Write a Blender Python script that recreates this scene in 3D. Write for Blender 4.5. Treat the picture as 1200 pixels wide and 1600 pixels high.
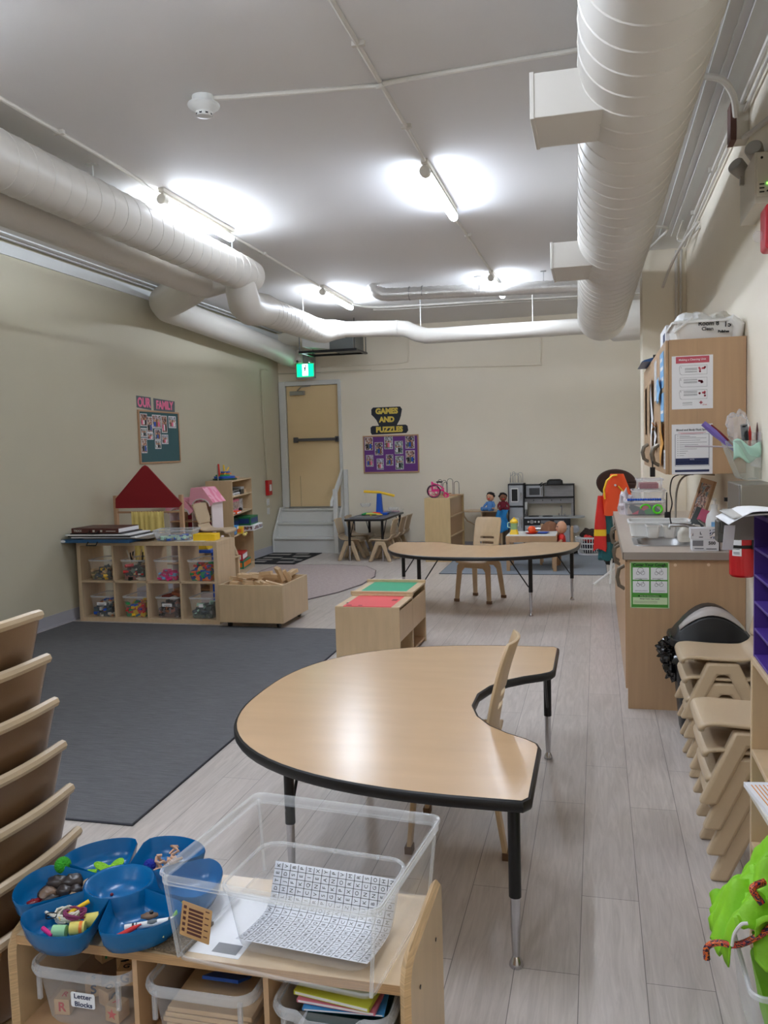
import bpy, bmesh, math, random
from mathutils import Vector, Matrix, noise
R = math.radians
for o in list(bpy.data.objects): bpy.data.objects.remove(o, do_unlink=True)
S = bpy.context.scene
COL = S.collection

# ---------------------------------------------------------------- camera, light, exposure
cam_data = bpy.data.cameras.new('camera'); cam = bpy.data.objects.new('camera', cam_data); COL.objects.link(cam)
cam_data.sensor_fit = 'VERTICAL'; cam_data.sensor_height = 24.0
cam_data.lens = 24.0 * 1315.0 / 1600.0
cam_data.clip_start = 0.02; cam_data.clip_end = 60
def _camera():
    yaw, pit, rol = R(14.28), R(-4.31), R(-1.62)
    cy, sy, cp, sp = math.cos(yaw), math.sin(yaw), math.cos(pit), math.sin(pit)
    f = Vector((-sy*cp, cy*cp, sp)); r = Vector((cy, sy, 0)); u = r.cross(f)
    r2 = r*math.cos(rol) + u*math.sin(rol); u2 = -r*math.sin(rol) + u*math.cos(rol)
    m = Matrix((r2, u2, -f)).transposed().to_4x4(); m.translation = Vector((0, 0, 1.57))
    cam.matrix_world = m
_camera()
S.camera = cam
W = bpy.data.worlds.new('world'); S.world = W; W.use_nodes = True
W.node_tree.nodes['Background'].inputs[0].default_value = (.8, .85, 1, 1)
W.node_tree.nodes['Background'].inputs[1].default_value = 0.02
S.view_settings.view_transform = 'Standard'; S.view_settings.look = 'None'
S.view_settings.gamma = 1; S.view_settings.use_curve_mapping = False
S.view_settings.exposure = 2.16
TUBE_POWER = 26.0
S.cycles.transparent_max_bounces = 32
S.cycles.max_bounces = 10; S.cycles.diffuse_bounces = 8
XL, XR, YB, ZC, YF = -4.92, 0.81, 12.74, 3.45, -3.4

# ---------------------------------------------------------------- materials
MT = {}
def lin(c):
    f = lambda v: v/12.92 if v <= .04045 else ((v+.055)/1.055)**2.4
    return tuple(f(v/255.0) for v in c) + (1.0,)
def new_mat(name):
    m = bpy.data.materials.new(name); m.use_nodes = True; MT[name] = m
    return m, m.node_tree, m.node_tree.nodes['Principled BSDF']
def mat(name, col, rough=.5, metal=0, spec=.5, bump=0, bscale=60, var=0, vscale=6, stretch=(1, 1, 1), coat=0, sheen=0):
    m, nt, p = new_mat(name)
    c = lin(col); p.inputs['Base Color'].default_value = c
    p.inputs['Roughness'].default_value = rough; p.inputs['Metallic'].default_value = metal
    p.inputs['Specular IOR Level'].default_value = spec
    if coat: p.inputs['Coat Weight'].default_value = coat; p.inputs['Coat Roughness'].default_value = .15
    if sheen: p.inputs['Sheen Weight'].default_value = sheen
    tc = nt.nodes.new('ShaderNodeTexCoord'); mp = nt.nodes.new('ShaderNodeMapping')
    nt.links.new(tc.outputs['Object'], mp.inputs[0]); mp.inputs['Scale'].default_value = stretch
    if var:
        n = nt.nodes.new('ShaderNodeTexNoise'); n.inputs['Scale'].default_value = vscale; n.inputs['Detail'].default_value = 5
        nt.links.new(mp.outputs[0], n.inputs['Vector'])
        cr = nt.nodes.new('ShaderNodeValToRGB')
        cr.color_ramp.elements[0].position = .3; cr.color_ramp.elements[1].position = .7
        cr.color_ramp.elements[0].color = tuple(max(0, v*(1-var)) for v in c[:3]) + (1,)
        cr.color_ramp.elements[1].color = tuple(min(1, v*(1+var)) for v in c[:3]) + (1,)
        nt.links.new(n.outputs[0], cr.inputs[0]); nt.links.new(cr.outputs[0], p.inputs['Base Color'])
    if bump:
        n2 = nt.nodes.new('ShaderNodeTexNoise'); n2.inputs['Scale'].default_value = bscale; n2.inputs['Detail'].default_value = 3
        nt.links.new(mp.outputs[0], n2.inputs['Vector'])
        b = nt.nodes.new('ShaderNodeBump'); b.inputs['Strength'].default_value = bump; b.inputs['Distance'].default_value = .01
        nt.links.new(n2.outputs[0], b.inputs['Height']); nt.links.new(b.outputs[0], p.inputs['Normal'])
    return m
def emit(name, col, strength):
    m, nt, p = new_mat(name)
    p.inputs['Base Color'].default_value = lin(col)
    p.inputs['Emission Color'].default_value = lin(col); p.inputs['Emission Strength'].default_value = strength
    return m
def clear(name, col=(235, 240, 245), body=.16, rough=.12, spec=.6, ior=1.16):
    """thin translucent plastic: see-through sheet with some milky body and gloss"""
    m, nt, p = new_mat(name)
    p.inputs['Base Color'].default_value = lin(col); p.inputs['Roughness'].default_value = rough
    p.inputs['Specular IOR Level'].default_value = spec
    out = nt.nodes['Material Output']
    tr = nt.nodes.new('ShaderNodeBsdfTransparent'); tr.inputs[0].default_value = (1, 1, 1, 1)
    mx = nt.nodes.new('ShaderNodeMixShader')
    lw = nt.nodes.new('ShaderNodeLayerWeight'); lw.inputs[0].default_value = .5
    pw = nt.nodes.new('ShaderNodeMath'); pw.operation = 'POWER'; pw.inputs[1].default_value = 4; nt.links.new(lw.outputs['Facing'], pw.inputs[0])
    fr = nt.nodes.new('ShaderNodeMath'); fr.operation = 'MULTIPLY'; fr.inputs[1].default_value = .55; nt.links.new(pw.outputs[0], fr.inputs[0])
    ad = nt.nodes.new('ShaderNodeMath'); ad.operation = 'ADD'; ad.use_clamp = True
    ad.inputs[1].default_value = body
    nt.links.new(fr.outputs[0], ad.inputs[0]); nt.links.new(ad.outputs[0], mx.inputs[0])
    nt.links.new(tr.outputs[0], mx.inputs[1]); nt.links.new(p.outputs[0], mx.inputs[2])
    nt.links.new(mx.outputs[0], out.inputs[0])
    return m
def picture(name, cols, scale=9):
    """printed photograph: patchy colours"""
    m, nt, p = new_mat(name)
    tc = nt.nodes.new('ShaderNodeTexCoord'); n = nt.nodes.new('ShaderNodeTexNoise')
    n.inputs['Scale'].default_value = scale; n.inputs['Detail'].default_value = 2; n.inputs['Distortion'].default_value = 1.2
    nt.links.new(tc.outputs['Object'], n.inputs['Vector'])
    cr = nt.nodes.new('ShaderNodeValToRGB'); cr.color_ramp.interpolation = 'CONSTANT'
    e = cr.color_ramp.elements
    while len(e) < len(cols): e.new(.5)
    for i, c in enumerate(cols):
        e[i].position = 0 if i == 0 else .32 + .36*i/len(cols); e[i].color = lin(c)
    nt.links.new(n.outputs[0], cr.inputs[0]); nt.links.new(cr.outputs[0], p.inputs['Base Color'])
    p.inputs['Roughness'].default_value = .35
    return m
def toyheap(name, cols, scale=28):
    m, nt, p = new_mat(name)
    tc = nt.nodes.new('ShaderNodeTexCoord'); n = nt.nodes.new('ShaderNodeTexVoronoi')
    n.inputs['Scale'].default_value = scale; nt.links.new(tc.outputs['Object'], n.inputs['Vector'])
    sp = nt.nodes.new('ShaderNodeSeparateColor'); nt.links.new(n.outputs['Color'], sp.inputs[0])
    cr = nt.nodes.new('ShaderNodeValToRGB'); cr.color_ramp.interpolation = 'CONSTANT'
    e = cr.color_ramp.elements
    while len(e) < len(cols): e.new(.5)
    for i, c in enumerate(cols): e[i].position = i/len(cols); e[i].color = lin(c)
    nt.links.new(sp.outputs[0], cr.inputs[0]); nt.links.new(cr.outputs[0], p.inputs['Base Color'])
    p.inputs['Roughness'].default_value = .45
    return m

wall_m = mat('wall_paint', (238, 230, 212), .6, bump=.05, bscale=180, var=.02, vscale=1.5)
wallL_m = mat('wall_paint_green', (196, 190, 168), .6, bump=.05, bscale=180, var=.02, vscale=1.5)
ceil_m = mat('ceiling_paint', (222, 221, 221), .75, bump=.06, bscale=120)
white_m = mat('white_paint', (216, 217, 214), .4, bump=.04, bscale=40)
duct_m = mat('duct_paint', (206, 202, 194), .42, bump=.03, bscale=30)
trimw_m = mat('crown_paint', (222, 224, 222), .45)
base_m = mat('baseboard_vinyl', (176, 176, 184), .4)
door_m = mat('door_tan_paint', (228, 202, 156), .4, var=.03, vscale=2)
maple_m = mat('maple_panel', (204, 180, 148), .42, var=.07, vscale=5, stretch=(6, 6, .7), coat=.15)
maplew_m = mat('maple_warm', (184, 150, 114), .42, var=.06, vscale=4, stretch=(8, 8, .5), coat=.1)
birch_m = mat('birch_ply', (200, 174, 138), .4, var=.06, vscale=5, stretch=(5, 5, .8), coat=.15)
plyedge_m = mat('ply_edge', (196, 164, 122), .6, var=.22, vscale=90, stretch=(.15, .15, 4))
lam_m = mat('maple_laminate', (192, 158, 120), .23, var=.035, vscale=3, stretch=(1, 4, 1), spec=.45)
blk_m = mat('black_edge', (22, 22, 24), .35)
blkmet_m = mat('black_metal', (24, 24, 26), .35, metal=.2)
pewter_m = mat('pewter', (120, 112, 100), .38, metal=.7)
chrome_m = mat('chrome', (200, 200, 205), .18, metal=1)
steel_m = mat('brushed_steel', (170, 170, 170), .32, metal=.9)
foil_m = mat('foil_duct', (214, 212, 208), .3, metal=.6, bump=.5, bscale=40)
tan_m = mat('tan_plastic', (186, 164, 134), .38, bump=.05, bscale=250)
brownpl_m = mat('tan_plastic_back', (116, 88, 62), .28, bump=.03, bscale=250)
counter_m = mat('countertop_laminate', (186, 172, 158), .32, var=.05, vscale=60)
counteredge_m = mat('countertop_edge', (150, 140, 130), .4)
blue_m = mat('blue_plastic', (0, 98, 156), .25, spec=.4)
wht_m = mat('white_plastic', (228, 228, 226), .35)
offw_m = mat('off_white_plastic', (205, 200, 188), .45)
paper_m = mat('paper', (232, 232, 234), .7)
red_m = mat('red_paint', (190, 24, 30), .35)
dkred_m = mat('dark_red_felt', (140, 16, 28), .7)
black_m = mat('black', (14, 14, 15), .45)
bag_m = mat('black_bag', (8, 8, 9), .16, spec=.7)
navy_m = mat('navy_ink', (32, 42, 84), .6)
ink_m = mat('black_ink', (25, 25, 28), .6)
grey_m = mat('grey_ink', (120, 120, 124), .7)
pinkink_m = mat('rose_ink', (196, 84, 98), .6)
green_m = mat('green_print', (74, 150, 52), .6)
lgreen_m = mat('pale_green_print', (205, 224, 180), .6)
yellow_m = mat('yellow_card', (232, 206, 92), .6)
charcoal_m = mat('charcoal_card', (44, 48, 58), .7)
slate_m = mat('slate_card', (96, 104, 108), .7)
pinkcard_m = mat('pink_card', (238, 120, 160), .6)
purple_m = mat('purple_board', (112, 62, 138), .8)
purplep_m = mat('purple_card', (78, 46, 150), .6)
teal_m = mat('teal_felt', (62, 98, 102), .85)
frame_m = mat('frame_wood', (190, 152, 118), .5)
lime_m = mat('lime_cloth', (138, 204, 36), .6, bump=.2, bscale=50)
orange_m = mat('orange', (240, 84, 30), .6)
yel_m = mat('yellow_plastic', (244, 200, 40), .35)
toyred_m = mat('toy_red', (214, 44, 40), .35)
toygreen_m = mat('toy_green', (24, 150, 80), .4)
toyblue_m = mat('toy_blue', (24, 84, 190), .35)
toyorange_m = mat('toy_orange', (240, 130, 40), .4)
pink_m = mat('toy_pink', (226, 44, 130), .35)
ltpink_m = mat('pale_pink', (240, 170, 190), .5)
curtain_m = mat('yellow_curtain', (236, 214, 130), .75, bump=.1, bscale=200)
skin_m = mat('doll_skin', (214, 160, 126), .6)
dkskin_m = mat('doll_brown_skin', (140, 92, 66), .6)
hair_m = mat('doll_black_hair', (24, 18, 16), .9, bump=.8, bscale=90)
brhair_m = mat('doll_brown_hair', (128, 86, 60), .9, bump=.6, bscale=120, stretch=(1, 1, .15))
dolljean_m = mat('doll_blue', (90, 140, 196), .8)
fridge_m = mat('grey_silver_paint', (168, 170, 174), .35)
kgrey_m = mat('grey_wood_print', (140, 138, 138), .5, var=.12, vscale=6, stretch=(1, 1, 9))
kblk_m = mat('kitchen_black', (34, 34, 38), .4)
brownhat_m = mat('brown_hat', (62, 42, 34), .85)
tealcloth_m = mat('teal_cloth', (34, 96, 100), .8)
mint_m = mat('mint_plastic', (176, 214, 196), .4)
browncase_m = mat('brown_game_case', (84, 40, 36), .4)
bluecase_m = mat('blue_portfolio', (34, 84, 128), .4)
carpetbrown_m = mat('brown_pile', (134, 116, 94), .95, bump=1, bscale=300, var=.25, vscale=250)
woodblk_m = mat('wood_blocks', (206, 176, 138), .55, var=.08, vscale=8, stretch=(1, 1, 6))
stone_m = mat('dark_stone', (58, 50, 48), .35, var=.3, vscale=30)
stone2_m = mat('brown_stone', (120, 94, 74), .4, var=.2, vscale=30)
string_m = mat('white_string', (225, 220, 205), .9)
kraft_m = mat('kraft_label', (190, 150, 100), .7)
envelope_m = mat('orange_envelope', (214, 152, 64), .6)
pblue_m = mat('pale_blue_card', (128, 182, 226), .6)
clear_m = clear('clear_plastic', body=.10)
clearw_m = clear('clear_plastic_milky', body=.24, rough=.25)
clears_m = clear('clear_plastic_small', body=.16)
rim_m = clear('clear_rim', (235, 238, 242), body=.34, rough=.15)
rimf_m = clear('frosted_rim', (222, 225, 230), body=.30, rough=.2)
bagclear_m = clear('clear_bag', body=.25, rough=.1)
tube_m = emit('tube_light', (228, 239, 255), TUBE_POWER)
exit_m = emit('exit_green', (0, 200, 110), .9)
exitw_m = emit('exit_white', (225, 245, 255), 1.6)
led_m = emit('green_led', (90, 230, 60), 2)
photo_ms = [picture('photo_print_%s' % 'abcdef'[i], c, s) for i, (c, s) in enumerate([
    ([(60, 50, 60), (170, 130, 120), (220, 210, 205), (90, 110, 90)], 22),
    ([(190, 190, 200), (50, 55, 70), (150, 100, 90), (225, 225, 230)], 26),
    ([(70, 90, 60), (200, 190, 200), (120, 60, 60), (210, 190, 170)], 20),
    ([(50, 60, 90), (205, 210, 220), (90, 90, 95), (230, 225, 220)], 24),
    ([(160, 80, 60), (60, 50, 50), (210, 170, 150), (110, 130, 150)], 28),
    ([(60, 110, 90), (210, 215, 215), (40, 50, 60), (190, 160, 150)], 24)])]

def floor_material():
    m, nt, p = new_mat('vinyl_planks'); N = nt.nodes; L = nt.links
    tc = N.new('ShaderNodeTexCoord'); mp = N.new('ShaderNodeMapping'); mp.inputs['Rotation'].default_value = (0, 0, R(90))
    mp.inputs['Location'].default_value = (0, .065, 0)
    L.new(tc.outputs['Object'], mp.inputs[0])
    b = N.new('ShaderNodeTexBrick'); b.offset = .37; b.offset_frequency = 2
    b.inputs['Color1'].default_value = lin((202, 193, 186)); b.inputs['Color2'].default_value = lin((192, 183, 176))
    b.inputs['Mortar'].default_value = lin((128, 121, 116)); b.inputs['Scale'].default_value = 1
    b.inputs['Mortar Size'].default_value = .0016; b.inputs['Brick Width'].default_value = 1.22; b.inputs['Row Height'].default_value = .19
    b.inputs['Mortar Smooth'].default_value = .3
    L.new(mp.outputs[0], b.inputs['Vector'])
    m2 = N.new('ShaderNodeMapping'); m2.inputs['Scale'].default_value = (14, 1.1, 1); L.new(tc.outputs['Object'], m2.inputs[0])
    n = N.new('ShaderNodeTexNoise'); n.inputs['Scale'].default_value = 2.6; n.inputs['Detail'].default_value = 9; n.inputs['Distortion'].default_value = 1.5
    n.inputs['Roughness'].default_value = .65
    L.new(m2.outputs[0], n.inputs['Vector'])
    cr = N.new('ShaderNodeValToRGB'); cr.color_ramp.elements[0].position = .3; cr.color_ramp.elements[1].position = .72
    cr.color_ramp.elements[0].color = (.74, .73, .72, 1); cr.color_ramp.elements[1].color = (1.05, 1.05, 1.05, 1)
    L.new(n.outputs[0], cr.inputs[0])
    mx = N.new('ShaderNodeMix'); mx.data_type = 'RGBA'; mx.blend_type = 'MULTIPLY'; mx.inputs[0].default_value = 1
    L.new(b.outputs['Color'], mx.inputs[6]); L.new(cr.outputs[0], mx.inputs[7]); L.new(mx.outputs[2], p.inputs['Base Color'])
    p.inputs['Roughness'].default_value = .33; p.inputs['Specular IOR Level'].default_value = .45
    bp = N.new('ShaderNodeBump'); bp.inputs['Strength'].default_value = .25; bp.inputs['Distance'].default_value = .003
    L.new(n.outputs[0], bp.inputs['Height']); L.new(bp.outputs[0], p.inputs['Normal'])
    return m
floor_m = floor_material()
def rug_material(name, c1, c2, stretch, scale=3):
    m, nt, p = new_mat(name); N = nt.nodes; L = nt.links
    tc = N.new('ShaderNodeTexCoord'); mp = N.new('ShaderNodeMapping'); mp.inputs['Scale'].default_value = stretch
    L.new(tc.outputs['Object'], mp.inputs[0])
    n = N.new('ShaderNodeTexNoise'); n.inputs['Scale'].default_value = scale; n.inputs['Detail'].default_value = 8; n.inputs['Roughness'].default_value = .8
    L.new(mp.outputs[0], n.inputs['Vector'])
    cr = N.new('ShaderNodeValToRGB'); cr.color_ramp.elements[0].position = .35; cr.color_ramp.elements[1].position = .65
    cr.color_ramp.elements[0].color = lin(c1); cr.color_ramp.elements[1].color = lin(c2)
    L.new(n.outputs[0], cr.inputs[0]); L.new(cr.outputs[0], p.inputs['Base Color'])
    p.inputs['Roughness'].default_value = .95; p.inputs['Specular IOR Level'].default_value = .1
    bp = N.new('ShaderNodeBump'); bp.inputs['Strength'].default_value = .6; bp.inputs['Distance'].default_value = .004
    n3 = N.new('ShaderNodeTexNoise'); n3.inputs['Scale'].default_value = 260; L.new(tc.outputs['Object'], n3.inputs['Vector'])
    L.new(n3.outputs[0], bp.inputs['Height']); L.new(bp.outputs[0], p.inputs['Normal'])
    return m
rug_m = rug_material('grey_rug_pile', (88, 88, 90), (116, 116, 118), (2.2, 42, 1))
rugk_m = rug_material('grey_blue_rug_pile', (118, 124, 132), (142, 147, 153), (12, 12, 1), 6)
rugp_m = rug_material('taupe_rug_pile', (160, 146, 142), (182, 168, 163), (6, 6, 1), 4)
rugedge_m = mat('rug_binding', (52, 52, 58), .9)
rugpedge_m = mat('taupe_rug_binding', (110, 98, 98), .9)

# ---------------------------------------------------------------- mesh helpers
def frame(origin, n):
    """local X right, Y up, Z out of a surface that faces: '-y', '+x', '-x', '+z'"""
    ax = {'-y': ((1, 0, 0), (0, 0, 1), (0, -1, 0)), '+x': ((0, 1, 0), (0, 0, 1), (1, 0, 0)),
          '-x': ((0, -1, 0), (0, 0, 1), (-1, 0, 0)), '+z': ((1, 0, 0), (0, 1, 0), (0, 0, 1))}[n]
    m = Matrix([Vector(a) for a in ax]).transposed().to_4x4(); m.translation = Vector(origin)
    return m
def rrect(w, d, r, n=5, cx=0, cy=0):
    pts = []
    for k, (sx, sy) in enumerate(((1, 1), (-1, 1), (-1, -1), (1, -1))):
        for i in range(n+1):
            a = R(90*k + 90*i/n)
            pts.append((cx + sx*(w/2-r) + r*math.cos(a), cy + sy*(d/2-r) + r*math.sin(a)))
    return pts
def circ(r, n=16, cx=0, cy=0):
    return [(cx+r*math.cos(2*math.pi*i/n), cy+r*math.sin(2*math.pi*i/n)) for i in range(n)]
class MB:
    def __init__(s, m=None):
        s.bm = bmesh.new(); s.mats = []; s.m = m; s.T = Matrix.Identity(4)
    def mi(s, m):
        m = m or s.m
        if m not in s.mats: s.mats.append(m)
        return s.mats.index(m)
    def V(s, p): return s.bm.verts.new(s.T @ Vector(p))
    def F(s, vs, mi):
        try:
            f = s.bm.faces.new(vs); f.material_index = mi; return f
        except ValueError: return None
    def box(s, x0, y0, z0, x1, y1, z1, m=None):
        k = s.mi(m); x0, x1 = min(x0, x1), max(x0, x1); y0, y1 = min(y0, y1), max(y0, y1); z0, z1 = min(z0, z1), max(z0, z1)
        v = [s.V((x, y, z)) for z in (z0, z1) for y in (y0, y1) for x in (x0, x1)]
        for q in ((0, 2, 3, 1), (4, 5, 7, 6), (0, 1, 5, 4), (2, 6, 7, 3), (0, 4, 6, 2), (1, 3, 7, 5)):
            s.F([v[i] for i in q], k)
        return s
    def loft(s, loops, m=None, cap0=True, cap1=True, closed=True, ring=False):
        k = s.mi(m); L = [[s.V(p) for p in lp] for lp in loops]; n = len(L[0])
        pairs = list(zip(L[:-1], L[1:]))
        if ring: pairs.append((L[-1], L[0]))
        for a, b in pairs:
            for i in range(n if closed else n-1):
                j = (i+1) % n
                s.F([a[i], a[j], b[j], b[i]], k)
        if not ring:
            if cap0: s.F(L[0][::-1], k)
            if cap1: s.F(L[-1], k)
        return s
    def prism(s, poly, z0, z1, m=None, M=None):
        T = s.T
        if M is not None: s.T = T @ M
        s.loft([[(x, y, z0) for x, y in poly], [(x, y, z1) for x, y in poly]], m)
        s.T = T; return s
    def stube(s, pts, r, n=8, m=None, k=6): return s.tube(smooth(pts, k), r, n, m)
    def tube(s, pts, r, n=8, m=None, caps=True, ring=False, squash=1):
        pts = [Vector(p) for p in pts]; N = len(pts); loops = []
        rr = r if isinstance(r, (list, tuple)) else [r]*N
        tang = []
        for i in range(N):
            if ring: t = pts[(i+1) % N]-pts[i-1]
            else: t = pts[min(i+1, N-1)]-pts[max(i-1, 0)]
            tang.append(t.normalized() if t.length > 1e-9 else Vector((0, 0, 1)))
        ref = Vector((0, 0, 1)) if abs(tang[0].z) < .9 else Vector((1, 0, 0))
        u = tang[0].cross(ref).normalized()
        for i in range(N):
            t = tang[i]; u = (u-t*u.dot(t))
            u = u.normalized() if u.length > 1e-6 else t.orthogonal().normalized()
            v = t.cross(u)
            loops.append([pts[i]+(u*math.cos(2*math.pi*k/n)+v*squash*math.sin(2*math.pi*k/n))*rr[i] for k in range(n)])
        s.loft(loops, m, caps, caps, ring=ring); return s
    def cyl(s, p0, p1, r, n=16, m=None, r1=None):
        return s.tube([p0, p1], [r, r if r1 is None else r1], n, m)
    def lathe(s, prof, c=(0, 0, 0), n=20, m=None, M=None, caps=True):
        T = s.T; s.T = T @ Matrix.Translation(c) @ (M if M is not None else Matrix.Identity(4))
        s.loft([[(max(r, 1e-4)*math.cos(2*math.pi*k/n), max(r, 1e-4)*math.sin(2*math.pi*k/n), z) for k in range(n)] for r, z in prof], m, caps, caps)
        s.T = T; return s
    def ell(s, c, r, n=12, m=None, jit=0, seed=0, M=None, fq=0):
        if not isinstance(r, (tuple, list)): r = (r, r, r)
        loops = []
        MM = M if M is not None else Matrix.Identity(3)
        for i in range(1, n):
            a = math.pi*i/n; lp = []
            for k in range(n+4):
                b = 2*math.pi*k/(n+4)
                d = Vector((math.sin(a)*math.cos(b), math.sin(a)*math.sin(b), -math.cos(a)))
                q = 1 + (jit*noise.noise(d*2.1+Vector((seed*7.3, seed, 0))) if jit else 0)
                if fq: q = 1+jit*(abs(noise.noise(d*fq+Vector((seed*3.3, 0, 1))))-.25)+jit*.5*(abs(noise.noise(d*fq*2.6+Vector((seed, 2, 5))))-.25)
                p = MM @ Vector((d.x*r[0]*q, d.y*r[1]*q, d.z*r[2]*q)); lp.append(Vector(c)+p)
            loops.append(lp)
        return s.loft(loops, m)
    def grid(s, fn, nu, nv, m=None, thick=0):
        k = s.mi(m)
        P = [[Vector(fn(i/nu, j/nv)) for j in range(nv+1)] for i in range(nu+1)]
        G = [[s.V(p) for p in row] for row in P]
        for i in range(nu):
            for j in range(nv): s.F([G[i][j], G[i+1][j], G[i+1][j+1], G[i][j+1]], k)
        return s
    def build(s, name, parent=None, bevel=0, solid=0, sub=0, label=None, ang=38, seg=2, offs=0):
        bmesh.ops.recalc_face_normals(s.bm, faces=s.bm.faces)
        for f in s.bm.faces: f.smooth = True
        for e in s.bm.edges:
            if len(e.link_faces) == 2 and e.calc_face_angle(0) > R(ang): e.smooth = False
        me = bpy.data.meshes.new(name); s.bm.to_mesh(me); s.bm.free()
        for m in s.mats: me.materials.append(m)
        o = bpy.data.objects.new(name, me); COL.objects.link(o)
        if parent: o.parent = parent
        if label: o['label'] = label
        if solid:
            d = o.modifiers.new('solid', 'SOLIDIFY'); d.thickness = solid; d.offset = offs
        if sub:
            d = o.modifiers.new('sub', 'SUBSURF'); d.levels = sub; d.render_levels = sub
        if bevel:
            d = o.modifiers.new('bevel', 'BEVEL'); d.width = bevel; d.segments = seg; d.limit_method = 'ANGLE'; d.angle_limit = R(40)
        return o
def tag(o, label, cat, group=None):
    o['label'] = label; o['category'] = cat
    if group: o['group'] = group
    return o
def struct(o): o['kind'] = 'structure'; return o
def stuff(o): o['kind'] = 'stuff'; return o
def thing(name, label, cat, loc=(0, 0, 0), rz=0, group=None, sc=1):
    o = bpy.data.objects.new(name, None); COL.objects.link(o); o.empty_display_size = .1
    o.location = loc; o.rotation_euler = (0, 0, rz); o.scale = (sc, sc, sc)
    return tag(o, label, cat, group)
def dup(root, loc=None, rz=None, label=None, group=None, sc=None):
    r = root.copy(); COL.objects.link(r)
    if loc is not None: r.location = loc
    if rz is not None: r.rotation_euler = (0, 0, rz)
    if sc is not None: r.scale = (sc, sc, sc)
    if label: r['label'] = label
    if group: r['group'] = group
    for ch in list(root.children):
        c = ch.copy(); COL.objects.link(c); c.parent = r
        for g in list(ch.children):
            d = g.copy(); COL.objects.link(d); d.parent = c
    return r
GL = {}
def text_verts(mb, s, size, M, m, bold=0, extr=.0004, align='CENTER', sx=1):
    key = (s, round(size, 5), bold, extr, align)
    k = mb.mi(m); T = mb.T @ M @ Matrix.Diagonal((sx, 1, 1, 1))
    if key in GL:
        vs = [mb.bm.verts.new(T @ c) for c in GL[key][0]]
        for p in GL[key][1]: mb.F([vs[i] for i in p], k)
        return
    cu = bpy.data.curves.new('t', 'FONT'); cu.body = s; cu.size = size; cu.extrude = extr; cu.offset = bold
    cu.align_x = align; cu.align_y = 'CENTER'; cu.resolution_u = 3
    ob = bpy.data.objects.new('t', cu); COL.objects.link(ob)
    dg = bpy.context.evaluated_depsgraph_get(); me = bpy.data.meshes.new_from_object(ob.evaluated_get(dg))
    GL[key] = ([v.co.copy() for v in me.vertices], [tuple(p.vertices) for p in me.polygons])
    vs = [mb.bm.verts.new(T @ v.co) for v in me.vertices]
    for p in me.polygons: mb.F([vs[i] for i in p.vertices], k)
    bpy.data.objects.remove(ob); bpy.data.curves.remove(cu); bpy.data.meshes.remove(me)
def smooth(P, n=6):
    P = [Vector(p) for p in P]; Q = [P[0]*2-P[1]]+P+[P[-1]*2-P[-2]]; out = []
    for i in range(1, len(Q)-2):
        a, b_, c, d = Q[i-1:i+3]
        for k in range(n):
            t = k/n; out.append(.5*((2*b_)+(c-a)*t+(2*a-5*b_+4*c-d)*t*t+(3*b_-a-3*c+d)*t**3))
    return out+[P[-1]]
def at(x, y, z=0): return Matrix.Translation((x, y, z))
def arcpts(c, r, a0, a1, n=6, plane='xz'):
    out = []
    for i in range(n+1):
        a = R(a0+(a1-a0)*i/n); u, v = r*math.cos(a), r*math.sin(a)
        out.append({'xz': (c[0]+u, c[1], c[2]+v), 'yz': (c[0], c[1]+u, c[2]+v), 'xy': (c[0]+u, c[1]+v, c[2])}[plane])
    return out

# ---------------------------------------------------------------- room shell
b = MB(floor_m); b.box(XL-.1, YF-.1, -.1, XR+.1, YB+.1, 0); struct(b.build('floor'))
b = MB(ceil_m); b.box(XL-.1, YF-.1, ZC, XR+.1, YB+.1, ZC+.1); struct(b.build('ceiling'))
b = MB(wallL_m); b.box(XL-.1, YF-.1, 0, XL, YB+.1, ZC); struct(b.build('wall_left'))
b = MB(wall_m); b.box(XR, YF-.1, 0, XR+.1, YB+.1, ZC); b.box(.42, 8.32, 0, XR, 8.72, ZC-.12); struct(b.build('wall_right', bevel=.004))
DX0, DX1, DZ0, DZ1 = -4.80, -3.93, .67, 2.60
b = MB(wall_m)
b.box(XL, YB, 0, DX0, YB+.12, ZC); b.box(DX1, YB, 0, XR, YB+.12, ZC); b.box(DX0, YB, DZ1, DX1, YB+.12, ZC); b.box(DX0, YB, 0, DX1, YB+.12, DZ0)
struct(b.build('wall_back'))
b = MB(wall_m); b.box(XL, YF-.1, 0, XR, YF, ZC); struct(b.build('wall_front'))
b = MB(base_m); b.box(XL, YF, 0, XL+.008, YB, .115); b.box(XL, YF, 0, XL+.016, YB, .018); struct(b.build('baseboard_left'))
b = MB(base_m); b.box(-3.8, YB-.008, 0, XR, YB, .115); struct(b.build('baseboard_back'))
b = MB(trimw_m); b.box(XL, YF, ZC-.13, XL+.02, YB, ZC-.03); struct(b.build('trim_1'))
b = MB(trimw_m); b.box(XL+.16, YF, ZC-.012, XL+.175, YB, ZC); b.box(XL+.065, YF, ZC-.016, XL+.085, YB, ZC); struct(b.build('trim_2'))
b = MB(trimw_m); b.box(.675, YF, ZC-.02, .745, 8.3, ZC); b.box(.57, YF, ZC-.010, .578, 8.3, ZC); b.box(.632, YF, ZC-.010, .64, 8.3, ZC); struct(b.build('trim_3'))
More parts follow.
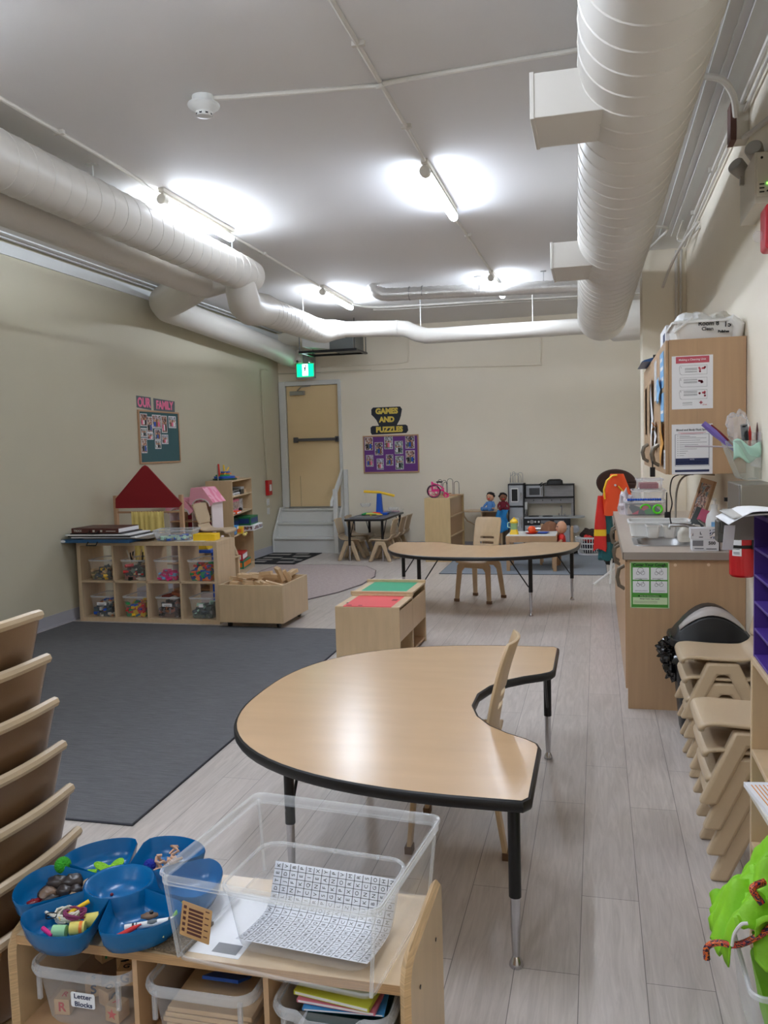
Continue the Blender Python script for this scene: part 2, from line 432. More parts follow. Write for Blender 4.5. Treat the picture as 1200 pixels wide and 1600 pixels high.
# door: frame, leaf, closer, push bar
d = MB(white_m)
for x0, x1 in ((XL+.012, DX0), (DX1, DX1+.045)): d.box(x0, YB-.045, DZ0, x1, YB+.02, DZ1+.07)
d.box(DX0, YB-.045, DZ1, DX1, YB+.02, DZ1+.07)
dr = struct(d.build('door_1', bevel=.004))
b = MB(door_m); b.box(DX0+.005, YB+.01, DZ0+.01, DX1-.005, YB+.05, DZ1-.005); b.box(DX0+.19, YB+.006, DZ0+.01, DX0+.192, YB+.012, DZ0+.5, ink_m); b.build('door_leaf', dr)
b = MB(steel_m); b.box(DX0+.08, YB-.06, DZ1-.15, DX0+.32, YB+.01, DZ1-.085); b.tube([(DX0+.2, YB-.03, DZ1-.08), (DX0+.3, YB-.12, DZ1-.03), (DX0+.42, YB-.02, DZ1-.01)], .009, 6); b.build('door_closer', dr, bevel=.005)
b = MB(mat('push_bar', (104, 104, 108), .35, metal=.6)); b.box(DX0+.14, YB-.06, 1.72, DX1-.01, YB-.02, 1.765); b.box(DX0+.12, YB-.07, 1.70, DX0+.18, YB+.01, 1.785); b.box(DX1-.06, YB-.06, 1.70, DX1-.005, YB+.01, 1.785); b.build('push_bar', dr, bevel=.006)
b = MB(steel_m); b.box(DX0, YB-.05, DZ0-.02, DX1, YB+.05, DZ0+.01); b.build('threshold', dr)

# steps to the door
st = thing('entry_steps', 'white painted wooden steps with a handrail, leading up to the tan door', 'steps', (-4.385, 12.47, 0))
X0, X1 = -.52, .535; LV = [(-.27, .235), (-.09, .45), (.09, .655)]
for i, (yy, zz) in enumerate(LV):
    z0 = 0 if i == 0 else LV[i-1][1]
    b = MB(white_m); b.box(X0+.03, yy-.022, zz-.028, X1-.03, (LV[i+1][0] if i < 2 else .26), zz); b.build('tread', st, bevel=.006)
    b = MB(white_m); b.box(X0+.03, yy, z0, X1-.03, yy+.02, zz-.028); b.build('riser', st)
for x in (X0, X1-.03):
    poly = [(-.285, 0), (-.285, .235), (-.27, .27), (.06, .68), (.265, .68), (.265, 0)]
    b = MB(white_m); b.prism([(y, z) for y, z in poly], 0, .03, M=Matrix(((0, 0, 1, x), (1, 0, 0, 0), (0, 1, 0, 0), (0, 0, 0, 1)))); b.build('stringer', st, bevel=.004)
b = MB(white_m); b.box(X1-.035, -.33, 0, X1+.03, -.275, .98); b.build('post', st, bevel=.004)
b = MB(white_m); b.box(X1+.0, .15, 0, X1+.06, .205, 1.26); b.build('post', st, bevel=.004)
b = MB(white_m); b.prism([(-.40, .80), (.20, 1.28), (.20, 1.17), (-.36, .73), (-.42, .72)], 0, .04, M=Matrix(((0, 0, 1, X1-.055), (1, 0, 0, 0), (0, 1, 0, 0), (0, 0, 0, 1)))); b.build('handrail', st, bevel=.005)
# ---------------------------------------------------------------- tube lights (the room's lamps)
def tube_light(x, y0, label, vis=True):
    t = thing('tube_light', label, 'light', (x, y0, ZC-.080), 0, None)
    b = MB(tube_m); arc = lambda r_, y, a0, a1: [(r_*math.cos(R(a0+(a1-a0)*k/14)), y, r_*math.sin(R(a0+(a1-a0)*k/14))) for k in range(15)]
    ys = ((.022, .03), (.032, .05), (.033, .3), (.033, .9), (.033, 1.13), (.028, 1.16), (.012, 1.175))
    b.loft([arc(r_, y, -192, 12) for r_, y in ys], cap0=False, cap1=False, closed=False); b.build('tube', t)
    b = MB(offw_m); b.loft([arc(r_, y, 12, 168) for r_, y in ys], cap0=False, cap1=False, closed=False); b.build('tube_shield', t, label='white opaque shield added on the tube to keep light off the ceiling')  # opaque upper arc added to cut the glow on the ceiling
    b = MB(offw_m); b.box(-.022, -.02, .05, .022, 1.19, .080); b.box(-.012, .0, .02, .012, .03, .06); b.box(-.012, 1.13, .02, .012, 1.16, .06); b.build('batten', t, bevel=.003)
    b = MB(offw_m); b.cyl((0, .035, 0), (0, -.025, 0), .036, 14); b.build('end_cap', t, bevel=.004)
    return t
tube_light(-1.075, 5.57, 'glowing ceiling tube light nearest the white spiral duct, on the middle conduit')
tube_light(-1.09, 9.25, 'far ceiling tube light half hidden behind the silver foil duct')
tube_light(-2.965, 5.55, 'long glowing ceiling tube light beside the upper left spiral duct')
tube_light(-3.02, 9.31, 'glowing ceiling tube light above the far bend of the left ducts')
for x in (-1.075, -2.965):
    for y in (1.85, -1.6):
        tube_light(x, y, 'ceiling tube light on the %s conduit, %s the viewer' % ('middle' if x > -2 else 'left', 'just above' if y > 0 else 'just behind' if y > -2 else 'well behind'))

# ---------------------------------------------------------------- big white spiral duct, right
def helix(mb, P0, P1, rad, pitch, r=.0035, n=30, s0=0.0, s1=1.0, m=None):
    P0, P1 = Vector(P0), Vector(P1); ax = (P1-P0); Ln = ax.length; ax.normalize()
    u = ax.cross(Vector((0, 0, 1))).normalized(); v = ax.cross(u)
    k = mb.mi(m); turns = Ln*(s1-s0)/pitch; N = int(turns*n); prev = None
    for i in range(N+1):
        s = Ln*s0 + (i/n)*pitch; a = 2*math.pi*i/n
        d = u*math.cos(a)+v*math.sin(a); c = P0+ax*s
        ring = [mb.V(c+d*(rad-.001)-ax*r*1.2), mb.V(c+d*(rad+r)), mb.V(c+d*(rad-.001)+ax*r*1.2)]
        if prev:
            mb.F([prev[0], prev[1], ring[1], ring[0]], k); mb.F([prev[1], prev[2], ring[2], ring[1]], k)
        prev = ring
def duct(mb, P0, P1, rad, n=40, m=None, cap=True): mb.cyl(P0, P1, rad, n, m)
A0, A1 = Vector((.335, -3.38, 3.30)), Vector((.065, 9.3, 2.895))
sd = thing('spiral_duct', 'large white spiral-seamed ceiling duct on the right with two box outlets', 'duct', (0, 0, 0))
b = MB(duct_m); duct(b, A0, A1, .247); b.build('duct_body', sd)
ax = (A1-A0).normalized()
b = MB(duct_m); b.tube([A1-ax*.45, A1-ax*.44, A1+ax*.02, A1+ax*.05], [.249, .254, .254, .24], 40); b.build('end_cap', sd)
b = MB(duct_m); helix(b, A0, A1, .247, .172, .0045, 36, 0, .965); b.build('seam', sd)
for (y, x0, w, l) in ((3.56, -.245, .31, .36), (6.15, -.30, .34, .52)):
    t = (y-A0.y)/(A1.y-A0.y); zc = A0.z+(A1.z-A0.z)*t
    b = MB(duct_m); b.box(x0, y, zc-.195, x0+w, y+l, zc-.02); b.box(x0-.006, y-.004, zc-.2, x0+.012, y+l+.004, zc-.015); b.build('box_outlet', sd, bevel=.003)
for y in (1.5, 4.8, 7.7):
    t = (y-A0.y)/(A1.y-A0.y); c = A0.lerp(A1, t)
    b = MB(duct_m); b.cyl((c.x, y, c.z+.22), (c.x, y, ZC), .006, 6); b.build('hanger_rod', sd)

# ---------------------------------------------------------------- left upper spiral duct with its drop and run along the back wall
ld = thing('spiral_duct', 'upper left spiral-seamed ceiling duct that drops and bends along the back wall', 'duct', (0, 0, 0))
B0, B1 = Vector((-3.17, -3.38, 3.175)), Vector((-3.06, 7.2, 3.165))
b = MB(duct_m); b.tube([B0, B1, B1+Vector((0, .10, 0)), B1+Vector((0, .14, -.01))], [.155, .155, .15, .10], 36); b.build('duct_body', ld)
b = MB(duct_m); helix(b, B0, B1, .155, .15, .003, 30, 0, 1); b.build('seam', ld)
C0, C1 = Vector((-3.25, 8.0, 3.0)), Vector((-3.44, 10.35, 3.09))
b = MB(duct_m)
p0 = Vector((-3.06, 7.08, 3.12)); b.tube([p0, p0+Vector((-.02, .06, -.10)), p0+Vector((-.06, .22, -.19)), Vector((-3.17, 7.55, 2.93)), Vector((-3.22, 7.85, 2.97)), C0+Vector((0, .1, 0.005))], [.13, .14, .15, .16, .158, .156], 28); b.build('elbow', ld)
b = MB(duct_m); duct(b, C0, C1, .15); b.build('duct_body', ld)
b = MB(duct_m); helix(b, C0, C1, .15, .15, .003, 30, 0, .9); b.build('seam', ld)
b = MB(duct_m); b.tube([C1+Vector((.01, -.12, 0)), C1+Vector((.06, .08, 0)), (-3.28, 10.58, 3.125), (-3.15, 10.6, 3.12)], [.152, .15, .13, .105], 28); b.build('elbow', ld)
b = MB(duct_m); b.cyl((-3.22, 10.6, 3.125), (-2.42, 10.6, 3.09), .1, 28); b.tube([(-2.48, 10.6, 3.093), (-2.44, 10.6, 3.091)], [.104, .104], 28); b.build('duct_body', ld)
b = MB(duct_m); b.tube([(-2.44, 10.6, 3.09), (-2.34, 10.6, 3.08), (-2.2, 10.6, 3.01), (-2.08, 10.6, 2.975), (-1.95, 10.6, 2.972)], [.1, .1, .1, .098, .096], 28); b.build('elbow', ld)
b = MB(duct_m); b.cyl((-2.0, 10.6, 2.972), (-.1, 10.6, 2.975), .096, 28); b.build('duct_body', ld)
b = MB(duct_m); b.tube([(-.15, 10.6, 2.975), (.1, 10.6, 3.0), (.2, 10.6, 3.01), (.8, 10.6, 3.01)], [.096, .16, .235, .235], 32); b.build('reducer', ld)
for p in ((-3.13, 4.95, 3.32), (-3.09, 7.0, 3.31), (-3.40, 9.7, 3.2), (-2.15, 10.6, 3.05), (-.75, 10.6, 3.06)):
    b = MB(white_m); b.cyl(p, (p[0], p[1], ZC), .006, 6); b.box(p[0]-.03, p[1]-.02, ZC-.012, p[0]+.03, p[1]+.02, ZC); b.build('hanger_rod', ld)
# ---------------------------------------------------------------- lower left duct that jogs to the wall
l2 = thing('round_duct', 'lower left smooth duct that jogs across and runs along the green-grey wall', 'duct', (0, 0, 0))
D0, D1 = Vector((-3.44, -3.38, 3.09)), Vector((-3.43, 7.0, 3.09))
b = MB(duct_m); b.cyl(D0, D1, .125, 32); b.build('duct_body', l2)
b = MB(duct_m); b.tube([D1+Vector((0, -.12, 0)), D1, D1+Vector((.02, .12, -.0)), D1+Vector((.15, .2, .02)), D1+Vector((.32, .2, .04))], [.125, .128, .12, .09, .08], 28); b.build('connector', l2)
b = MB(duct_m); b.tube([(-3.43, 6.95, 3.09), (-3.62, 7.2, 3.10), (-4.2, 8.0, 3.18), (-4.52, 8.42, 3.22), (-4.64, 8.7, 3.21), (-4.66, 9.0, 3.20)], [.13, .17, .175, .175, .165, .155], 30); b.build('elbow', l2)
b = MB(duct_m); b.cyl((-4.66, 8.95, 3.2), (-4.70, 12.1, 3.10), .15, 30); b.build('duct_body', l2)
b = MB(duct_m); b.tube([(-4.70, 12.0, 3.10), (-4.68, 12.3, 3.07), (-4.62, 12.7, 3.04)], [.15, .15, .17], 28); b.box(-4.8, 12.45, 2.93, -4.42, 12.73, 3.13); b.build('wall_boot', l2)
# ---------------------------------------------------------------- silver foil duct
sf = thing('foil_duct', 'silver foil flexible duct hanging below the ceiling near the far wall', 'duct', (0, 0, 0))
def crinkle(mb, pts, rad, n=20, step=.03, seed=3):
    P = [Vector(p) for p in pts]; out = []; rr = []
    for a, c in zip(P[:-1], P[1:]):
        k = max(1, int((c-a).length/step))
        for i in range(k): out.append(a.lerp(c, i/k)); rr.append(rad*(1+.035*(1 if len(rr) % 2 else -1)+.03*noise.noise(Vector((len(rr)*.7, seed, 0)))))
    out.append(P[-1]); rr.append(rad); mb.tube(out, rr, n)
b = MB(foil_m); el = [(-2.47, 9.5, ZC), (-2.465, 9.5, 3.43)]+[(-2.465+.17*(1-math.cos(R(a))), 9.5, 3.44-.12*math.sin(R(a))) for a in (20, 40, 60, 80, 90)]
crinkle(b, el+[(-2.2, 9.5, 3.318)], .075, 20, .02); b.build('elbow', sf)
b = MB(foil_m); crinkle(b, [(-2.22, 9.5, 3.318), (-.2, 9.5, 3.262), (.43, 9.5, 3.25), (.8, 9.5, 3.25)], .072, 22, .045); b.build('duct_body', sf)
for x in (-2.05, -1.9, -1.25): b = MB(steel_m); b.tube([(x, 9.5, 3.316), (x+.012, 9.5, 3.316)], [.078, .078], 22); b.build('clamp', sf)
for x in (-1.28, -1.22, -.55): b = MB(steel_m); b.cyl((x, 9.5, 3.3), (x, 9.5, ZC), .004, 6); b.box(x-.03, 9.49, ZC-.008, x+.03, 9.51, ZC); b.build('hanger_rod', sf)
# ---------------------------------------------------------------- air handling unit over the door
hv = thing('fan_unit', 'dark hanging fan unit with a silver transition box above the exit sign', 'fan unit', (-3.78, 12.05, 0))
b = MB(blkmet_m); b.box(-.43, -.30, 2.985, .45, -.26, 3.02); b.box(-.5, .3, 3.0, .43, .34, 3.03); b.box(-.43, -.28, 2.995, -.39, .34, 3.02); b.box(.40, -.28, 2.995, .44, .34, 3.02); b.build('support_rail', hv)
b = MB(mat('grey_metal', (118, 122, 120), .4, metal=.6)); b.box(.02, -.22, 3.02, .38, .34, 3.36); b.build('housing', hv, bevel=.004)
b = MB(foil_m); b.loft([[(.02, -.22, 3.04), (.02, .3, 3.04), (.02, .3, 3.34), (.02, -.22, 3.34)], [(-.42, -.16, 3.1), (-.42, .2, 3.1), (-.42, .2, 3.3), (-.42, -.16, 3.3)]]); b.build('transition_box', hv)
for x in (-.42, .42):
    for y in (-.28, .32): b = MB(blkmet_m); b.cyl((x, y, 3.0), (x, y, ZC), .006, 6); b.build('hanger_rod', hv)

# ---------------------------------------------------------------- conduits and cables
cond_m = mat('painted_conduit', (208, 204, 196), .5)
def run(name, pts, r, label, cat, m=cond_m, n=8, clips=()):
    t = thing(name, label, cat, (0, 0, 0))
    b = MB(m); b.stube(pts, r, n, k=5) if len(pts) > 3 else b.tube(pts, r, n); b.build('pipe', t)
    for c in clips: b = MB(m); b.box(c[0]-.03, c[1]-.012, c[2]-.012, c[0]+.03, c[1]+.012, c[2]+.02); b.build('clip', t)
    return t
z = ZC-.012
run('conduit', [(-1.045, -3.35, z), (-1.055, 3.5, z), (-1.075, 5.5, z), (-1.12, 6.0, z), (-1.11, 6.8, z), (-1.09, 9.2, z)], .013, 'painted conduit on the ceiling running to the middle tube lights', 'conduit', clips=[(-1.052, 3.9, z), (-1.06, 4.95, z), (-1.09, 7.6, z)])
run('conduit', [(-2.98, -3.35, z), (-2.985, 3.9, z), (-3.0, 5.2, z), (-3.04, 5.6, z), (-3.035, 7, z), (-3.06, 9.3, z)], .013, 'painted conduit on the ceiling running to the left row of tube lights', 'conduit', clips=[(-2.985, 4.4, z), (-3.04, 7.6, z)])
run('conduit', [(-1.96, 4.24, z), (-1.8, 4.27, z), (-1.15, 4.36, z-.0), (-1.06, 4.32, z-.024), (-.95, 4.34, z), (-.1, 4.28, z), (.2, 4.27, z)], .013, 'painted conduit crossing the ceiling from the smoke detector to the big duct', 'conduit')
run('conduit', [(-3.06, 10.55, z), (-2.9, 10.9, z), (-2.5, 11.02, z), (-1.2, 11.1, z), (.7, 11.3, z)], .014, 'pair of painted conduits near the back wall behind the foil duct, nearer one', 'conduit')
run('conduit', [(-2.9, 11.12, z), (-2.5, 11.2, z), (-1.2, 11.25, z), (.7, 11.42, z)], .014, 'pair of painted conduits near the back wall behind the foil duct, farther one', 'conduit')
zc = ZC-.075
run('conduit', [(XR-.035, -3.35, zc), (XR-.035, 5.35, zc), (XR-.03, 8.25, zc)], .016, 'long painted conduit along the top edge of the right wall', 'conduit', clips=[(XR-.035, 6.2, zc), (XR-.035, 7.3, zc)])
run('conduit', [(XR-.025, -3.35, zc-.05), (XR-.025, 8.25, zc-.05)], .010, 'thinner painted conduit just under the long conduit on the right wall', 'conduit')
run('conduit', [(.28, 4.75, 3.40), (.45, 4.72, 3.42), (.62, 4.76, 3.41), (.70, 4.85, 3.36), (.74, 5.0, 3.3)], .018, 'curved flexible conduit bending from the big duct to the junction box', 'conduit')
t = thing('junction_box', 'small brown and grey junction box high on the right wall', 'junction box', (.745, 5.08, 3.28))
b = MB(mat('brown_box', (96, 62, 52), .6)); b.box(-.03, -.06, -.10, .0, .06, .10); b.build('cover', t)
b = MB(offw_m); b.box(0, -.06, -.1, .065, .06, .1); b.build('box', t, bevel=.004)
run('conduit', [(.78, 5.0, 3.18), (.79, 4.7, 3.12), (.79, 3.9, 2.96), (.79, 3.2, 2.88)], .014, 'conduit dropping from the junction box towards the emergency light', 'conduit')
run('conduit', [(.72, 8.27, 3.3), (.72, 8.3, 3.2), (.72, 8.3, 2.0)], .014, 'left one of two vertical conduits on the pier above the cabinet', 'conduit')
run('conduit', [(.76, 8.25, 3.3), (.76, 8.3, 3.2), (.76, 8.3, 2.0)], .011, 'right one of two vertical conduits on the pier above the cabinet', 'conduit')
run('cable', [(.42, 8.2, 3.18), (.46, 8.22, 3.3), (.55, 8.1, 3.37), (.6, 7.8, 3.4), (.3, 7.7, 3.4)], .012, 'looping pale cable at the top of the pier', 'cable')
run('cable', [(.79, 7.2, 3.28), (.72, 7.5, 3.22), (.66, 8.0, 3.14), (.6, 8.28, 2.98)], .013, 'pale cable slanting down across the top of the pier', 'cable')
run('cable', [(.8, 7.2, 3.24), (.74, 7.7, 3.26), (.7, 7.95, 3.33), (.72, 7.7, 3.42)], .009, 'pale cable looping from the wall to the ceiling beside the pier', 'cable')
run('cable', [(XL+.02, 12.07, 1.15), (XL+.02, 12.02, 1.6), (XL+.02, 11.98, 2.7), (XL+.02, 12.03, 2.80), (XL+.02, 12.2, 2.83), (XL+.02, 12.7, 2.80), (-3.38, YB-.015, 2.79)], .007, 'thin painted cable from the red pull station up the left wall', 'cable', m=wallL_m)
run('conduit', [(-4.2, YB-.015, 2.87), (-3.2, YB-.015, 2.87), (-2.85, YB-.015, 2.88), (-2.78, YB-.015, 2.95), (-2.77, YB-.015, 3.4)], .009, 'painted conduit bending up on the back wall above the door', 'conduit', m=wall_m)
run('conduit', [(-4.2, YB-.015, 2.78), (-2.6, YB-.015, 2.78), (-.95, YB-.015, 2.74), (-.8, YB-.015, 2.80), (-.79, YB-.015, 3.4)], .009, 'long painted conduit across the back wall bending up at right', 'conduit', m=wall_m)

# ---------------------------------------------------------------- smoke detector
t = thing('smoke_detector', 'white round smoke detector on the ceiling at the end of a conduit', 'smoke detector', (-2.0, 4.24, ZC))
b = MB(white_m); b.lathe([(.06, 0), (.06, -.035), (.055, -.037)], n=28); b.build('base', t)
b = MB(white_m); b.lathe([(.082, -.037), (.085, -.045), (.08, -.055), (.045, -.08), (.04, -.1), (.025, -.105)], n=28); b.build('head', t)
b = MB(black_m)
for k in range(8):
    a = math.pi*k/4; b.T = Matrix.Rotation(a, 4, 'Z'); b.box(.038, -.007, -.096, .0425, .007, -.084)
b.build('vent_slots', t)

# ---------------------------------------------------------------- exit sign
t = thing('exit_sign', 'lit green running-man exit sign above the tan door', 'exit sign', (-4.385, 12.55, 2.82))
b = MB(mat('sign_housing', (150, 152, 150), .4)); b.box(-.155, -.03, -.13, .155, .03, .25); b.build('housing', t, bevel=.006)
b = MB(exit_m); b.box(-.135, -.036, -.10, .135, -.03, .095); b.build('green_panel', t)
b = MB(exitw_m); b.box(-.045, -.039, -.085, .045, -.036, .09); b.build('white_panel', t)
b = MB(mat('exit_figure', (10, 60, 90), .5)); M = frame((0, -.0415, 0), '-y')
b.T = M
b.prism(circ(.013, 12, .012, .062), 0, .002)
for q in ([(-.012, .045), (.018, .047), (.006, -.005), (-.016, 0)], [(.012, .043), (.036, .02), (.032, .014), (.006, .032)], [(-.01, .043), (-.034, .028), (-.03, .02), (-.004, .034)],
          [(.004, 0), (.024, -.03), (.016, -.036), (-.012, -.004)], [(.024, -.028), (.03, -.062), (.02, -.062), (.014, -.032)], [(-.016, 0), (-.024, -.032), (-.014, -.034), (-.002, 0)], [(-.022, -.026), (-.044, -.034), (-.042, -.044), (-.014, -.034)]):
    b.prism(q, 0, .002)
b.build('running_figure', t)
for x in (-.1, .1): b = MB(steel_m); b.lathe([(.022, 0), (.03, .03), (.02, .05)], c=(x, -.05, .13), n=14, M=Matrix.Rotation(R(90), 4, 'X')); b.build('lamp_head', t)

# pull station and switches on left wall
t = thing('pull_station', 'small red fire alarm pull station on the left wall by the steps', 'fire alarm', (XL, 12.08, 1.02))
b = MB(red_m); b.box(0, -.06, -.115, .05, .1, .115); b.build('body', t, bevel=.006)
b = MB(paper_m); b.box(.05, -.01, -.05, .056, .06, .05); b.build('handle', t)
for i, z0 in enumerate((.80, .66)):
    b = MB(white_m); b.box(XL, 12.05, z0-.05, XL+.012, 12.14, z0+.05); b.box(XL+.012, 12.085, z0-.015, XL+.02, 12.105, z0+.015)
    tag(b.build('wall_plate', bevel=.002), ('white wall plate directly' if i == 0 else 'lowest white wall plate') + ' under the red pull station', 'wall plate')

# ---------------------------------------------------------------- emergency light and fire strobe, right wall
t = thing('emergency_light', 'off-white emergency light box with two lamp heads high on the right wall', 'emergency light', (.737, 4.42, 2.79))
b = MB(offw_m); b.loft([[(0, 0, -.11), (.075, 0, -.11), (.075, .42, -.11), (0, .42, -.11)], [(-.0, 0, .13), (.075, 0, .13), (.075, .42, .13), (0, .42, .13)]]); b.box(.008, -.008, -.08, .07, 0, .12); b.build('housing', t, bevel=.006)
for i, (x, y, z, rx, rz) in enumerate(((.02, .10, .160, 70, -25), (-.02, .30, .145, 60, -50))):
    M = Matrix.Rotation(R(rz), 4, 'Z') @ Matrix.Rotation(R(rx), 4, 'X')
    b = MB(mat('lamp_grey', (150, 146, 138), .35) if i == 0 else MT['lamp_grey']); b.lathe([(.022, -.04), (.036, -.03), (.042, .035), (.038, .042)], c=(x, y, z), n=20, M=M); b.box(x+.0, y-.012, z-.08, x+.03, y+.012, z-.02); h = b.build('lamp_head', t)
    b = MB(clears_m); b.lathe([(.035, .043), (.02, .047)], c=(x, y, z), n=18, M=M); b.build('lens', h)
b = MB(led_m); b.lathe([(.004, 0), (.004, .004)], c=(.055, -.008, -.02), n=8, M=Matrix.Rotation(R(90), 4, 'X')); b.build('green_light', t)
b = MB(black_m)
for zz in (-.022, -.04, -.058): b.box(.02, -.0095, zz-.003, .042, -.008, zz+.003)
b.lathe([(.004, 0), (.004, .003)], c=(.055, -.008, -.055), n=8, M=Matrix.Rotation(R(90), 4, 'X')); b.lathe([(.006, 0), (.006, .003)], c=(.03, -.008, .1), n=10, M=Matrix.Rotation(R(90), 4, 'X')); b.build('markings', t)
t = thing('fire_strobe', 'red wall fire alarm strobe with a clear bulb under the emergency light', 'fire alarm', (.738, 4.17, 2.51))
b = MB(mat('strobe_red', (190, 30, 52), .35)); b.prism(rrect(.065, .2, .02), 0, .12, M=frame((.03, -.01, 0), '-y') @ at(0, 0, -.1)); b.box(.0, -.006, -.06, .018, .0, .06); b.build('body', t, bevel=.008)
b = MB(clears_m); b.ell((-.022, .03, -.03), (.022, .022, .026), 8); b.build('bulb', t)
b = MB(paper_m); text_verts(b, 'FIRE', .034, frame((.03, -.012, 0), '-y') @ Matrix.Rotation(R(-90), 4, 'Z'), paper_m, .001); b.build('lettering', t)
# ---------------------------------------------------------------- rugs
def rug(name, poly, m, em, label, h=.008, bw=.02):
    t = thing(name, label, 'rug', (poly[0][0], poly[0][1], 0))
    b = MB(m); b.T = at(-poly[0][0], -poly[0][1]); b.prism(poly, 0, h); b.build('pile', t)
    b = MB(em); b.tube([(x-poly[0][0], y-poly[0][1], h*.55) for x, y in poly], h*.75, 6, ring=True); b.build('binding', t)
    return t
rug('area_rug', [(-4.86, 3.09), (-1.93, 3.09), (-1.99, 6.2), (-2.02, 6.92), (-4.86, 6.95)], rug_m, rugedge_m, 'large dark grey area rug in front of the cube shelf')
rug('play_rug', [(-1.91, 10.19), (.10, 10.21), (.10, 12.35), (-1.95, 12.35)], rugk_m, rugedge_m, 'grey-blue rug under the play kitchen corner', .006)
rp = [(-4.3, 10.85), (-4.3, 8.0), (-3.4, 7.98), (-3.0, 8.25), (-2.78, 8.75), (-2.66, 9.3), (-2.66, 9.9), (-2.78, 10.4), (-3.0, 10.75), (-3.4, 10.88)]
rug('play_rug', rp, rugp_m, rugpedge_m, 'taupe rug with a curved edge behind the box of wooden blocks', .010)
t = thing('door_mat', 'black doormat with grey rectangles at the foot of the white steps', 'mat', (-4.5, 11.5, 0))
b = MB(mat('mat_black', (26, 26, 30), .95, bump=.5, bscale=200)); b.box(-.38, -.56, .0, .41, .66, .009); b.build('mat_body', t)
b = MB(mat('mat_grey', (150, 146, 142), .95))
for (x0, y0, x1, y1) in ((-.35, .38, -.02, .5), (.05, .45, .25, .56), (.1, .18, .36, .3), (-.3, .02, -.02, .14), (.02, -.1, .25, .0), (-.35, -.42, -.1, -.3), (.1, -.46, .34, -.34), (-.32, -.2, -.08, -.12), (.26, -.22, .38, -.12)): b.box(x0, y0, .009, x1, y1, .0105)
b.build('rectangles', t)

# ---------------------------------------------------------------- cube shelf 4 x 2
CX0, CX1, CY0, CY1, CH = -4.835, -3.375, 7.03, 7.42, .765
t = thing('cube_shelf', 'low maple cube shelf with eight cubbies of clear toy boxes, by the left wall', 'shelf', (CX0, CY0, 0))
cw = CX1-CX0; th = .038
for nm, q in (('top', (0, 0, CH-th, cw, .39, CH)), ('bottom', (0, 0, 0, cw, .39, th)), ('side', (0, 0, th, th, .39, CH-th)), ('side', (cw-th, 0, th, cw, .39, CH-th)), ('middle_shelf', (th, .003, CH/2-.009, cw-th, .388, CH/2+.009))):
    b = MB(maple_m); b.box(*q); b.build(nm, t, bevel=.0015)
cell = (cw-2*th)/4
for i in (1, 2, 3): b = MB(maple_m); b.box(th+cell*i-.009, .003, th, th+cell*i+.009, .388, CH-th); b.build('divider', t, bevel=.001)

def bin_mesh(w, d, h, tap=.9, rimw=.012, r=.03, m=clear_m, rm=rim_m, rimh=.012):
    b = MB(m); n = 5
    lo = [[(x, y, 0.001) for x, y in rrect(w*tap-.01, d*tap-.01, r, n)], [(x, y, .012) for x, y in rrect(w*tap, d*tap, r, n)], [(x, y, h) for x, y in rrect(w, d, r, n)]]
    b.loft(lo, cap1=False)
    return b
def rim_mesh(w, d, h, rimw=.012, r=.03, rm=rim_m, rimh=.012):
    b = MB(rm); n = 5
    b.loft([[(x, y, h) for x, y in rrect(w-.002, d-.002, r, n)], [(x, y, h+.003) for x, y in rrect(w+rimw, d+rimw, r+rimw/2, n)], [(x, y, h) for x, y in rrect(w+2*rimw, d+2*rimw, r+rimw, n)],
            [(x, y, h-rimh) for x, y in rrect(w+2*rimw-.002, d+2*rimw-.002, r+rimw, n)], [(x, y, h-rimh*.4) for x, y in rrect(w+.004, d+.004, r, n)]], ring=True)
    return b
def clear_bin(name, label, cat, loc, w, d, h, rz=0, tap=.88, m=None, rm=None, rimw=.009, r=.025, group=None, handles=False):
    t = thing(name, label, cat, loc, rz, group)
    bin_mesh(w, d, h, tap, r=r, m=m or clear_m).build('bin_body', t)
    rim_mesh(w, d, h, rimw, r, rm or rim_m).build('rim', t)
    return t
def heap(label, loc, w, d, h, m, rz=0, seed=1, cat='toys', bits=(), name='toy_pieces', group=None):
    """uncountable jumble filling a box: bumpy mass plus loose pieces"""
    random.seed(seed); b = MB(m)
    N = 9
    b.grid(lambda u, v: ((u-.5)*w*(1-.0), (v-.5)*d, max(.004, h*(.78+.35*noise.noise(Vector((u*3.1+seed, v*3.1, seed))))*min(1, 14*min(u, 1-u)+.3)*min(1, 14*min(v, 1-v)+.3))), N, N, m)
    b.loft([[(-w/2*.95, -d/2*.95, 0), (w/2*.95, -d/2*.95, 0), (w/2*.95, d/2*.95, 0), (-w/2*.95, d/2*.95, 0)], [(-w/2, -d/2, h*.3), (w/2, -d/2, h*.3), (w/2, d/2, h*.3), (-w/2, d/2, h*.3)], [(-w/2, -d/2, h*.6), (w/2, -d/2, h*.6), (w/2, d/2, h*.6), (-w/2, d/2, h*.6)]], m, cap1=False)
    for k in range(26):
        bm_ = random.choice(bits) if bits else m
        x, y = (random.random()-.5)*w*.8, (random.random()-.5)*d*.8; z = h*(.75+.3*random.random())
        if k % 2: y = -d/2*.95; z = h*random.random()*.85+.01; x = (random.random()-.5)*w*.85
        T = at(x, y, z) @ Matrix.Rotation(random.random()*3, 4, 'Z') @ Matrix.Rotation(random.random()*2, 4, 'X')
        b.T = T; s = .011+.012*random.random(); b.box(-s*1.7, -s*.5, -s*.7, s*1.7, s*.5, s*.7, bm_); b.T = Matrix.Identity(4)
    o = stuff(b.build(name)); tag(o, label, cat, group); o.location = loc; o.rotation_euler = (0, 0, rz); return o
H1 = toyheap('heap_dark_mix', [(54, 60, 62), (150, 140, 90), (70, 74, 76), (170, 120, 80), (44, 50, 54), (120, 110, 60)])
H2 = toyheap('heap_vehicles', [(60, 66, 60), (150, 90, 80), (90, 100, 96), (110, 130, 120), (48, 48, 50)])
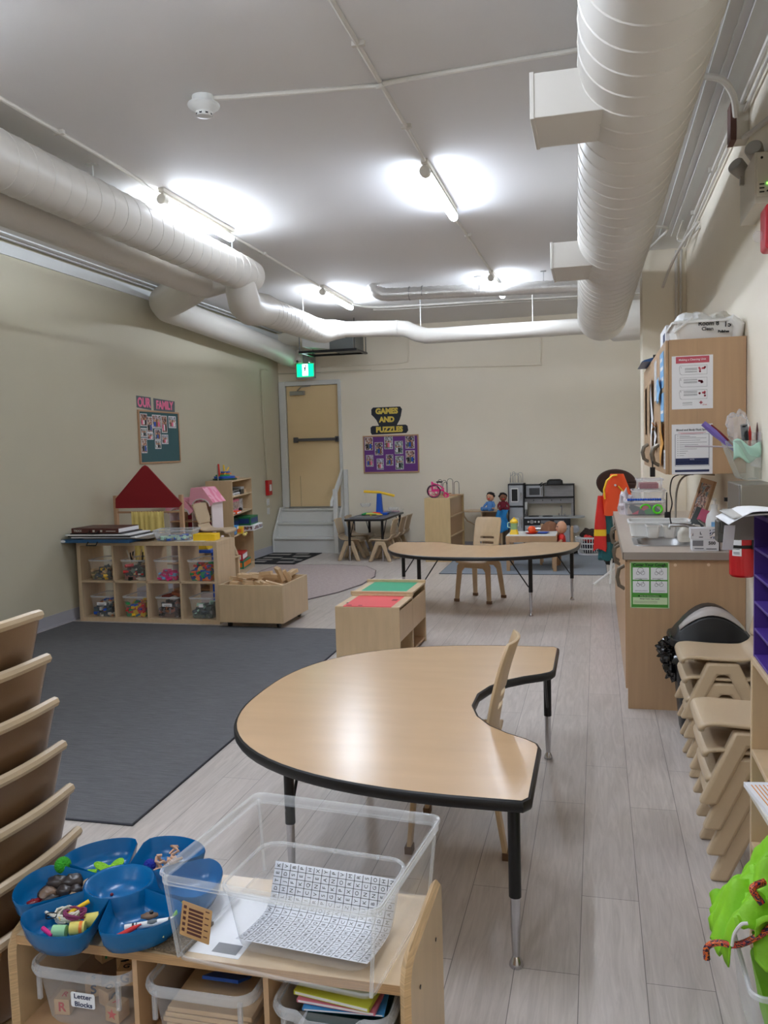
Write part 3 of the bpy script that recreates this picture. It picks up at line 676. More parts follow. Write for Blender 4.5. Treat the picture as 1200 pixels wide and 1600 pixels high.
H3 = toyheap('heap_pink', [(206, 90, 130), (160, 150, 160), (110, 150, 160), (214, 60, 110), (190, 180, 190)], 22)
H4 = toyheap('heap_bright', [(20, 90, 170), (240, 120, 50), (30, 60, 150), (40, 150, 110), (240, 100, 60), (220, 170, 60)], 24)
H5 = toyheap('heap_dark_blue', [(36, 60, 70), (60, 70, 100), (200, 120, 60), (40, 40, 48), (60, 100, 90)])
H6 = toyheap('heap_primary', [(220, 180, 50), (200, 50, 60), (40, 110, 150), (220, 190, 60), (190, 50, 60), (40, 140, 100)], 20)
H7 = toyheap('heap_brown', [(90, 80, 84), (120, 90, 80), (150, 140, 140), (70, 60, 60), (170, 110, 100)])
H8 = toyheap('heap_olive', [(80, 90, 84), (110, 120, 110), (60, 70, 60), (130, 130, 130), (50, 60, 70)])
cub = [  # col, row (1 top), label, heap mat, bits, fill, label card
    (0, 1, 'small mixed dark and yellow toy pieces', H1, [yel_m, woodblk_m, slate_m], .11, 0),
    (1, 1, 'a jumble of toy animals and sticks', H2, [woodblk_m, black_m, toyred_m, offw_m], .15, 0),
    (2, 1, 'pink and grey play pieces', H3, [pink_m, pblue_m], .07, 0),
    (3, 1, 'bright blue, green and orange toys', H4, [toyblue_m, toyorange_m, toygreen_m, toyred_m], .155, 0),
    (0, 0, 'dark toys with a white label', H5, [toyblue_m, toyorange_m, slate_m, offw_m], .14, 1),
    (1, 0, 'red, yellow and blue blocks', H6, [yel_m, toyred_m, toygreen_m, toyblue_m], .145, 0),
    (2, 0, 'brown and grey toys, white label', H7, [dkskin_m, black_m, brownhat_m], .15, 1),
    (3, 0, 'dark green and grey figures, small label', H8, [slate_m, mint_m], .12, 2)]
names = ['leftmost', 'second', 'third', 'rightmost']
for c, r_, lb, hm, bits, fill, card in cub:
    x = CX0+th+cell*(c+.5)+.012; z0 = (CH/2+.009) if r_ else th
    w, dd, h = .235, .32, .195 if r_ else .2
    yc = CY0+.185
    bt = clear_bin('storage_bin', 'clear box of %s, %s in the %s row' % (lb, names[c], 'upper' if r_ else 'lower'), 'box', (x, yc, z0), w, dd, h, group='clear boxes in the cube shelf')
    if card:
        b = MB(paper_m); M = frame((0, -dd/2*.97, h*.62), '-y')
        b.T = M; wd = .05 if card == 1 else .022; b.box(-wd, -.013, 0, wd, .016, .003)
        if card == 1: b.box(-wd*.7, -.002, .003, wd*.7, .001, .0036, ink_m); b.box(-wd*.6, -.008, .003, wd*.5, -.006, .0036, ink_m)
        b.build('label', bt)
    heap('%s inside the %s %s clear box' % (lb, names[c], 'upper' if r_ else 'lower'), (x, yc, z0+.004), w*.86, dd*.84, fill, hm, seed=c+7*r_, bits=bits)
# longer toys sticking out of two boxes
b = MB(woodblk_m); random.seed(5)
for k in range(9):
    x = CX0+th+cell*1.5+random.uniform(-.06, .09); b.tube([(x, 7.15, .56), (x+random.uniform(-.02, .06), 7.12+random.uniform(-.04, .04), .62+random.random()*.06)], .006, 6, m=random.choice([woodblk_m, black_m, frame_m, offw_m]))
tag(stuff(b.build('toy_sticks')), 'thin sticks and animal legs poking out of the second upper box', 'toys')
b = MB(MT['doll_brown_skin'] if False else mat('maroon_toy', (120, 46, 40), .35))
b.box(-.09, -.05, 0, .0, .05, .035); b.T = at(.05, 0, 0) @ Matrix.Rotation(R(30), 4, 'Y'); b.box(-.04, -.05, 0, .07, .05, .03, mat('copper_toy', (160, 90, 60), .35)); o = b.build('toy_box', bevel=.004); o.location = (CX0+th+cell*2.5, 7.2, .225); o.rotation_euler = (0, R(-15), 0)
tag(o, 'maroon and copper toy boxes heaped on the third lower box', 'toy')

# ---- things on top of the cube shelf
zt = CH
def case(name, x0, y0, x1, y1, z0, z1, m, label, cat, rz=0, handle=False, pages=False):
    t = thing(name, label, cat, ((x0+x1)/2, (y0+y1)/2, z0), rz)
    w, d_ = (x1-x0)/2, (y1-y0)/2
    b = MB(m); b.box(-w, -d_, 0, w, d_, z1-z0); b.build('case_body', t, bevel=.003)
    if pages: b = MB(paper_m); b.box(w-.03, -d_+.004, .006, w+.002, d_-.004, z1-z0-.006); b.build('pages', t)
    if handle: b = MB(black_m); b.tube([(-.05, -d_, .01), (-.05, -d_-.03, -.02), (.05, -d_-.03, -.02), (.05, -d_, .01)], .006, 6); b.build('handle', t)
    return t
t = case('portfolio_case', -4.99+.03, 6.92, -4.20, 7.38, zt, zt+.03, bluecase_m, 'blue flat portfolio case with a black handle, lowest on the shelf', 'case', handle=True)
b = MB(paper_m); b.prism(circ(.03, 14), 0, .002, M=frame((-.32, -.231, .015), '-y') @ Matrix.Diagonal((1, .45, 1, 1))); b.build('logo', t)
case('folded_board', -4.72, 6.98, -4.05, 7.40, zt+.03, zt+.042, mat('grey_board', (150, 140, 128), .6), 'grey-brown folded game board poking out of the stack', 'game board', R(3))
case('folded_board', -4.83, 6.95, -4.16, 7.37, zt+.042, zt+.054, paper_m, 'thin white board with a dark underside in the stack', 'game board', R(2))
case('folded_board', -4.86, 6.94, -4.2, 7.36, zt+.054, zt+.066, blk_m, 'black board under the upper white board of the stack', 'game board', R(0))
case('folded_board', -4.88, 6.93, -4.22, 7.35, zt+.066, zt+.078, paper_m, 'upper white board lying under the brown game case', 'game board', R(1))
case('folded_board', -4.84, 6.95, -4.30, 7.34, zt+.078, zt+.088, blk_m, 'thin black board directly under the brown game case', 'game board', R(1))
t = case('game_case', -4.83, 6.96, -4.33, 7.32, zt+.088, zt+.135, browncase_m, 'dark brown hinged game case with white inside, topmost of the stack', 'game case', pages=True)
b = MB(offw_m)
text_verts(b, 'TRIXX', .03, frame((-.18, -.182, .022), '-y'), offw_m, .0006); b.box(-.02, -.183, .012, .0, -.18, .03); b.box(.06, -.183, .012, .08, -.18, .03); b.box(.12, -.182, .016, .22, -.18, .022); b.build('lettering', t)
b = MB(black_m); b.tube([(-.06, -.18, .02), (-.05, -.21, .0), (.03, -.21, .0), (.04, -.18, .02)], .006, 6); b.build('handle', t)
t = clear_bin('storage_bin', 'open milky plastic tub of tiny beads on top of the cube shelf', 'tub', (-3.86, 7.2, zt+.001), .38, .27, .10, R(10), m=clearw_m, rm=rimf_m)
heap('tiny blue and mixed beads in the milky tub', (-3.87, 7.19, zt+.006), .30, .2, .03, toyheap('beads', [(50, 90, 150), (190, 120, 130), (60, 110, 110), (180, 170, 110), (40, 60, 110)], 70), R(10), 4, 'beads', [toyblue_m, mint_m], 'beads')
t = thing('yellow_box', 'small bright yellow open box at the right end of the cube shelf top', 'box', (-3.54, 7.17, zt), R(4))
b = MB(mat('yellow_gloss', (246, 206, 40), .35)); b.box(-.105, -.07, 0, .105, .07, .006)
for q in ((-.105, -.07, .105, -.064), (-.105, .064, .105, .07), (-.105, -.064, -.099, .064), (.099, -.064, .105, .064)): b.box(q[0], q[1], .006, q[2], q[3], .062)
b.box(-.099, -.064, .05, .099, .064, .054); b.build('box_body', t, bevel=.002)
b = MB(paper_m); b.box(-3.82, 7.06, zt, -3.52, 7.25, zt+.0015); tag(b.build('paper_sheet'), 'white paper sheet flat between the tub and the yellow box', 'paper')

# ---------------------------------------------------------------- box of wooden blocks on casters
t = thing('block_bin', 'square maple bin on casters heaped with wooden blocks', 'bin', (-3.30, 6.87, 0))
w, d_, z0, z1 = .61, .66, .055, .395
for nm, q in (('front_panel', (0, 0, z0, w, .018, z1)), ('back_panel', (0, d_-.018, z0, w, d_, z1)), ('side_panel', (0, .018, z0, .018, d_-.018, z1)), ('side_panel', (w-.018, .018, z0, w, d_-.018, z1)), ('base', (.018, .018, z0+.02, w-.018, d_-.018, z0+.035))):
    b = MB(birch_m); b.box(*q); b.build(nm, t, bevel=.003)
for x in (.07, w-.07):
    for y in (.07, d_-.07): b = MB(black_m); b.cyl((x-.012, y, .028), (x+.012, y, .028), .027, 14); b.box(x-.02, y-.02, .04, x+.02, y+.02, .078); b.build('caster', t)
random.seed(11)
blocks = []
SH = [(.14, .035, .035), (.28, .07, .035), (.28, .035, .07), (.07, .07, .035), (.14, .07, .035), (.21, .035, .035)]
poss = [(-3.14, 7.05, .30, 20, 10, 0), (-3.0, 7.12, .33, -10, 0, 0), (-2.84, 7.06, .32, 50, 18, 1), (-3.1, 7.3, .34, 80, 5, 1), (-2.92, 7.32, .35, 15, -12, 2), (-2.80, 7.28, .38, 60, 60, 0),
        (-3.19, 7.2, .35, 35, 25, 4), (-3.05, 7.0, .36, 60, 12, 0), (-2.93, 7.0, .35, -25, 15, 4), (-3.0, 7.22, .395, 12, 4, 1), (-2.82, 7.15, .42, 75, 62, 4), (-3.16, 7.38, .34, 5, 8, 2),
        (-2.86, 7.42, .36, 70, -15, 1), (-3.02, 7.43, .35, -5, 10, 3), (-3.21, 7.02, .35, 5, 5, 3), (-2.80, 7.02, .34, 10, 15, 5), (-3.12, 7.13, .40, 48, 8, 5), (-2.94, 7.12, .43, -20, -8, 0), (-3.0, 7.04, .40, 85, 30, 3), (-3.22, 7.12, .38, 80, 10, 5)]
wl = ['short square rod', 'wide flat plank', 'long plank', 'small square tile', 'flat brick', 'long rod']
for k, (x, y, z, rz, ry, s) in enumerate(poss):
    a, c, e = [v/2 for v in SH[s]]
    b = MB(woodblk_m)
    if k in (5, 10): b.prism([(-a, -c), (a, -c), (a, c), (a*.3, c), (0, c*.2), (-a*.3, c), (-a, c)], -e, e)
    else: b.box(-a, -c, -e, a, c, e)
    o = b.build('wooden_block', bevel=.002); o.location = (x, y, z+.035); o.rotation_euler = (R(ry*.4), R(ry), R(rz))
    tag(o, 'plain %s among the wooden blocks heaped in the maple bin' % wl[s], 'block', 'wooden blocks in the maple bin')
b = MB(woodblk_m); b.box(-3.27, 6.9, .09, -2.72, 7.49, .32); tag(stuff(b.build('block_pile')), 'lower layers of wooden blocks filling the maple bin', 'blocks')

# ---------------------------------------------------------------- doorway puppet theatre, dollhouse, toddler chair
t = thing('puppet_theatre', 'puppet theatre with a dark red gable and yellow curtains behind the cube shelf', 'puppet theatre', (-4.49, 7.80, 0))
for x in (-.375, .375): b = MB(frame_m); b.box(x-.02, -.02, 0, x+.02, .02, 1.16); b.build('post', t, bevel=.004)
b = MB(dkred_m); b.prism([(-.36, 1.03), (.36, 1.03), (.40, 1.07), (.03, 1.455), (0, 1.47), (-.03, 1.455), (-.355, 1.13)], 0, .018, M=Matrix(((1, 0, 0, 0), (0, 0, -1, -.02), (0, 1, 0, 0), (0, 0, 0, 1)))); b.build('gable', t, bevel=.003)
for z0 in (.985, .45): b = MB(frame_m); b.cyl((-.37, 0, z0), (.37, 0, z0), .011, 10); b.build('rail', t)
for x0, x1 in ((-.17, -.01), (-.01, .2)):
    b = MB(curtain_m); b.grid(lambda u, v: (x0+(x1-x0)*u*(1+.06*(1-v))-.02, .008*math.sin(u*17)*(.5+.5*(1-v))-.02, .99-.52*(1-v)+.004*math.sin(u*40)), 44, 8); b.build('curtain', t, solid=.003)
t = thing('dollhouse', 'pink-roofed open dollhouse between the puppet theatre and the bookcase', 'dollhouse', (-4.46, 8.66, 0))
dh = mat('dollhouse_wall', (206, 190, 150), .5); dhw = mat('dollhouse_white', (226, 214, 214), .45)
roofm = picture('roof_stripes', [(226, 120, 150), (240, 170, 190), (230, 130, 160)], 4)
for (x0, x1, h) in ((-.26, .02, .90), (.02, .26, 1.0)):
    b = MB(dh); b.box(x0, .26, 0, x1, .28, h); b.build('back_wall', t)
for x in (-.26, .02, .26): b = MB(dhw); b.box(x-.006, 0, 0, x+.006, .28, 1.02 if x > .02 else .92); b.build('partition', t)
for z0 in (.02, .32, .66, .80): b = MB(frame_m); b.box(-.26, .0, z0, .26, .28, z0+.014); b.build('floor_board', t)
for (xa, xb, zl, zh) in ((-.30, .05, .93, 1.07), (.0, .30, 1.02, 1.19)):
    xm = (xa+xb)/2
    b = MB(roofm); b.loft([[(xa, -.02, zl), (xa+.03, -.02, zh), (xb-.13, -.02, zh), (xb, -.02, zl), (xb-.02, -.02, zl), (xb-.14, -.02, zh-.02), (xa+.04, -.02, zh-.02), (xa+.02, -.02, zl)],
                           [(xa, .3, zl), (xa+.03, .3, zh), (xb-.13, .3, zh), (xb, .3, zl), (xb-.02, .3, zl), (xb-.14, .3, zh-.02), (xa+.04, .3, zh-.02), (xa+.02, .3, zl)]]); b.build('roof', t)
    b = MB(ltpink_m); b.prism([(xa, zl)]+[(xm+(xb-xa)/2*.72*math.cos(R(a)), zl-.04+.085*math.sin(R(a))) for a in (180, 150, 120, 90, 60, 30, 0)]+[(xb, zl), (xb-.13, zh), (xa+.03, zh)], 0, .012, M=Matrix(((1, 0, 0, 0), (0, 0, -1, -.02), (0, 1, 0, 0), (0, 0, 0, 1)))); b.build('gable_trim', t)
    b = MB(dhw); b.tube([(xm+(xb-xa)/2*.72*math.cos(R(a)), -.04, zl-.04+.085*math.sin(R(a))) for a in (180, 150, 120, 90, 60, 30, 0)], .008, 6); b.build('arch_trim', t)
b = MB(mat('raspberry', (176, 40, 80), .5)); b.box(.04, .24, .82, .09, .262, .95); b.build('printed_panel', t)
b = MB(MT['raspberry']); b.box(-.16, .24, .70, -.10, .262, .86); b.build('printed_panel', t)
b = MB(MT['raspberry']); b.box(.05, .2, .68, .24, .26, .78); b.build('toy_bed', t)
b = MB(black_m); b.tube(arcpts((.14, .2, .83), .04, 0, 180, 8), .004, 6); b.box(.10, .19, .815, .18, .21, .825); b.build('doll_crib', t)
t = thing('toy_car_park', 'yellow and blue toy playset standing on the floor behind the cube shelf', 'toy', (-3.86, 7.75, 0))
b = MB(toyblue_m); b.box(-.12, -.1, 0, .12, .1, .03); b.box(-.12, -.1, .58, .12, .1, .61); b.cyl((-.09, 0, 0), (-.09, 0, .6), .012, 8); b.cyl((.09, 0, 0), (.09, 0, .6), .012, 8); b.build('platforms', t)
b = MB(yel_m); b.box(-.07, -.05, .61, .07, .05, .66); b.tube(arcpts((0, -.05, .62), .06, 0, 180, 8), .012, 6); b.build('ramp', t)

# ---------------------------------------------------------------- bookcase against the left wall
ang = R(11.5); BX, BY = -4.345, 9.55
t = thing('bookcase', 'tall narrow maple bookcase of games angled against the left wall', 'bookcase', (BX, BY, 0), ang)
dpt, ln, ht = .33, 1.18, 1.23
for nm, q in (('side_panel', (-dpt, 0, 0, 0, .018, ht)), ('side_panel', (-dpt, ln-.018, 0, 0, ln, ht)), ('back_panel', (-dpt, .018, .05, -dpt+.008, ln-.018, ht)), ('top', (-dpt, .018, ht-.018, -.0, ln-.018, ht)), ('kick', (-.02, .018, 0, -.005, ln-.018, .07))):
    b = MB(birch_m); b.box(*q); b.build(nm, t, bevel=.002)
SZ = [.075, .545, .81, 1.035]
for z0 in SZ: b = MB(birch_m); b.box(-dpt+.008, .018, z0-.018, 0, ln-.018, z0); b.build('shelf', t, bevel=.002)
def inb(x, y, z=0):  # bookcase local to world
    return (BX+x*math.cos(ang)-y*math.sin(ang), BY+x*math.sin(ang)+y*math.cos(ang), z)
def gamebox(lb, x, y, z, w, d_, h, m, m2=None, rz=0, txt=None, cat='game box'):
    """box lying on a bookcase shelf; w along depth (x), d_ along the shelf (y)"""
    o = thing('game_box', lb, cat, inb(x, y, z), ang+rz)
    b = MB(m); b.box(-w/2, -d_/2, 0, w/2, d_/2, h); b.build('box_body', o, bevel=.002)
    if m2: b = MB(m2); b.box(w/2, -d_/2+.02, h*.2, w/2+.0015, d_/2-.02, h*.8); b.box(-w/2+.02, -d_/2-.0015, h*.2, w/2-.02, -d_/2, h*.8); b.build('printed_label', o)
    if txt:
        b = MB(paper_m); text_verts(b, txt, h*.5, frame((w/2+.002, 0, h/2), '+x'), paper_m, .0005); b.build('lettering', o)
    return o
gm = lambda n, c: mat(n, c, .4)
navybox = gm('box_navy', (28, 52, 110)); greenbox = gm('box_green', (24, 110, 66)); redbox = gm('box_red', (196, 40, 48)); skybox = gm('box_sky', (70, 150, 210)); greybox = gm('box_grey', (150, 148, 146))
gamebox('dark blue game box at the left end of the third bookcase shelf', -.15, .14, .545, .28, .17, .07, navybox, skybox)
gamebox('light blue game box on the dark blue one in the bookcase', -.13, .16, .615, .28, .2, .045, skybox, paper_m, R(6))
gamebox('white and multicoloured game box sticking out of the third bookcase shelf', -.05, .88, .547, .36, .46, .07, paper_m, photo_ms[1], R(-4))
gamebox('green game box stacked on the white one in the bookcase', -.08, .86, .618, .33, .42, .11, greenbox, navybox, R(-2))
gamebox('second dark green game box at the back of the third bookcase shelf', -.19, .5, .545, .22, .3, .18, gm('box_dkgreen', (24, 60, 50)), navybox)
gamebox('yellow toy box lying at the front of the third bookcase shelf', -.05, .40, .547, .16, .22, .075, yel_m, toyorange_m, R(8))
gamebox('blue and orange game box on the lowest bookcase shelf', -.15, .2, .075, .26, .2, .11, skybox, toyblue_m)
gamebox('red game box stacked on the lowest shelf beside the bigger red box', -.15, .22, .187, .24, .2, .10, redbox, photo_ms[4])
gamebox('green game box at the bottom right of the bookcase', -.13, .66, .075, .28, .46, .10, gm('box_green2', (40, 130, 100)), toyorange_m)
gamebox('large red game box on the green one at the bottom of the bookcase', -.14, .62, .177, .26, .4, .10, redbox, paper_m, R(3))
gamebox('grey-white board game box on the top shelf of the bookcase', -.14, .3, 1.035, .26, .34, .03, paper_m, greybox)
gamebox('second white game box on the top shelf stack', -.15, .32, 1.067, .26, .32, .03, greybox, ink_m)
gamebox('thin dark game box on the top shelf stack', -.15, .3, 1.099, .26, .3, .02, blk_m)
gamebox('black case with a grey lid at the middle of the top shelf', -.12, .62, 1.035, .22, .2, .06, blk_m)
gamebox('grey lid box on the black case on the top shelf', -.12, .63, 1.097, .22, .2, .03, greybox)
gamebox('small tan wooden box at the right of the top shelf', -.1, .92, 1.035, .12, .14, .05, woodblk_m, cat='box')
gamebox('pink and white game box standing on the second bookcase shelf', -.14, .55, .81, .1, .42, .16, gm('box_pink', (226, 120, 160)), photo_ms[0])
gamebox('clear and grey toy package at the right of the second shelf', -.14, .88, .81, .1, .2, .15, picture('clear_pack', [(200, 200, 204), (150, 150, 156), (225, 225, 228)], 20), None)
gamebox('orange and white puzzle box flat on the second bookcase shelf', -.07, .2, .81, .2, .26, .03, orange_m, paper_m)
gamebox('yellow cup toy at the left of the second bookcase shelf', -.06, .12, .842, .06, .06, .05, yel_m, cat='toy')
gamebox('teal game box leaning at the back of the second shelf', -.25, .2, .81, .06, .24, .17, tealcloth_m, None)
b = MB(black_m); b.ell((0, 0, .025), .026, 10); o = b.build('toy_ball'); o.location = inb(-.04, .6, .81); tag(o, 'small black ball on the second bookcase shelf', 'ball')
b = MB(mat('pale_yellow', (222, 214, 130), .5)); b.ell((0, 0, 0), (.03, .03, .02), 8); b.ell((.02, .02, .02), .015, 6); b.cyl((0, 0, .0), (-.05, 0, .05), .004, 6); o = b.build('hanging_charm'); o.location = inb(.035, .42, .52); tag(o, 'small pale yellow charm dangling at the front of the bookcase shelf', 'toy')
# stack on top of the bookcase
def slab(lb, x, y, z, r, h, m, rz=0, sides=24, name='toy_disc'):
    b = MB(m); b.prism([(r*(1+.12*(k % 2 if sides < 24 else 0))*math.cos(2*math.pi*k/sides), r*1.25*math.sin(2*math.pi*k/sides)) for k in range(sides)], 0, h)
    o = b.build(name, bevel=.003); o.location = inb(x, y, z); o.rotation_euler = (0, 0, ang+rz); return tag(o, lb, 'toy')
z0 = ht
slab('large dark green base tray at the bottom of the stack on the bookcase', -.17, .36, z0, .15, .022, gm('dkgreen_tray', (30, 74, 54)), 0, 24, 'toy_tray')
slab('large blue tray in the stack on the bookcase', -.17, .34, z0+.022, .13, .028, toyblue_m)
slab('green tray in the middle of the stack on the bookcase', -.18, .3, z0+.05, .09, .02, toygreen_m)
slab('orange tray in the stack on the bookcase', -.16, .36, z0+.07, .075, .018, toyorange_m, 0, 8)
slab('small blue tray topmost of the stack on the bookcase', -.16, .36, z0+.088, .06, .02, gm('midblue', (50, 90, 190)), 0, 8)
for lb, m, p0, p1, rr in (('yellow rod standing on the tray stack on the bookcase', yel_m, (-.17, .33, z0+.10), (-.17, .32, z0+.19), .010), ('yellow rod leaning across the tray stack', yel_m, (-.15, .26, z0+.07), (-.13, .42, z0+.155), .008),
                         ('tall red rod standing beside the tray stack on the bookcase', toyred_m, (-.2, .2, z0+.05), (-.2, .17, z0+.205), .012), ('grey rod standing left of the red rod on the bookcase', gm('rod_grey', (150, 140, 130)), (-.2, .12, z0+.0), (-.2, .115, z0+.19), .007)):
    b = MB(m); b.cyl(inb(*p0), inb(*p1), rr, 10); tag(b.build('toy_rod'), lb, 'toy')
b = MB(mat('salmon', (230, 170, 140), .5)); b.box(-.04, -.05, 0, .04, .05, .012); o = b.build('card_pack'); o.location = inb(-.08, .52, z0+.022); tag(o, 'salmon card pack on the green tray on the bookcase', 'card pack')

# ---------------------------------------------------------------- boards and paper signs
def board(name, lb, M, w, h, felt, fr, fw=.018):
    t = thing(name, lb, 'bulletin board', M.translation)
    T = M.copy(); T.translation = (0, 0, 0)
    b = MB(felt); b.T = T; b.box(fw, fw, .002, w-fw, h-fw, .012); b.build('felt_panel', t)
    b = MB(fr); b.T = T
    for q in ((0, 0, w, fw), (0, h-fw, w, h), (0, fw, fw, h-fw), (w-fw, fw, w, h-fw)): b.box(q[0], q[1], 0, q[2], q[3], .022)
    b.build('frame', t, bevel=.003); return t
def photo(lb, M, x, y, w, h, k, rz=0, bw=.008, grp=None, z=.0125):
    T = M @ at(x+w/2, y+h/2, z) @ Matrix.Rotation(R(rz), 4, 'Z')
    b = MB(paper_m); b.box(-w/2, -h/2, 0, w/2, h/2, .001); b.box(-w/2+bw, -h/2+bw, .001, w/2-bw, h/2-bw, .0014, photo_ms[k % 6])
    random.seed(k*3+1)
    for i in range(3):
        cx = (i-1)*w*.22; dk = [ink_m, slate_m, toyblue_m, dkskin_m, pinkcard_m, paper_m][(k+i) % 6]
        b.prism(circ(w*.09, 10, cx, h*.08), .0014, .0018, dkskin_m if i % 2 else skin_m)
        b.prism([(cx-w*.12, -h*.36), (cx+w*.12, -h*.36), (cx+w*.1, -h*.02), (cx-w*.1, -h*.02)], .0014, .0018, dk)
    o = b.build('photo'); o.matrix_world = T; return tag(o, lb, 'photo', grp)
M = frame((XL, 8.40, 1.475), '+x')
board('bulletin_board', 'teal bulletin board of family photos on the left wall', M, .93, .60, teal_m, frame_m)
fam = [(.04, .42, .15, .14, 4, 'leftmost in the top row, cream sky'), (.18, .35, .12, .18, 0, 'second from left under OUR FAMILY, tall'), (.30, .40, .2, .155, 2, 'wide, third along the top with a white border'), (.51, .35, .13, .20, 4, 'tall and dark, fourth along the top'),
       (.68, .41, .18, .14, 3, 'at top right, dark suits with a white border'), (.04, .30, .13, .10, 5, 'at left, second row'), (.17, .27, .14, .08, 3, 'of a person in black lying down, second row'), (.34, .27, .14, .12, 1, 'in the centre with a white sky'), (.50, .22, .15, .11, 3, 'at right of centre with a blue sky'),
       (.34, .165, .14, .10, 5, 'of three people, just below the centre'), (.04, .12, .12, .17, 0, 'lowest, at far left')]
for x, y, w, h, k, lb in fam: photo('family photo %s of the teal board' % lb, M, x, y, w, h, k, grp='family photos on the teal board')
def cutout(name, lb, M, cards, words, cat='sign'):
    b = MB(); b.T = M
    for poly, m in cards: b.prism(poly, 0, .003, m)
    for (s, x, y, sz, m, bold, sx) in words: text_verts(b, s, sz, at(x, y, .0035), m, bold, .0008, sx=sx)
    o = b.build(name); return tag(o, lb, cat)
M2 = frame((XL, 8.40, 2.08), '+x')
cutout('paper_sign', 'hand-cut pink letters OUR on a grey card on the left wall', M2, [([(.0, .02), (.31, .0), (.31, .145), (0, .15)], slate_m)], [('OUR', .155, .075, .14, pinkcard_m, .006, .92)])
cutout('paper_sign', 'hand-cut pink letters FAMILY on a grey card on the left wall', M2, [([(.37, .0), (.86, -.01), (.87, .125), (.37, .14)], slate_m)], [('FAMILY', .62, .063, .13, pinkcard_m, .006, .93)])
M = frame((-3.548, YB, 1.19), '-y')
board('bulletin_board', 'purple bulletin board of activity photos on the back wall', M, .89, .585, purple_m, frame_m, .02)
gp = [(.03, .36, .13, .2, 0), (.19, .28, .13, .2, 1), (.345, .37, .135, .2, 3), (.51, .29, .13, .2, 5), (.68, .37, .145, .2, 1), (.045, .105, .115, .18, 2), (.215, .055, .11, .17, 3), (.365, .115, .115, .17, 1), (.515, .05, .13, .21, 5), (.68, .14, .145, .2, 0)]
for i, (x, y, w, h, k) in enumerate(gp):
    photo('activity photo on the purple board, %s from the left in the %s row' % (['first', 'second', 'third', 'fourth', 'fifth'][i % 5], 'upper' if i < 5 else 'lower'), M, x, y, w, h, k, bw=.005, grp='activity photos on the purple board')
M = frame((-3.40, YB, 1.79), '-y')
blob = [(.03, .165), (-.0, .15), (-.02, .12), (-.015, .03), (.01, .0), (.54, .0), (.57, .03), (.57, .1), (.55, .13), (.42, .135), (.43, .155), (.45, .23), (.49, .28), (.48, .40), (.45, .42), (.03, .42), (.0, .40), (-.005, .31), (.02, .27), (.07, .23), (.09, .17), (.10, .14), (.06, .14)]
cutout('paper_sign', 'GAMES AND PUZZLES in cut-out yellow letters on a dark card, back wall', M, [([(-.02, .03), (0, .0), (.55, .01), (.58, .05), (.57, .12), (.54, .14), (.01, .135), (-.02, .11)], charcoal_m), ([(.12, .13), (.40, .135), (.45, .22), (.47, .28), (.49, .38), (.46, .42), (.03, .42), (0, .39), (.0, .31), (.04, .27), (.08, .22)], charcoal_m)],
       [('GAMES', .245, .355, .115, yellow_m, .007, .98), ('AND', .245, .225, .11, yellow_m, .007, .98), ('PUZZLES', .28, .07, .112, yellow_m, .007, .96)])
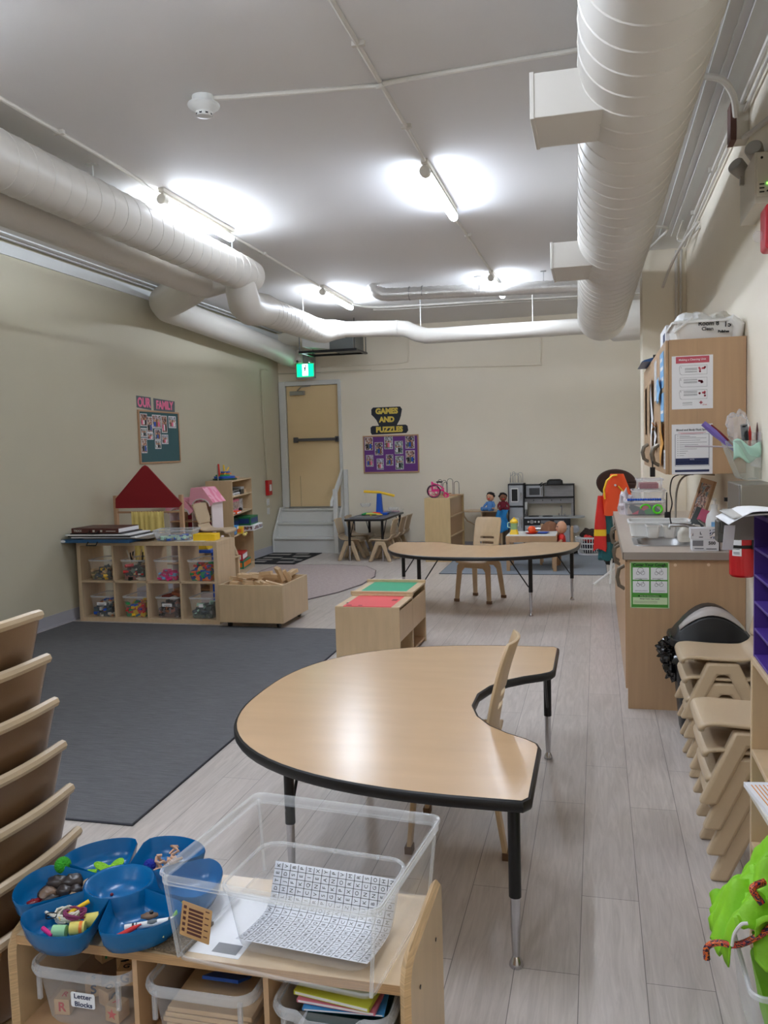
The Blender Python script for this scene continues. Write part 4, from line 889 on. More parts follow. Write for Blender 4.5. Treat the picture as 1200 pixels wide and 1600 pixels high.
# ---------------------------------------------------------------- horseshoe activity tables
def activity_table(lb, x, y, rz, h, grp):
    """local: notch opens to +x, outer curve to -x, end plane x = 0"""
    t = thing('activity_table', lb, 'table', (x, y, 0), rz, grp)
    Wd, L2 = 1.21, .95; top = h
    out = []
    N = 40
    for i in range(N+1):
        a = math.pi*i/N
        c, s_ = math.cos(a), math.sin(a)
        out.append((-.10-(Wd-.10)*abs(s_)**.82, -L2*(1 if c > 0 else -1)*abs(c)**.80))
    # notch side
    nt = [(-.02, L2), (0, L2-.03), (0, .50)]
    nt += [(-.012, .46), (-.05, .42), (-.12, .37), (-.19, .30), (-.25, .20), (-.285, .08), (-.285, -.08), (-.25, -.20), (-.19, -.30), (-.12, -.37), (-.05, -.42), (-.012, -.46)]
    nt += [(0, -.50), (0, -L2+.03), (-.02, -L2)]
    poly = out+nt
    def inset(P, d):
        Q = []
        n = len(P)
        for i in range(n):
            a, bb, c = Vector(P[i-1]), Vector(P[i]), Vector(P[(i+1) % n])
            e1 = (bb-a); e2 = (c-bb)
            e1 = e1.normalized() if e1.length > 1e-6 else e2.normalized(); e2 = e2.normalized() if e2.length > 1e-6 else e1
            nrm = Vector((-(e1.y+e2.y), e1.x+e2.x)); nrm = nrm.normalized() if nrm.length > 1e-6 else Vector((-e1.y, e1.x))
            Q.append((bb.x+nrm.x*d, bb.y+nrm.y*d))
        return Q
    area = sum(poly[i-1][0]*poly[i][1]-poly[i][0]*poly[i-1][1] for i in range(len(poly)))
    sg = 1 if area > 0 else -1
    inn = inset(poly, .008*sg)
    b = MB(lam_m); b.prism(inn, top-.028, top); b.build('tabletop', t)
    b = MB(blk_m); mid = inset(poly, -.004*sg)
    b.loft([[(x, y, top+.001) for x, y in inn], [(x, y, top-.002) for x, y in poly], [(x, y, top-.010) for x, y in mid], [(x, y, top-.026) for x, y in mid], [(x, y, top-.033) for x, y in poly], [(x, y, top-.033) for x, y in inn]], cap0=False, cap1=False)
    b.build('edge_band', t)
    for (lx, ly, bx, by) in ((-.055, -.865, 0, .2), (-.055, .865, 0, -.2), (-.90, -.52, 0, .2), (-.90, .52, 0, -.2)):
        L = MB(blkmet_m); L.tube([(lx, ly, top-.03), (lx*1.0, ly, .22)], .019, 14)
        leg = L.build('leg', t)
        b = MB(chrome_m); b.tube([(lx, ly, .23), (lx+.0, ly, .1), (lx, ly, .035)], [.0155, .0145, .0115], 14); b.build('leg_extension', leg, label='chrome lower leg')
        b = MB(chrome_m); b.lathe([(.006, .04), (.012, .03), (.02, .014), (.022, .004), (.02, 0)], c=(lx, ly, 0), n=16); b.build('foot_glide', leg)
        b = MB(blkmet_m); b.tube([(lx, ly, .25), (lx+bx*.12, ly+by*.12, .275), (lx+bx, ly+by, top-.04), (lx+bx*1.15, ly+by*1.15, top-.034)], .006, 7); b.build('brace', leg)
        b = MB(steel_m); b.lathe([(.008, 0), (.008, .003)], c=(lx, ly-(.02 if ly < 0 else -.02), top-.02), n=8, M=Matrix.Rotation(R(90), 4, 'X')); b.build('bolt', leg)
    return t
activity_table('large horseshoe table with a maple top and black edge, nearest, its notch facing right', -.195, 3.31, 0, .55, None)
activity_table('horseshoe table with a maple top and black edge, farther one, its curve towards the viewer', -1.12, 8.62, R(90), .58, None)

# ---------------------------------------------------------------- bent plywood chair
def ply_chair(lb, x, y, rz, sc=1.0):
    """front faces -y"""
    t = thing('plywood_chair', lb, 'chair', (x, y, 0), rz, None, sc)
    pm, pe = birch_m, plyedge_m
    def arch(yf, yb_, hw, label):
        # leg frame: flat arch with two tapering legs; top at z .33, feet at y yf
        b = MB(pm)
        P = [(-hw-.02, 0), (-hw+.025, 0), (-hw+.055, .32), (-hw+.085, .355), (hw-.085, .355), (hw-.055, .32), (hw-.025, 0), (hw+.02, 0), (hw-.0, .375), (hw-.03, .42), (-hw+.03, .42), (-hw, .375)]
        k = b.mi(pm)
        f = lambda x, z, dy: (x, yf+(yb_-yf)*(z/.42)+dy, z)
        b.loft([[f(x, z, -.009) for x, z in P], [f(x, z, .009) for x, z in P]])
        o = b.build('leg_frame', t, bevel=.003)
        for sx in (-1, 1):
            c = MB(mat('foot_cap', (112, 84, 60), .6) if 'foot_cap' not in MT else MT['foot_cap']); xx = sx*hw+(-.02 if sx < 0 else -.025)
            c.box(xx-.003, yf-.014, 0, xx+.048, yf+.016, .03); c.build('foot_cap', o)
    arch(-.17, -.13, .19, 'front'); arch(.22, .15, .17, 'rear')
    b = MB(pm)
    k = 14
    def seat(u, v):
        x = (u-.5)*.36*(1-.12*max(0, v-.5)); y = -.19+.37*v
        z = .435-.010*math.sin(math.pi*v)-.028*max(0, (.12-v)/.12)**2 + .012*(2*u-1)**2
        return (x, y, z)
    b.grid(seat, 10, 14); b.build('seat', t, solid=.013, bevel=.002)
    b = MB(pm)
    H0, H1 = .38, .86
    Wb = .30
    outl = [(-Wb/2+.01, .33), (Wb/2-.01, .33), (Wb/2-.012, .50), (Wb/2, .66), (Wb/2+.004, .80), (Wb/2-.01, .84), (Wb/2-.04, .855), (-Wb/2+.04, .855), (-Wb/2+.01, .84), (-Wb/2-.004, .80), (-Wb/2, .66), (-Wb/2+.012, .50)]
    # panel with two slots: vertical strips and rows
    zs = [.43, .50, .575, .60, .63, .655, .71, .76, .82, .855]
    xs = [-.15, -.12, -.08, -.04, 0, .04, .08, .12, .15]
    G = {}
    def P(x, z):
        w = 1-.10*max(0, (.55-z)/.2)
        if z > .84: w *= .90
        zz = z if abs(x) < .145 or z < .84 else z-.0
        yb = .165+.07*((z-.43)/.43)+.03*(abs(x)/.15)**2*-1 + .035*((z-.43)/.43)**3
        return (x*w, yb, zz)
    for i, x in enumerate(xs):
        for j, z in enumerate(zs): G[i, j] = b.V(P(x, z))
    for i in range(len(xs)-1):
        for j in range(len(zs)-1):
            if j in (2, 4) and 1 < i+0 < 6 and not False:
                if i in (2, 3, 4, 5): continue
            b.F([G[i, j], G[i+1, j], G[i+1, j+1], G[i, j+1]], b.mi(pm))
    b.build('backrest', t, solid=.013, bevel=.002, ang=60)
    return t
ply_chair('bent plywood chair tucked at the notch of the nearest table, seen edge-on', -.56, 3.27, R(-90), .96)
ply_chair('bent plywood chair with two slots in its back, at the farther horseshoe table', -1.17, 8.48, R(-19), .97)

# ---------------------------------------------------------------- moulded tan plastic stacking chair
def tan_chair(lb, group=None, loc=(0, 0, 0), rz=0, sc=1, backm=None):
    """front faces -y; seat height .30, back top .58"""
    t = thing('stacking_chair', lb, 'chair', loc, rz, group, sc)
    prof = [(-.165, .262), (-.168, .280), (-.158, .296), (-.12, .302), (-.03, .294), (.06, .292), (.10, .298), (.135, .325), (.15, .37)]
    prof2 = [(.15, .37), (.158, .40), (.172, .46), (.188, .52), (.203, .572), (.205, .582)]
    def strip(pr, wf, dish):
        def fn(u, v):
            k = v*(len(pr)-1); i = min(int(k), len(pr)-2); f = k-i
            y = pr[i][0]*(1-f)+pr[i+1][0]*f; z = pr[i][1]*(1-f)+pr[i+1][1]*f
            w = wf(v); s_ = 2*u-1
            return (s_*w, y-dish(v)*s_*s_, z+(.010*s_*s_ if dish(v) < .01 else 0))
        return fn
    b = MB(tan_m); b.grid(strip(prof, lambda v: .165-.03*max(0, v-.65)/.35-.02*max(0, .15-v)/.15, lambda v: .0), 8, 16); b.build('seat', t, solid=.02, sub=1, offs=0)
    b = MB(tan_m); b.grid(strip(prof2, lambda v: .125+.035*min(1, v/.25)-.012*max(0, v-.9)/.1, lambda v: .018), 10, 8)
    b.build('backrest', t, solid=.018, sub=1)
    b = MB(tan_m); b.tube([((2*i/10-1)*.158, .207-.018*(2*i/10-1)**2, .583-.004*(2*i/10-1)**4) for i in range(11)], .0125, 8); b.build('back_rim', t)
    for sx in (-1, 1):
        b = MB(tan_m)
        outer = [(-.062, .285), (.062, .285), (.168, .0), (.112, 0), (.020, .225), (-.020, .225), (-.112, 0), (-.168, 0)]
        x0, x1 = (.118, .163) if sx > 0 else (-.163, -.118)
        f = lambda y, z, x: (x+sx*.022*(1-z/.285), y-.01, z)
        b.loft([[f(y, z, x0) for y, z in outer], [f(y, z, x1) for y, z in outer]])
        b.build('leg_frame', t, bevel=.012, seg=3)
    return t
c0 = tan_chair('tan plastic chair on the near left side of the black-edged table by the steps', None, (-3.42, 11.48, 0), R(90))
dup(c0, (-3.42, 12.0, 0), R(90), 'tan plastic chair behind the near left chair of the same table')
dup(c0, (-2.93, 11.42, 0), R(-90), 'tan plastic chair on the near right side of the table by the steps')
dup(c0, (-2.90, 11.80, 0), R(-90), 'tan plastic chair in the middle of the right side of the table by the steps')
dup(c0, (-2.89, 12.16, 0), R(-90), 'tan plastic chair nearest the wall, right side of the table by the steps')
dup(c0, (-4.05, 8.44, .435), R(90), 'tan plastic chair standing on a low table between the dollhouse and the bookcase')
t = thing('low_table', 'low wooden table behind the cube shelf, carrying one tan plastic chair', 'table', (-4.05, 8.44, 0))
b = MB(birch_m); b.box(-.19, -.2, .415, .19, .2, .434); b.build('tabletop', t, bevel=.002)
for x in (-.16, .16):
    for y in (-.17, .17): b = MB(birch_m); b.box(x-.02, y-.02, 0, x+.02, y+.02, .415); b.build('leg', t, bevel=.002)
# stack at left: seven chairs facing left, pitch .105
pitch = .104
ordn = ['topmost', 'second from the top', 'third from the top', 'fourth from the top', 'fifth from the top', 'sixth from the top', 'bottom one']
sl = tan_chair('', 'stacked tan chairs at the left edge')
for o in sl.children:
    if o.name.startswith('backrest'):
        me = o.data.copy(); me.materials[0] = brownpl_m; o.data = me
for k in range(7):
    z = pitch*(6-k); x = -1.382-.0140*(6-k)
    lb = 'tan plastic chair, %s of the stack at the left edge' % ordn[k]
    if k == 0: sl.location = (x, 1.54, z); sl.rotation_euler = (0, 0, R(-90)+math.pi*0); sl['label'] = lb; src = sl
    else: dup(sl, (x, 1.54, z), R(-90), lb)
# two stacks on the right, facing left
for si, (yc, n, x0) in enumerate(((3.26, 4, .575), (4.22, 4, .60))):
    for k in range(n):
        lb = 'tan plastic chair, %s of the %s stack beside the right wall' % (['topmost', 'second from the top', 'third from the top', 'bottom one'][k], 'nearer' if si == 0 else 'farther')
        q = dup(c0, (x0-.012*(n-1-k), yc, .093*(n-1-k)), R(-90), lb, group='stacked tan chairs by the right wall'); q.scale = (1.0, 1.12, .92)

# ---------------------------------------------------------------- small table by the steps
t = thing('activity_table', 'small rectangular black-edged table with a dark top by the white steps', 'table', (-3.15, 11.85, 0))
dk = mat('dark_tabletop', (92, 92, 98), .35)
b = MB(dk); b.prism(rrect(.56, 1.3, .04), .575, .60); b.build('tabletop', t)
b = MB(blk_m); b.loft([[(x, y, .601) for x, y in rrect(.556, 1.296, .038)], [(x, y, .598) for x, y in rrect(.575, 1.315, .045)], [(x, y, .573) for x, y in rrect(.575, 1.315, .045)], [(x, y, .572) for x, y in rrect(.556, 1.296, .038)]], cap0=False, cap1=False); b.build('edge_band', t)
for lx in (-.24, .24):
    for ly in (-.54, .54):
        b = MB(blkmet_m); b.cyl((lx, ly, .575), (lx, ly, .22), .019, 12); leg = b.build('leg', t)
        b = MB(chrome_m); b.cyl((lx, ly, .225), (lx, ly, .01), .014, 12); b.cyl((lx, ly, 0), (lx, ly, .012), .022, 12); b.build('leg_extension', leg)
        b = MB(blkmet_m); b.tube([(lx, ly, .28), (lx, ly-.25*(1 if ly > 0 else -1), .572)], .006, 6); b.build('brace', leg)
t = thing('balance_scale', 'blue and yellow toy balance scale with clear pans on the small table', 'toy scale', (-3.12, 12.0, .601))
b = MB(toyblue_m); b.box(-.13, -.07, 0, .13, .07, .03); b.loft([[(x, y, .03) for x, y in rrect(.10, .09, .02)], [(x, y, .31) for x, y in rrect(.065, .06, .015)]]); b.build('stand', t, bevel=.004)
b = MB(yel_m); b.tube([(-.22, -.05, .345), (0, 0, .33), (.22, .05, .27)], .012, 8, squash=1.6); b.build('beam', t)
for sx, z0 in ((-1, .34), (1, .27)):
    x, y = sx*.2, sx*.045
    b = MB(string_m)
    for q in ((-.05, 0), (.05, 0), (0, .05)): b.tube([(x, y, z0), (x+q[0], y+q[1], z0-.19)], .003, 5)
    b.build('string', t)
    b = MB(clearw_m); b.lathe([(.05, 0), (.07, .015), (.08, .05)], c=(x, y, z0-.22), n=20, caps=False); b.build('pan', t)
t = thing('toy_tray', 'flat grey tray on the near half of the small dark table', 'tray', (-3.2, 11.5, .601))
b = MB(mat('tray_grey', (120, 120, 122), .4)); b.box(-.18, -.2, 0, .18, .2, .006)
for q in ((-.18, -.2, .18, -.19), (-.18, .19, .18, .2), (-.18, -.19, -.17, .19), (.17, -.19, .18, .19)): b.box(q[0], q[1], .006, q[2], q[3], .018)
b.build('tray_body', t)
for nm, x, y, m, lb, rz in (('toy_banana', -3.1, 11.72, yel_m, 'yellow toy piece lying near the blue scale', 20), ('toy_banana', -3.17, 11.68, mat('pale_lime', (206, 214, 110), .5), 'pale yellow toy piece beside the other on the small table', -10), ('toy_bar', -3.14, 11.78, orange_m, 'orange and red toy bar on the small table', 35), ('toy_bar', -3.24, 11.7, toygreen_m, 'small green toy on the small table', 60)):
    b = MB(m); b.tube([(-.09, 0, .012), (0, .012, .018), (.09, 0, .012)], [.012, .018, .010], 8); o = b.build(nm); o.location = (x, y, .605 if x > -3.12 else .62); o.rotation_euler = (0, 0, R(rz)); tag(o, lb, 'toy')
t = thing('storage_box', 'shallow clear tray with pink toys at the wall end of the small table', 'tray', (-3.02, 12.36, .601))
bin_mesh(.34, .2, .05, .95, r=.02, m=clears_m).build('tray_body', t); b = MB(H3); b.box(-.13, -.06, .005, .1, .06, .02); b.build('toy_contents', t)
b = MB(mat('navy_fabric', (40, 46, 66), .8)); b.loft([[(-.02, -.18, 0), (.02, -.18, 0), (.02, .12, 0), (-.02, .12, 0)], [(-.012, -.05, .5), (.012, -.05, .5), (.012, .12, .5), (-.012, .12, .5)]]); o = b.build('folded_board'); o.location = (-3.70, 12.5, 0); tag(o, 'dark navy board leaning behind the stair post', 'board')

# ---------------------------------------------------------------- red and green topped sensory table
t = thing('sensory_table', 'low birch activity unit with a red and a green sliding lid', 'play table', (-1.835, 5.70, 0))
w, L, h = .475, .93, .452
b = MB(birch_m); b.box(0, 0, 0, w, .018, h-.004); b.build('end_panel', t, bevel=.002)
b = MB(birch_m); b.box(0, L-.018, 0, w, L, h+.025); b.build('end_panel', t, bevel=.002)
b = MB(birch_m); b.box(0, .43, .02, w, .448, h+.012); b.build('divider', t, bevel=.002)
b = MB(birch_m); b.box(0, .018, .02, .012, L-.018, h-.02); b.build('side_panel', t)
for y0, y1, zz in ((.018, .43, .20), (.448, L-.018, .20)):
    b = MB(birch_m); b.box(w-.014, y0, zz, w, y1, h-.03); b.build('side_panel', t, bevel=.002)
    b = MB(maplew_m); b.box(.012, y0, .02, w-.01, y1, .036); b.build('shelf', t)
    b = MB(maplew_m); b.box(.012, y0, zz+.0, w-.014, y1, zz+.012); b.build('tray_floor', t)
for y0, y1, zz, m, nm in ((.0, .445, h-.012, mat('red_lid', (214, 62, 66), .45), 'red'), (.43, L-.0, h+.016, mat('green_lid', (14, 150, 106), .45), 'green')):
    for xa, xb in ((.004, .06), (w-.06, w)): b = MB(birch_m); b.box(xa, y0+.006, zz, xb, y1-.01, zz+.012); b.build('lid_rail', t, bevel=.001)
    b = MB(m); b.box(.058, y0+.008, zz+.001, w-.058, y1-.012, zz+.0125); b.build('lid_panel', t, label=nm+' lid panel')
b = MB(birch_m); b.box(-.01, .437, h+.004, w+.004, .462, h+.034); b.build('rail', t, bevel=.003)
b = MB(birch_m); b.box(-.01, L-.02, h+.02, w+.004, L+.006, h+.05); b.build('rail', t, bevel=.003)
b = MB(mat('tape_black', (24, 22, 26), .6)); b.box(.075, .03, h+.0015, .115, .045, h+.002); b.box(.165, .03, h+.0015, .195, .044, h+.002); b.box(.05, .11, h+.0015, .065, .14, h+.002); b.build('tape_marks', t)
b = MB(mat('tape_dkred', (140, 30, 34), .6)); b.box(.36, .24, h+.0015, .40, .30, h+.002); b.build('tape_marks', t)

# ---------------------------------------------------------------- tall birch shelf unit with toys
t = thing('shelf_unit', 'birch shelf unit standing against the back wall, its shelves facing right', 'shelf', (-2.30, 11.28, 0), R(-2))
dp, ln, ht = .36, 1.0, .875
for nm, q in (('side_panel', (0, 0, 0, dp, .018, ht)), ('side_panel', (0, ln-.018, 0, dp, ln, ht)), ('top', (0, .018, ht-.018, dp, ln-.018, ht)), ('back_panel', (0, .018, 0, .01, ln-.018, ht-.018))):
    b = MB(mat('birch_dark', (196, 170, 124), .45, var=.06, vscale=5, stretch=(5, 5, .8)) if 'birch_dark' not in MT else MT['birch_dark']); b.box(*q); b.build(nm, t, bevel=.002)
b = MB(maplew_m); b.box(dp-.045, .018, .04, dp-.03, ln-.018, ht-.018); b.build('closing_panel', t)
for z0 in (.045, .33, .60): b = MB(birch_m); b.box(.01, .018, z0, dp, ln-.018, z0+.016); b.build('shelf', t, bevel=.001)
t = thing('doll_wheelchair', 'bright pink toy wheelchair on top of the birch shelf unit', 'toy wheelchair', (-2.13, 11.42, .876), R(15))
for y in (-.075, .075):
    b = MB(mat('tyre', (60, 20, 40), .5) if 'tyre' not in MT else MT['tyre']); b.tube([(-.06+.085*math.cos(2*math.pi*k/24), y, .087+.085*math.sin(2*math.pi*k/24)) for k in range(24)], .007, 6, ring=True); wl_ = b.build('wheel', t)
    b = MB(pink_m); b.tube([(-.06+.070*math.cos(2*math.pi*k/20), y*1.02, .087+.070*math.sin(2*math.pi*k/20)) for k in range(20)], .004, 5, ring=True)
    for k in range(6): a = math.pi*k/3; b.cyl((-.06, y, .087), (-.06+.07*math.cos(a), y, .087+.07*math.sin(a)), .003, 5)
    b.build('spokes', wl_)
    b = MB(pink_m); b.tube([(.11+.03*math.cos(2*math.pi*k/14), y*.8, .032+.03*math.sin(2*math.pi*k/14)) for k in range(14)], .006, 5, ring=True); b.build('front_wheel', t)
b = MB(pink_m); b.box(-.08, -.065, .09, .08, .065, .115); b.box(-.09, -.065, .09, -.07, .065, .22); b.tube([(.06, -.05, .10), (.13, -.05, .03)], .008, 6); b.tube([(.06, .05, .10), (.13, .05, .03)], .008, 6)
for y in (-.068, .068): b.tube([(-.08, y, .20), (.02, y, .165), (.08, y, .12)], .009, 6)
b.build('seat_frame', t, bevel=.004)
b = MB(black_m); b.box(-.02, -.05, .205, .05, .05, .222); b.build('pad', t)
def bead_maze(lb, x, y, z, arcs, m, rz=0, base=True, cat='toy'):
    t = thing('bead_maze', lb, cat, (x, y, z), rz)
    b = MB(frame_m); b.box(-.14, -.06, 0, .14, .06, .016)
    if base: b.build('base', t, bevel=.003)
    for (x0, x1, yy, h) in arcs:
        b = MB(m); xm, r_ = (x0+x1)/2, abs(x1-x0)/2
        b.tube([(x0, yy, .012), (x0, yy, h-r_)]+[(xm-r_*math.cos(R(a)), yy, h-r_+r_*math.sin(R(a))) for a in range(0, 181, 20)][1:-1]+[(x1, yy, h-r_), (x1, yy, .012)], .0035, 6); b.build('wire', t)
    return t
bead_maze('dark wire bead maze with tall loops on the birch shelf unit, behind the pink wheelchair', -2.03, 11.85, .876, [(-.12, -.06, -.02, .22), (-.04, .04, .02, .24), (.05, .12, -.02, .20)], blkmet_m, R(20))
bead_maze('second dark wire maze at the wall end of the birch shelf unit', -2.2, 12.12, .876, [(-.1, -.02, 0, .2), (-.06, .04, .03, .22), (.0, .1, -.02, .18)], blkmet_m, R(60))

# ---------------------------------------------------------------- doll table with two dolls
t = thing('vanity_table', 'small light wooden table with a curved end carrying two rag dolls, by the back wall', 'table', (-1.64, 12.42, 0))
b = MB(birch_m); b.prism([(-.33, -.16), (.30, -.16), (.30, .22), (-.20, .22), (-.30, .1)], .60, .618); b.build('tabletop', t, bevel=.002)
b = MB(birch_m); b.box(-.02, -.12, 0, -.004, .2, .60); b.build('side_panel', t)
b = MB(birch_m); b.box(.27, -.14, 0, .288, .2, .60); b.build('side_panel', t)
b = MB(maplew_m); b.box(-.004, .17, .1, .27, .18, .60); b.build('back_panel', t)
b = MB(birch_m); b.tube([(-.3, 0, .60), (-.29, 0, .53), (-.24, 0, .46), (-.12, 0, .40), (-.02, 0, .38)], .012, 6); b.build('curved_bracket', t)
def doll(lb, x, y, z, hair, skin, shirt, pants, rz=0, sc=1, shoe=None, armup=None):
    t = thing('rag_doll', lb, 'doll', (x, y, z), rz, None, sc)
    def limb(pts, rr, m, nm, par=t):
        b = MB(m); b.tube(pts, rr, 10); return b.build(nm, par)
    b = MB(shirt); b.loft([[(q[0], q[1], zz) for q in rrect(w_, w_*.7, w_*.3, 4)] for w_, zz in ((.10, .0), (.125, .05), (.12, .10), (.10, .15), (.05, .175))]); b.build('torso', t)
    b = MB(skin); b.ell((0, -.005, .235), (.068, .06, .072), 12); hd = b.build('head', t)
    b = MB(hair); b.ell((0, .018, .262), (.078, .066, .066), 12, jit=.25, seed=2); b.build('hair', hd)
    b = MB(black_m); b.ell((-.022, -.06, .242), .008, 6); b.ell((.022, -.06, .242), .008, 6); b.build('eyes', hd)
    b = MB(toyred_m); b.ell((0, -.058, .212), (.026, .012, .014), 8); b.build('mouth', hd)
    b = MB(skin); b.ell((0, -.066, .228), .009, 6); b.build('nose', hd)
    for s in (-1, 1):
        limb([(s*.05, 0, .15), (s*.09, -.03, .10), (s*.10, -.08, .06)], [.022, .02, .016], shirt, 'arm')
        b = MB(skin); b.ell((s*.10, -.09, .05), (.018, .022, .016), 8)
        for f in (-1, 0, 1): b.tube([(s*.10+f*.009, -.10, .05), (s*.10+f*.011, -.118, .044)], .005, 5)
        b.build('hand', t)
        limb([(s*.035, 0, .03), (s*.05, -.10, .035), (s*.065, -.17, .03)], [.036, .032, .028], pants, 'leg')
        b = MB(shoe or pants); b.ell((s*.068, -.19, .045), (.026, .022, .038), 8); b.build('shoe', t)
    return t
doll('rag doll with black hair, pale skin and blue dungarees, left of the pair', -1.52, 12.30, .618, hair_m, skin_m, dolljean_m, dolljean_m, R(-20), .84, shoe=dolljean_m)
doll('rag doll with spiky black hair and a dark red outfit, right of the pair', -1.34, 12.36, .618, hair_m, dkskin_m, mat('maroon_cloth', (120, 26, 44), .8), MT['maroon_cloth'] if 'maroon_cloth' in MT else red_m, R(10), .80, shoe=None)
b = MB(mat('turquoise_cloth', (40, 130, 190), .8)); b.grid(lambda u, v: (-.09+.16*u+.02*math.sin(v*7), -.015+.02*math.sin(u*9+v*3)-.03*(1-v), .0-.36*(1-v)*(1-.2*u)), 12, 14); o = b.build('cloth', solid=.006); o.location = (-1.33, 12.24, .635); tag(o, 'turquoise cloth hanging over the front of the doll table', 'cloth')

# ---------------------------------------------------------------- play kitchen
t = thing('play_kitchen', 'grey and black toy kitchen with fridge, oven, microwave and sink against the back wall', 'toy kitchen', (-1.27, 12.38, 0))
KB = .32
b = MB(kblk_m)
for x0, x1, z0, z1 in ((0, .012, 0, 1.0), (.218, .232, 0, 1.0)): b.box(x0, 0, z0, x1, KB, z1)
b.box(0, 0, .985, .232, KB, 1.0); b.box(0, 0, .66, .232, KB, .675); b.box(.012, KB-.01, 0, .218, KB, .99); b.box(.93, .2, .5, .945, KB, .98); b.box(.232, .12, .968, .945, KB, .982); b.box(.232, .14, .775, .93, KB, .79); b.build('frame', t, bevel=.001)
for z0, z1 in ((.03, .655), (.68, .98)):
    b = MB(fridge_m); b.box(.014, -.012, z0, .216, .006, z1); dd = b.build('fridge_door', t, bevel=.005)
    b = MB(chrome_m); hx = .19; za, zb = (.36, .52) if z0 < .1 else (.76, .88); b.tube([(hx, -.012, za), (hx, -.035, za+.01), (hx, -.035, zb-.01), (hx, -.012, zb)], .006, 6); b.build('handle', dd)
b = MB(wht_m); b.box(.045, -.016, .735, .15, -.012, .94); b.build('window_frame', t, bevel=.004)
b = MB(black_m); b.box(.055, -.019, .75, .14, -.016, .925); b.build('window', t)
b = MB(wht_m)
for q in ((.055, .38, .155, .39), (.055, .48, .155, .50), (.055, .39, .07, .48), (.14, .39, .155, .48)): b.box(q[0], -.018, q[1], q[2], -.012, q[3])
for k in range(4): b.box(.072+k*.018, -.019, .505, .08+k*.018, -.012, .513)
b.build('ice_dispenser', t, bevel=.002)
b = MB(fridge_m); b.box(.25, .12, .80, .50, KB, .965); mw = b.build('microwave', t, bevel=.004)
b = MB(mat('mw_window', (66, 68, 72), .2)); b.box(.30, .115, .83, .45, .12, .93); b.build('window', mw)
b = MB(chrome_m); b.cyl((.478, .10, .82), (.478, .10, .93), .006, 8); b.build('handle', mw)
b = MB(kgrey_m); b.box(.515, .14, .80, .93, KB, .965); b.build('cabinet', t, bevel=.002)
b = MB(kgrey_m); b.box(.232, .16, .70, .93, .175, .775); hk = b.build('hook_rail', t)
for k in range(4): b = MB(black_m); b.tube([(.36+.13*k, .16, .745), (.36+.13*k, .14, .74), (.36+.13*k, .135, .755)], .005, 6); b.build('hook', hk)
for xa in (.232, .90): b = MB(kgrey_m); b.box(xa, .15, .5, xa+.03, KB, .775); b.build('side_post', t)
b = MB(mat('kitchen_counter', (176, 180, 184), .35)); b.prism([(.232, -.02), (.85, -.02), (1.0, .0), (1.07, .06), (1.09, .14), (1.06, .24), (.98, .3), (.93, KB), (.232, KB)], .492, .512); b.build('counter', t, bevel=.002)
for x in (.36, .56): b = MB(black_m); b.prism(circ(.075, 24, x, .12), .512, .52); b.build('burner', t)
b = MB(chrome_m); b.tube([(.76, .22, .512), (.76, .22, .64), (.755, .20, .66), (.75, .16, .645)], .009, 8); b.cyl((.72, .22, .512), (.72, .22, .55), .01, 8); b.cyl((.80, .22, .512), (.80, .22, .55), .01, 8); b.build('faucet', t)
b = MB(steel_m); b.prism(rrect(.2, .16, .04, cx=.76, cy=.1), .511, .514); b.build('sink_basin', t)
b = MB(kblk_m); b.box(.235, -.01, .40, .88, .0, .49); pn = b.build('control_panel', t)
for x in (.29, .34, .39, .44): b = MB(wht_m if x != .34 else steel_m); b.cyl((x, -.01, .445), (x, -.025, .445), .014 if x != .34 else .028, 14); b.build('knob', pn)
b = MB(grey_m); b.box(.47, -.013, .425, .60, -.01, .465); b.box(.66, -.013, .425, .80, -.01, .465); b.build('display', pn)
b = MB(fridge_m); b.box(.24, -.012, .04, .55, .0, .39); ov = b.build('oven_door', t, bevel=.004)
b = MB(chrome_m); b.tube([(.27, -.012, .35), (.27, -.035, .35), (.52, -.035, .35), (.52, -.012, .35)], .006, 6); b.build('handle', ov)
b = MB(fridge_m); b.box(.56, -.012, .04, .88, .0, .39); ov = b.build('washer_door', t, bevel=.004)
b = MB(chrome_m); b.tube([(.59, -.012, .35), (.59, -.035, .35), (.85, -.035, .35), (.85, -.012, .35)], .006, 6); b.build('handle', ov)
b = MB(kblk_m); b.box(.235, 0, .0, .885, KB, .49); b.build('cabinet_body', t)
b = MB(wht_m); b.box(.236, .05, .62, .27, .12, .73); b.tube([(.25, .08, .62), (.24, .06, .56)], .004, 5); b.build('toy_phone', t, bevel=.006)
b = MB(fridge_m); b.prism(circ(.055, 20), 0, .05, M=frame((.96, -.0, .34), '-y')); b.box(.88, 0, .32, .96, .04, .36); b.build('paper_roll_holder', t)
t = bead_maze('pale wire rack toy standing on the toy fridge', -1.16, 12.55, 1.001, [(-.09, .07, -.02, .15), (-.06, -.02, .02, .17), (-.04, .04, -.04, .13), (.02, .09, .03, .16), (-.09, -.09, .04, .16)], steel_m, base=False)
b = MB(steel_m); b.box(-.1, -.05, 0, .1, .05, .006); b.build('base_tray', t)
b = MB(black_m); b.loft([[(x, y, 0) for x, y in rrect(.23, .13, .03)], [(x, y, .05) for x, y in rrect(.22, .12, .04)], [(x, y, .07) for x, y in rrect(.16, .08, .03)]]); b.tube([(-.1, 0, .02), (-.16, -.04, .01), (-.2, -.08, -.03), (-.22, -.05, .0), (-.18, .0, .02)], .008, 6); o = b.build('handbag'); o.location = (-.60, 12.5, .985); tag(o, 'small black bag lying on top of the toy kitchen', 'bag')

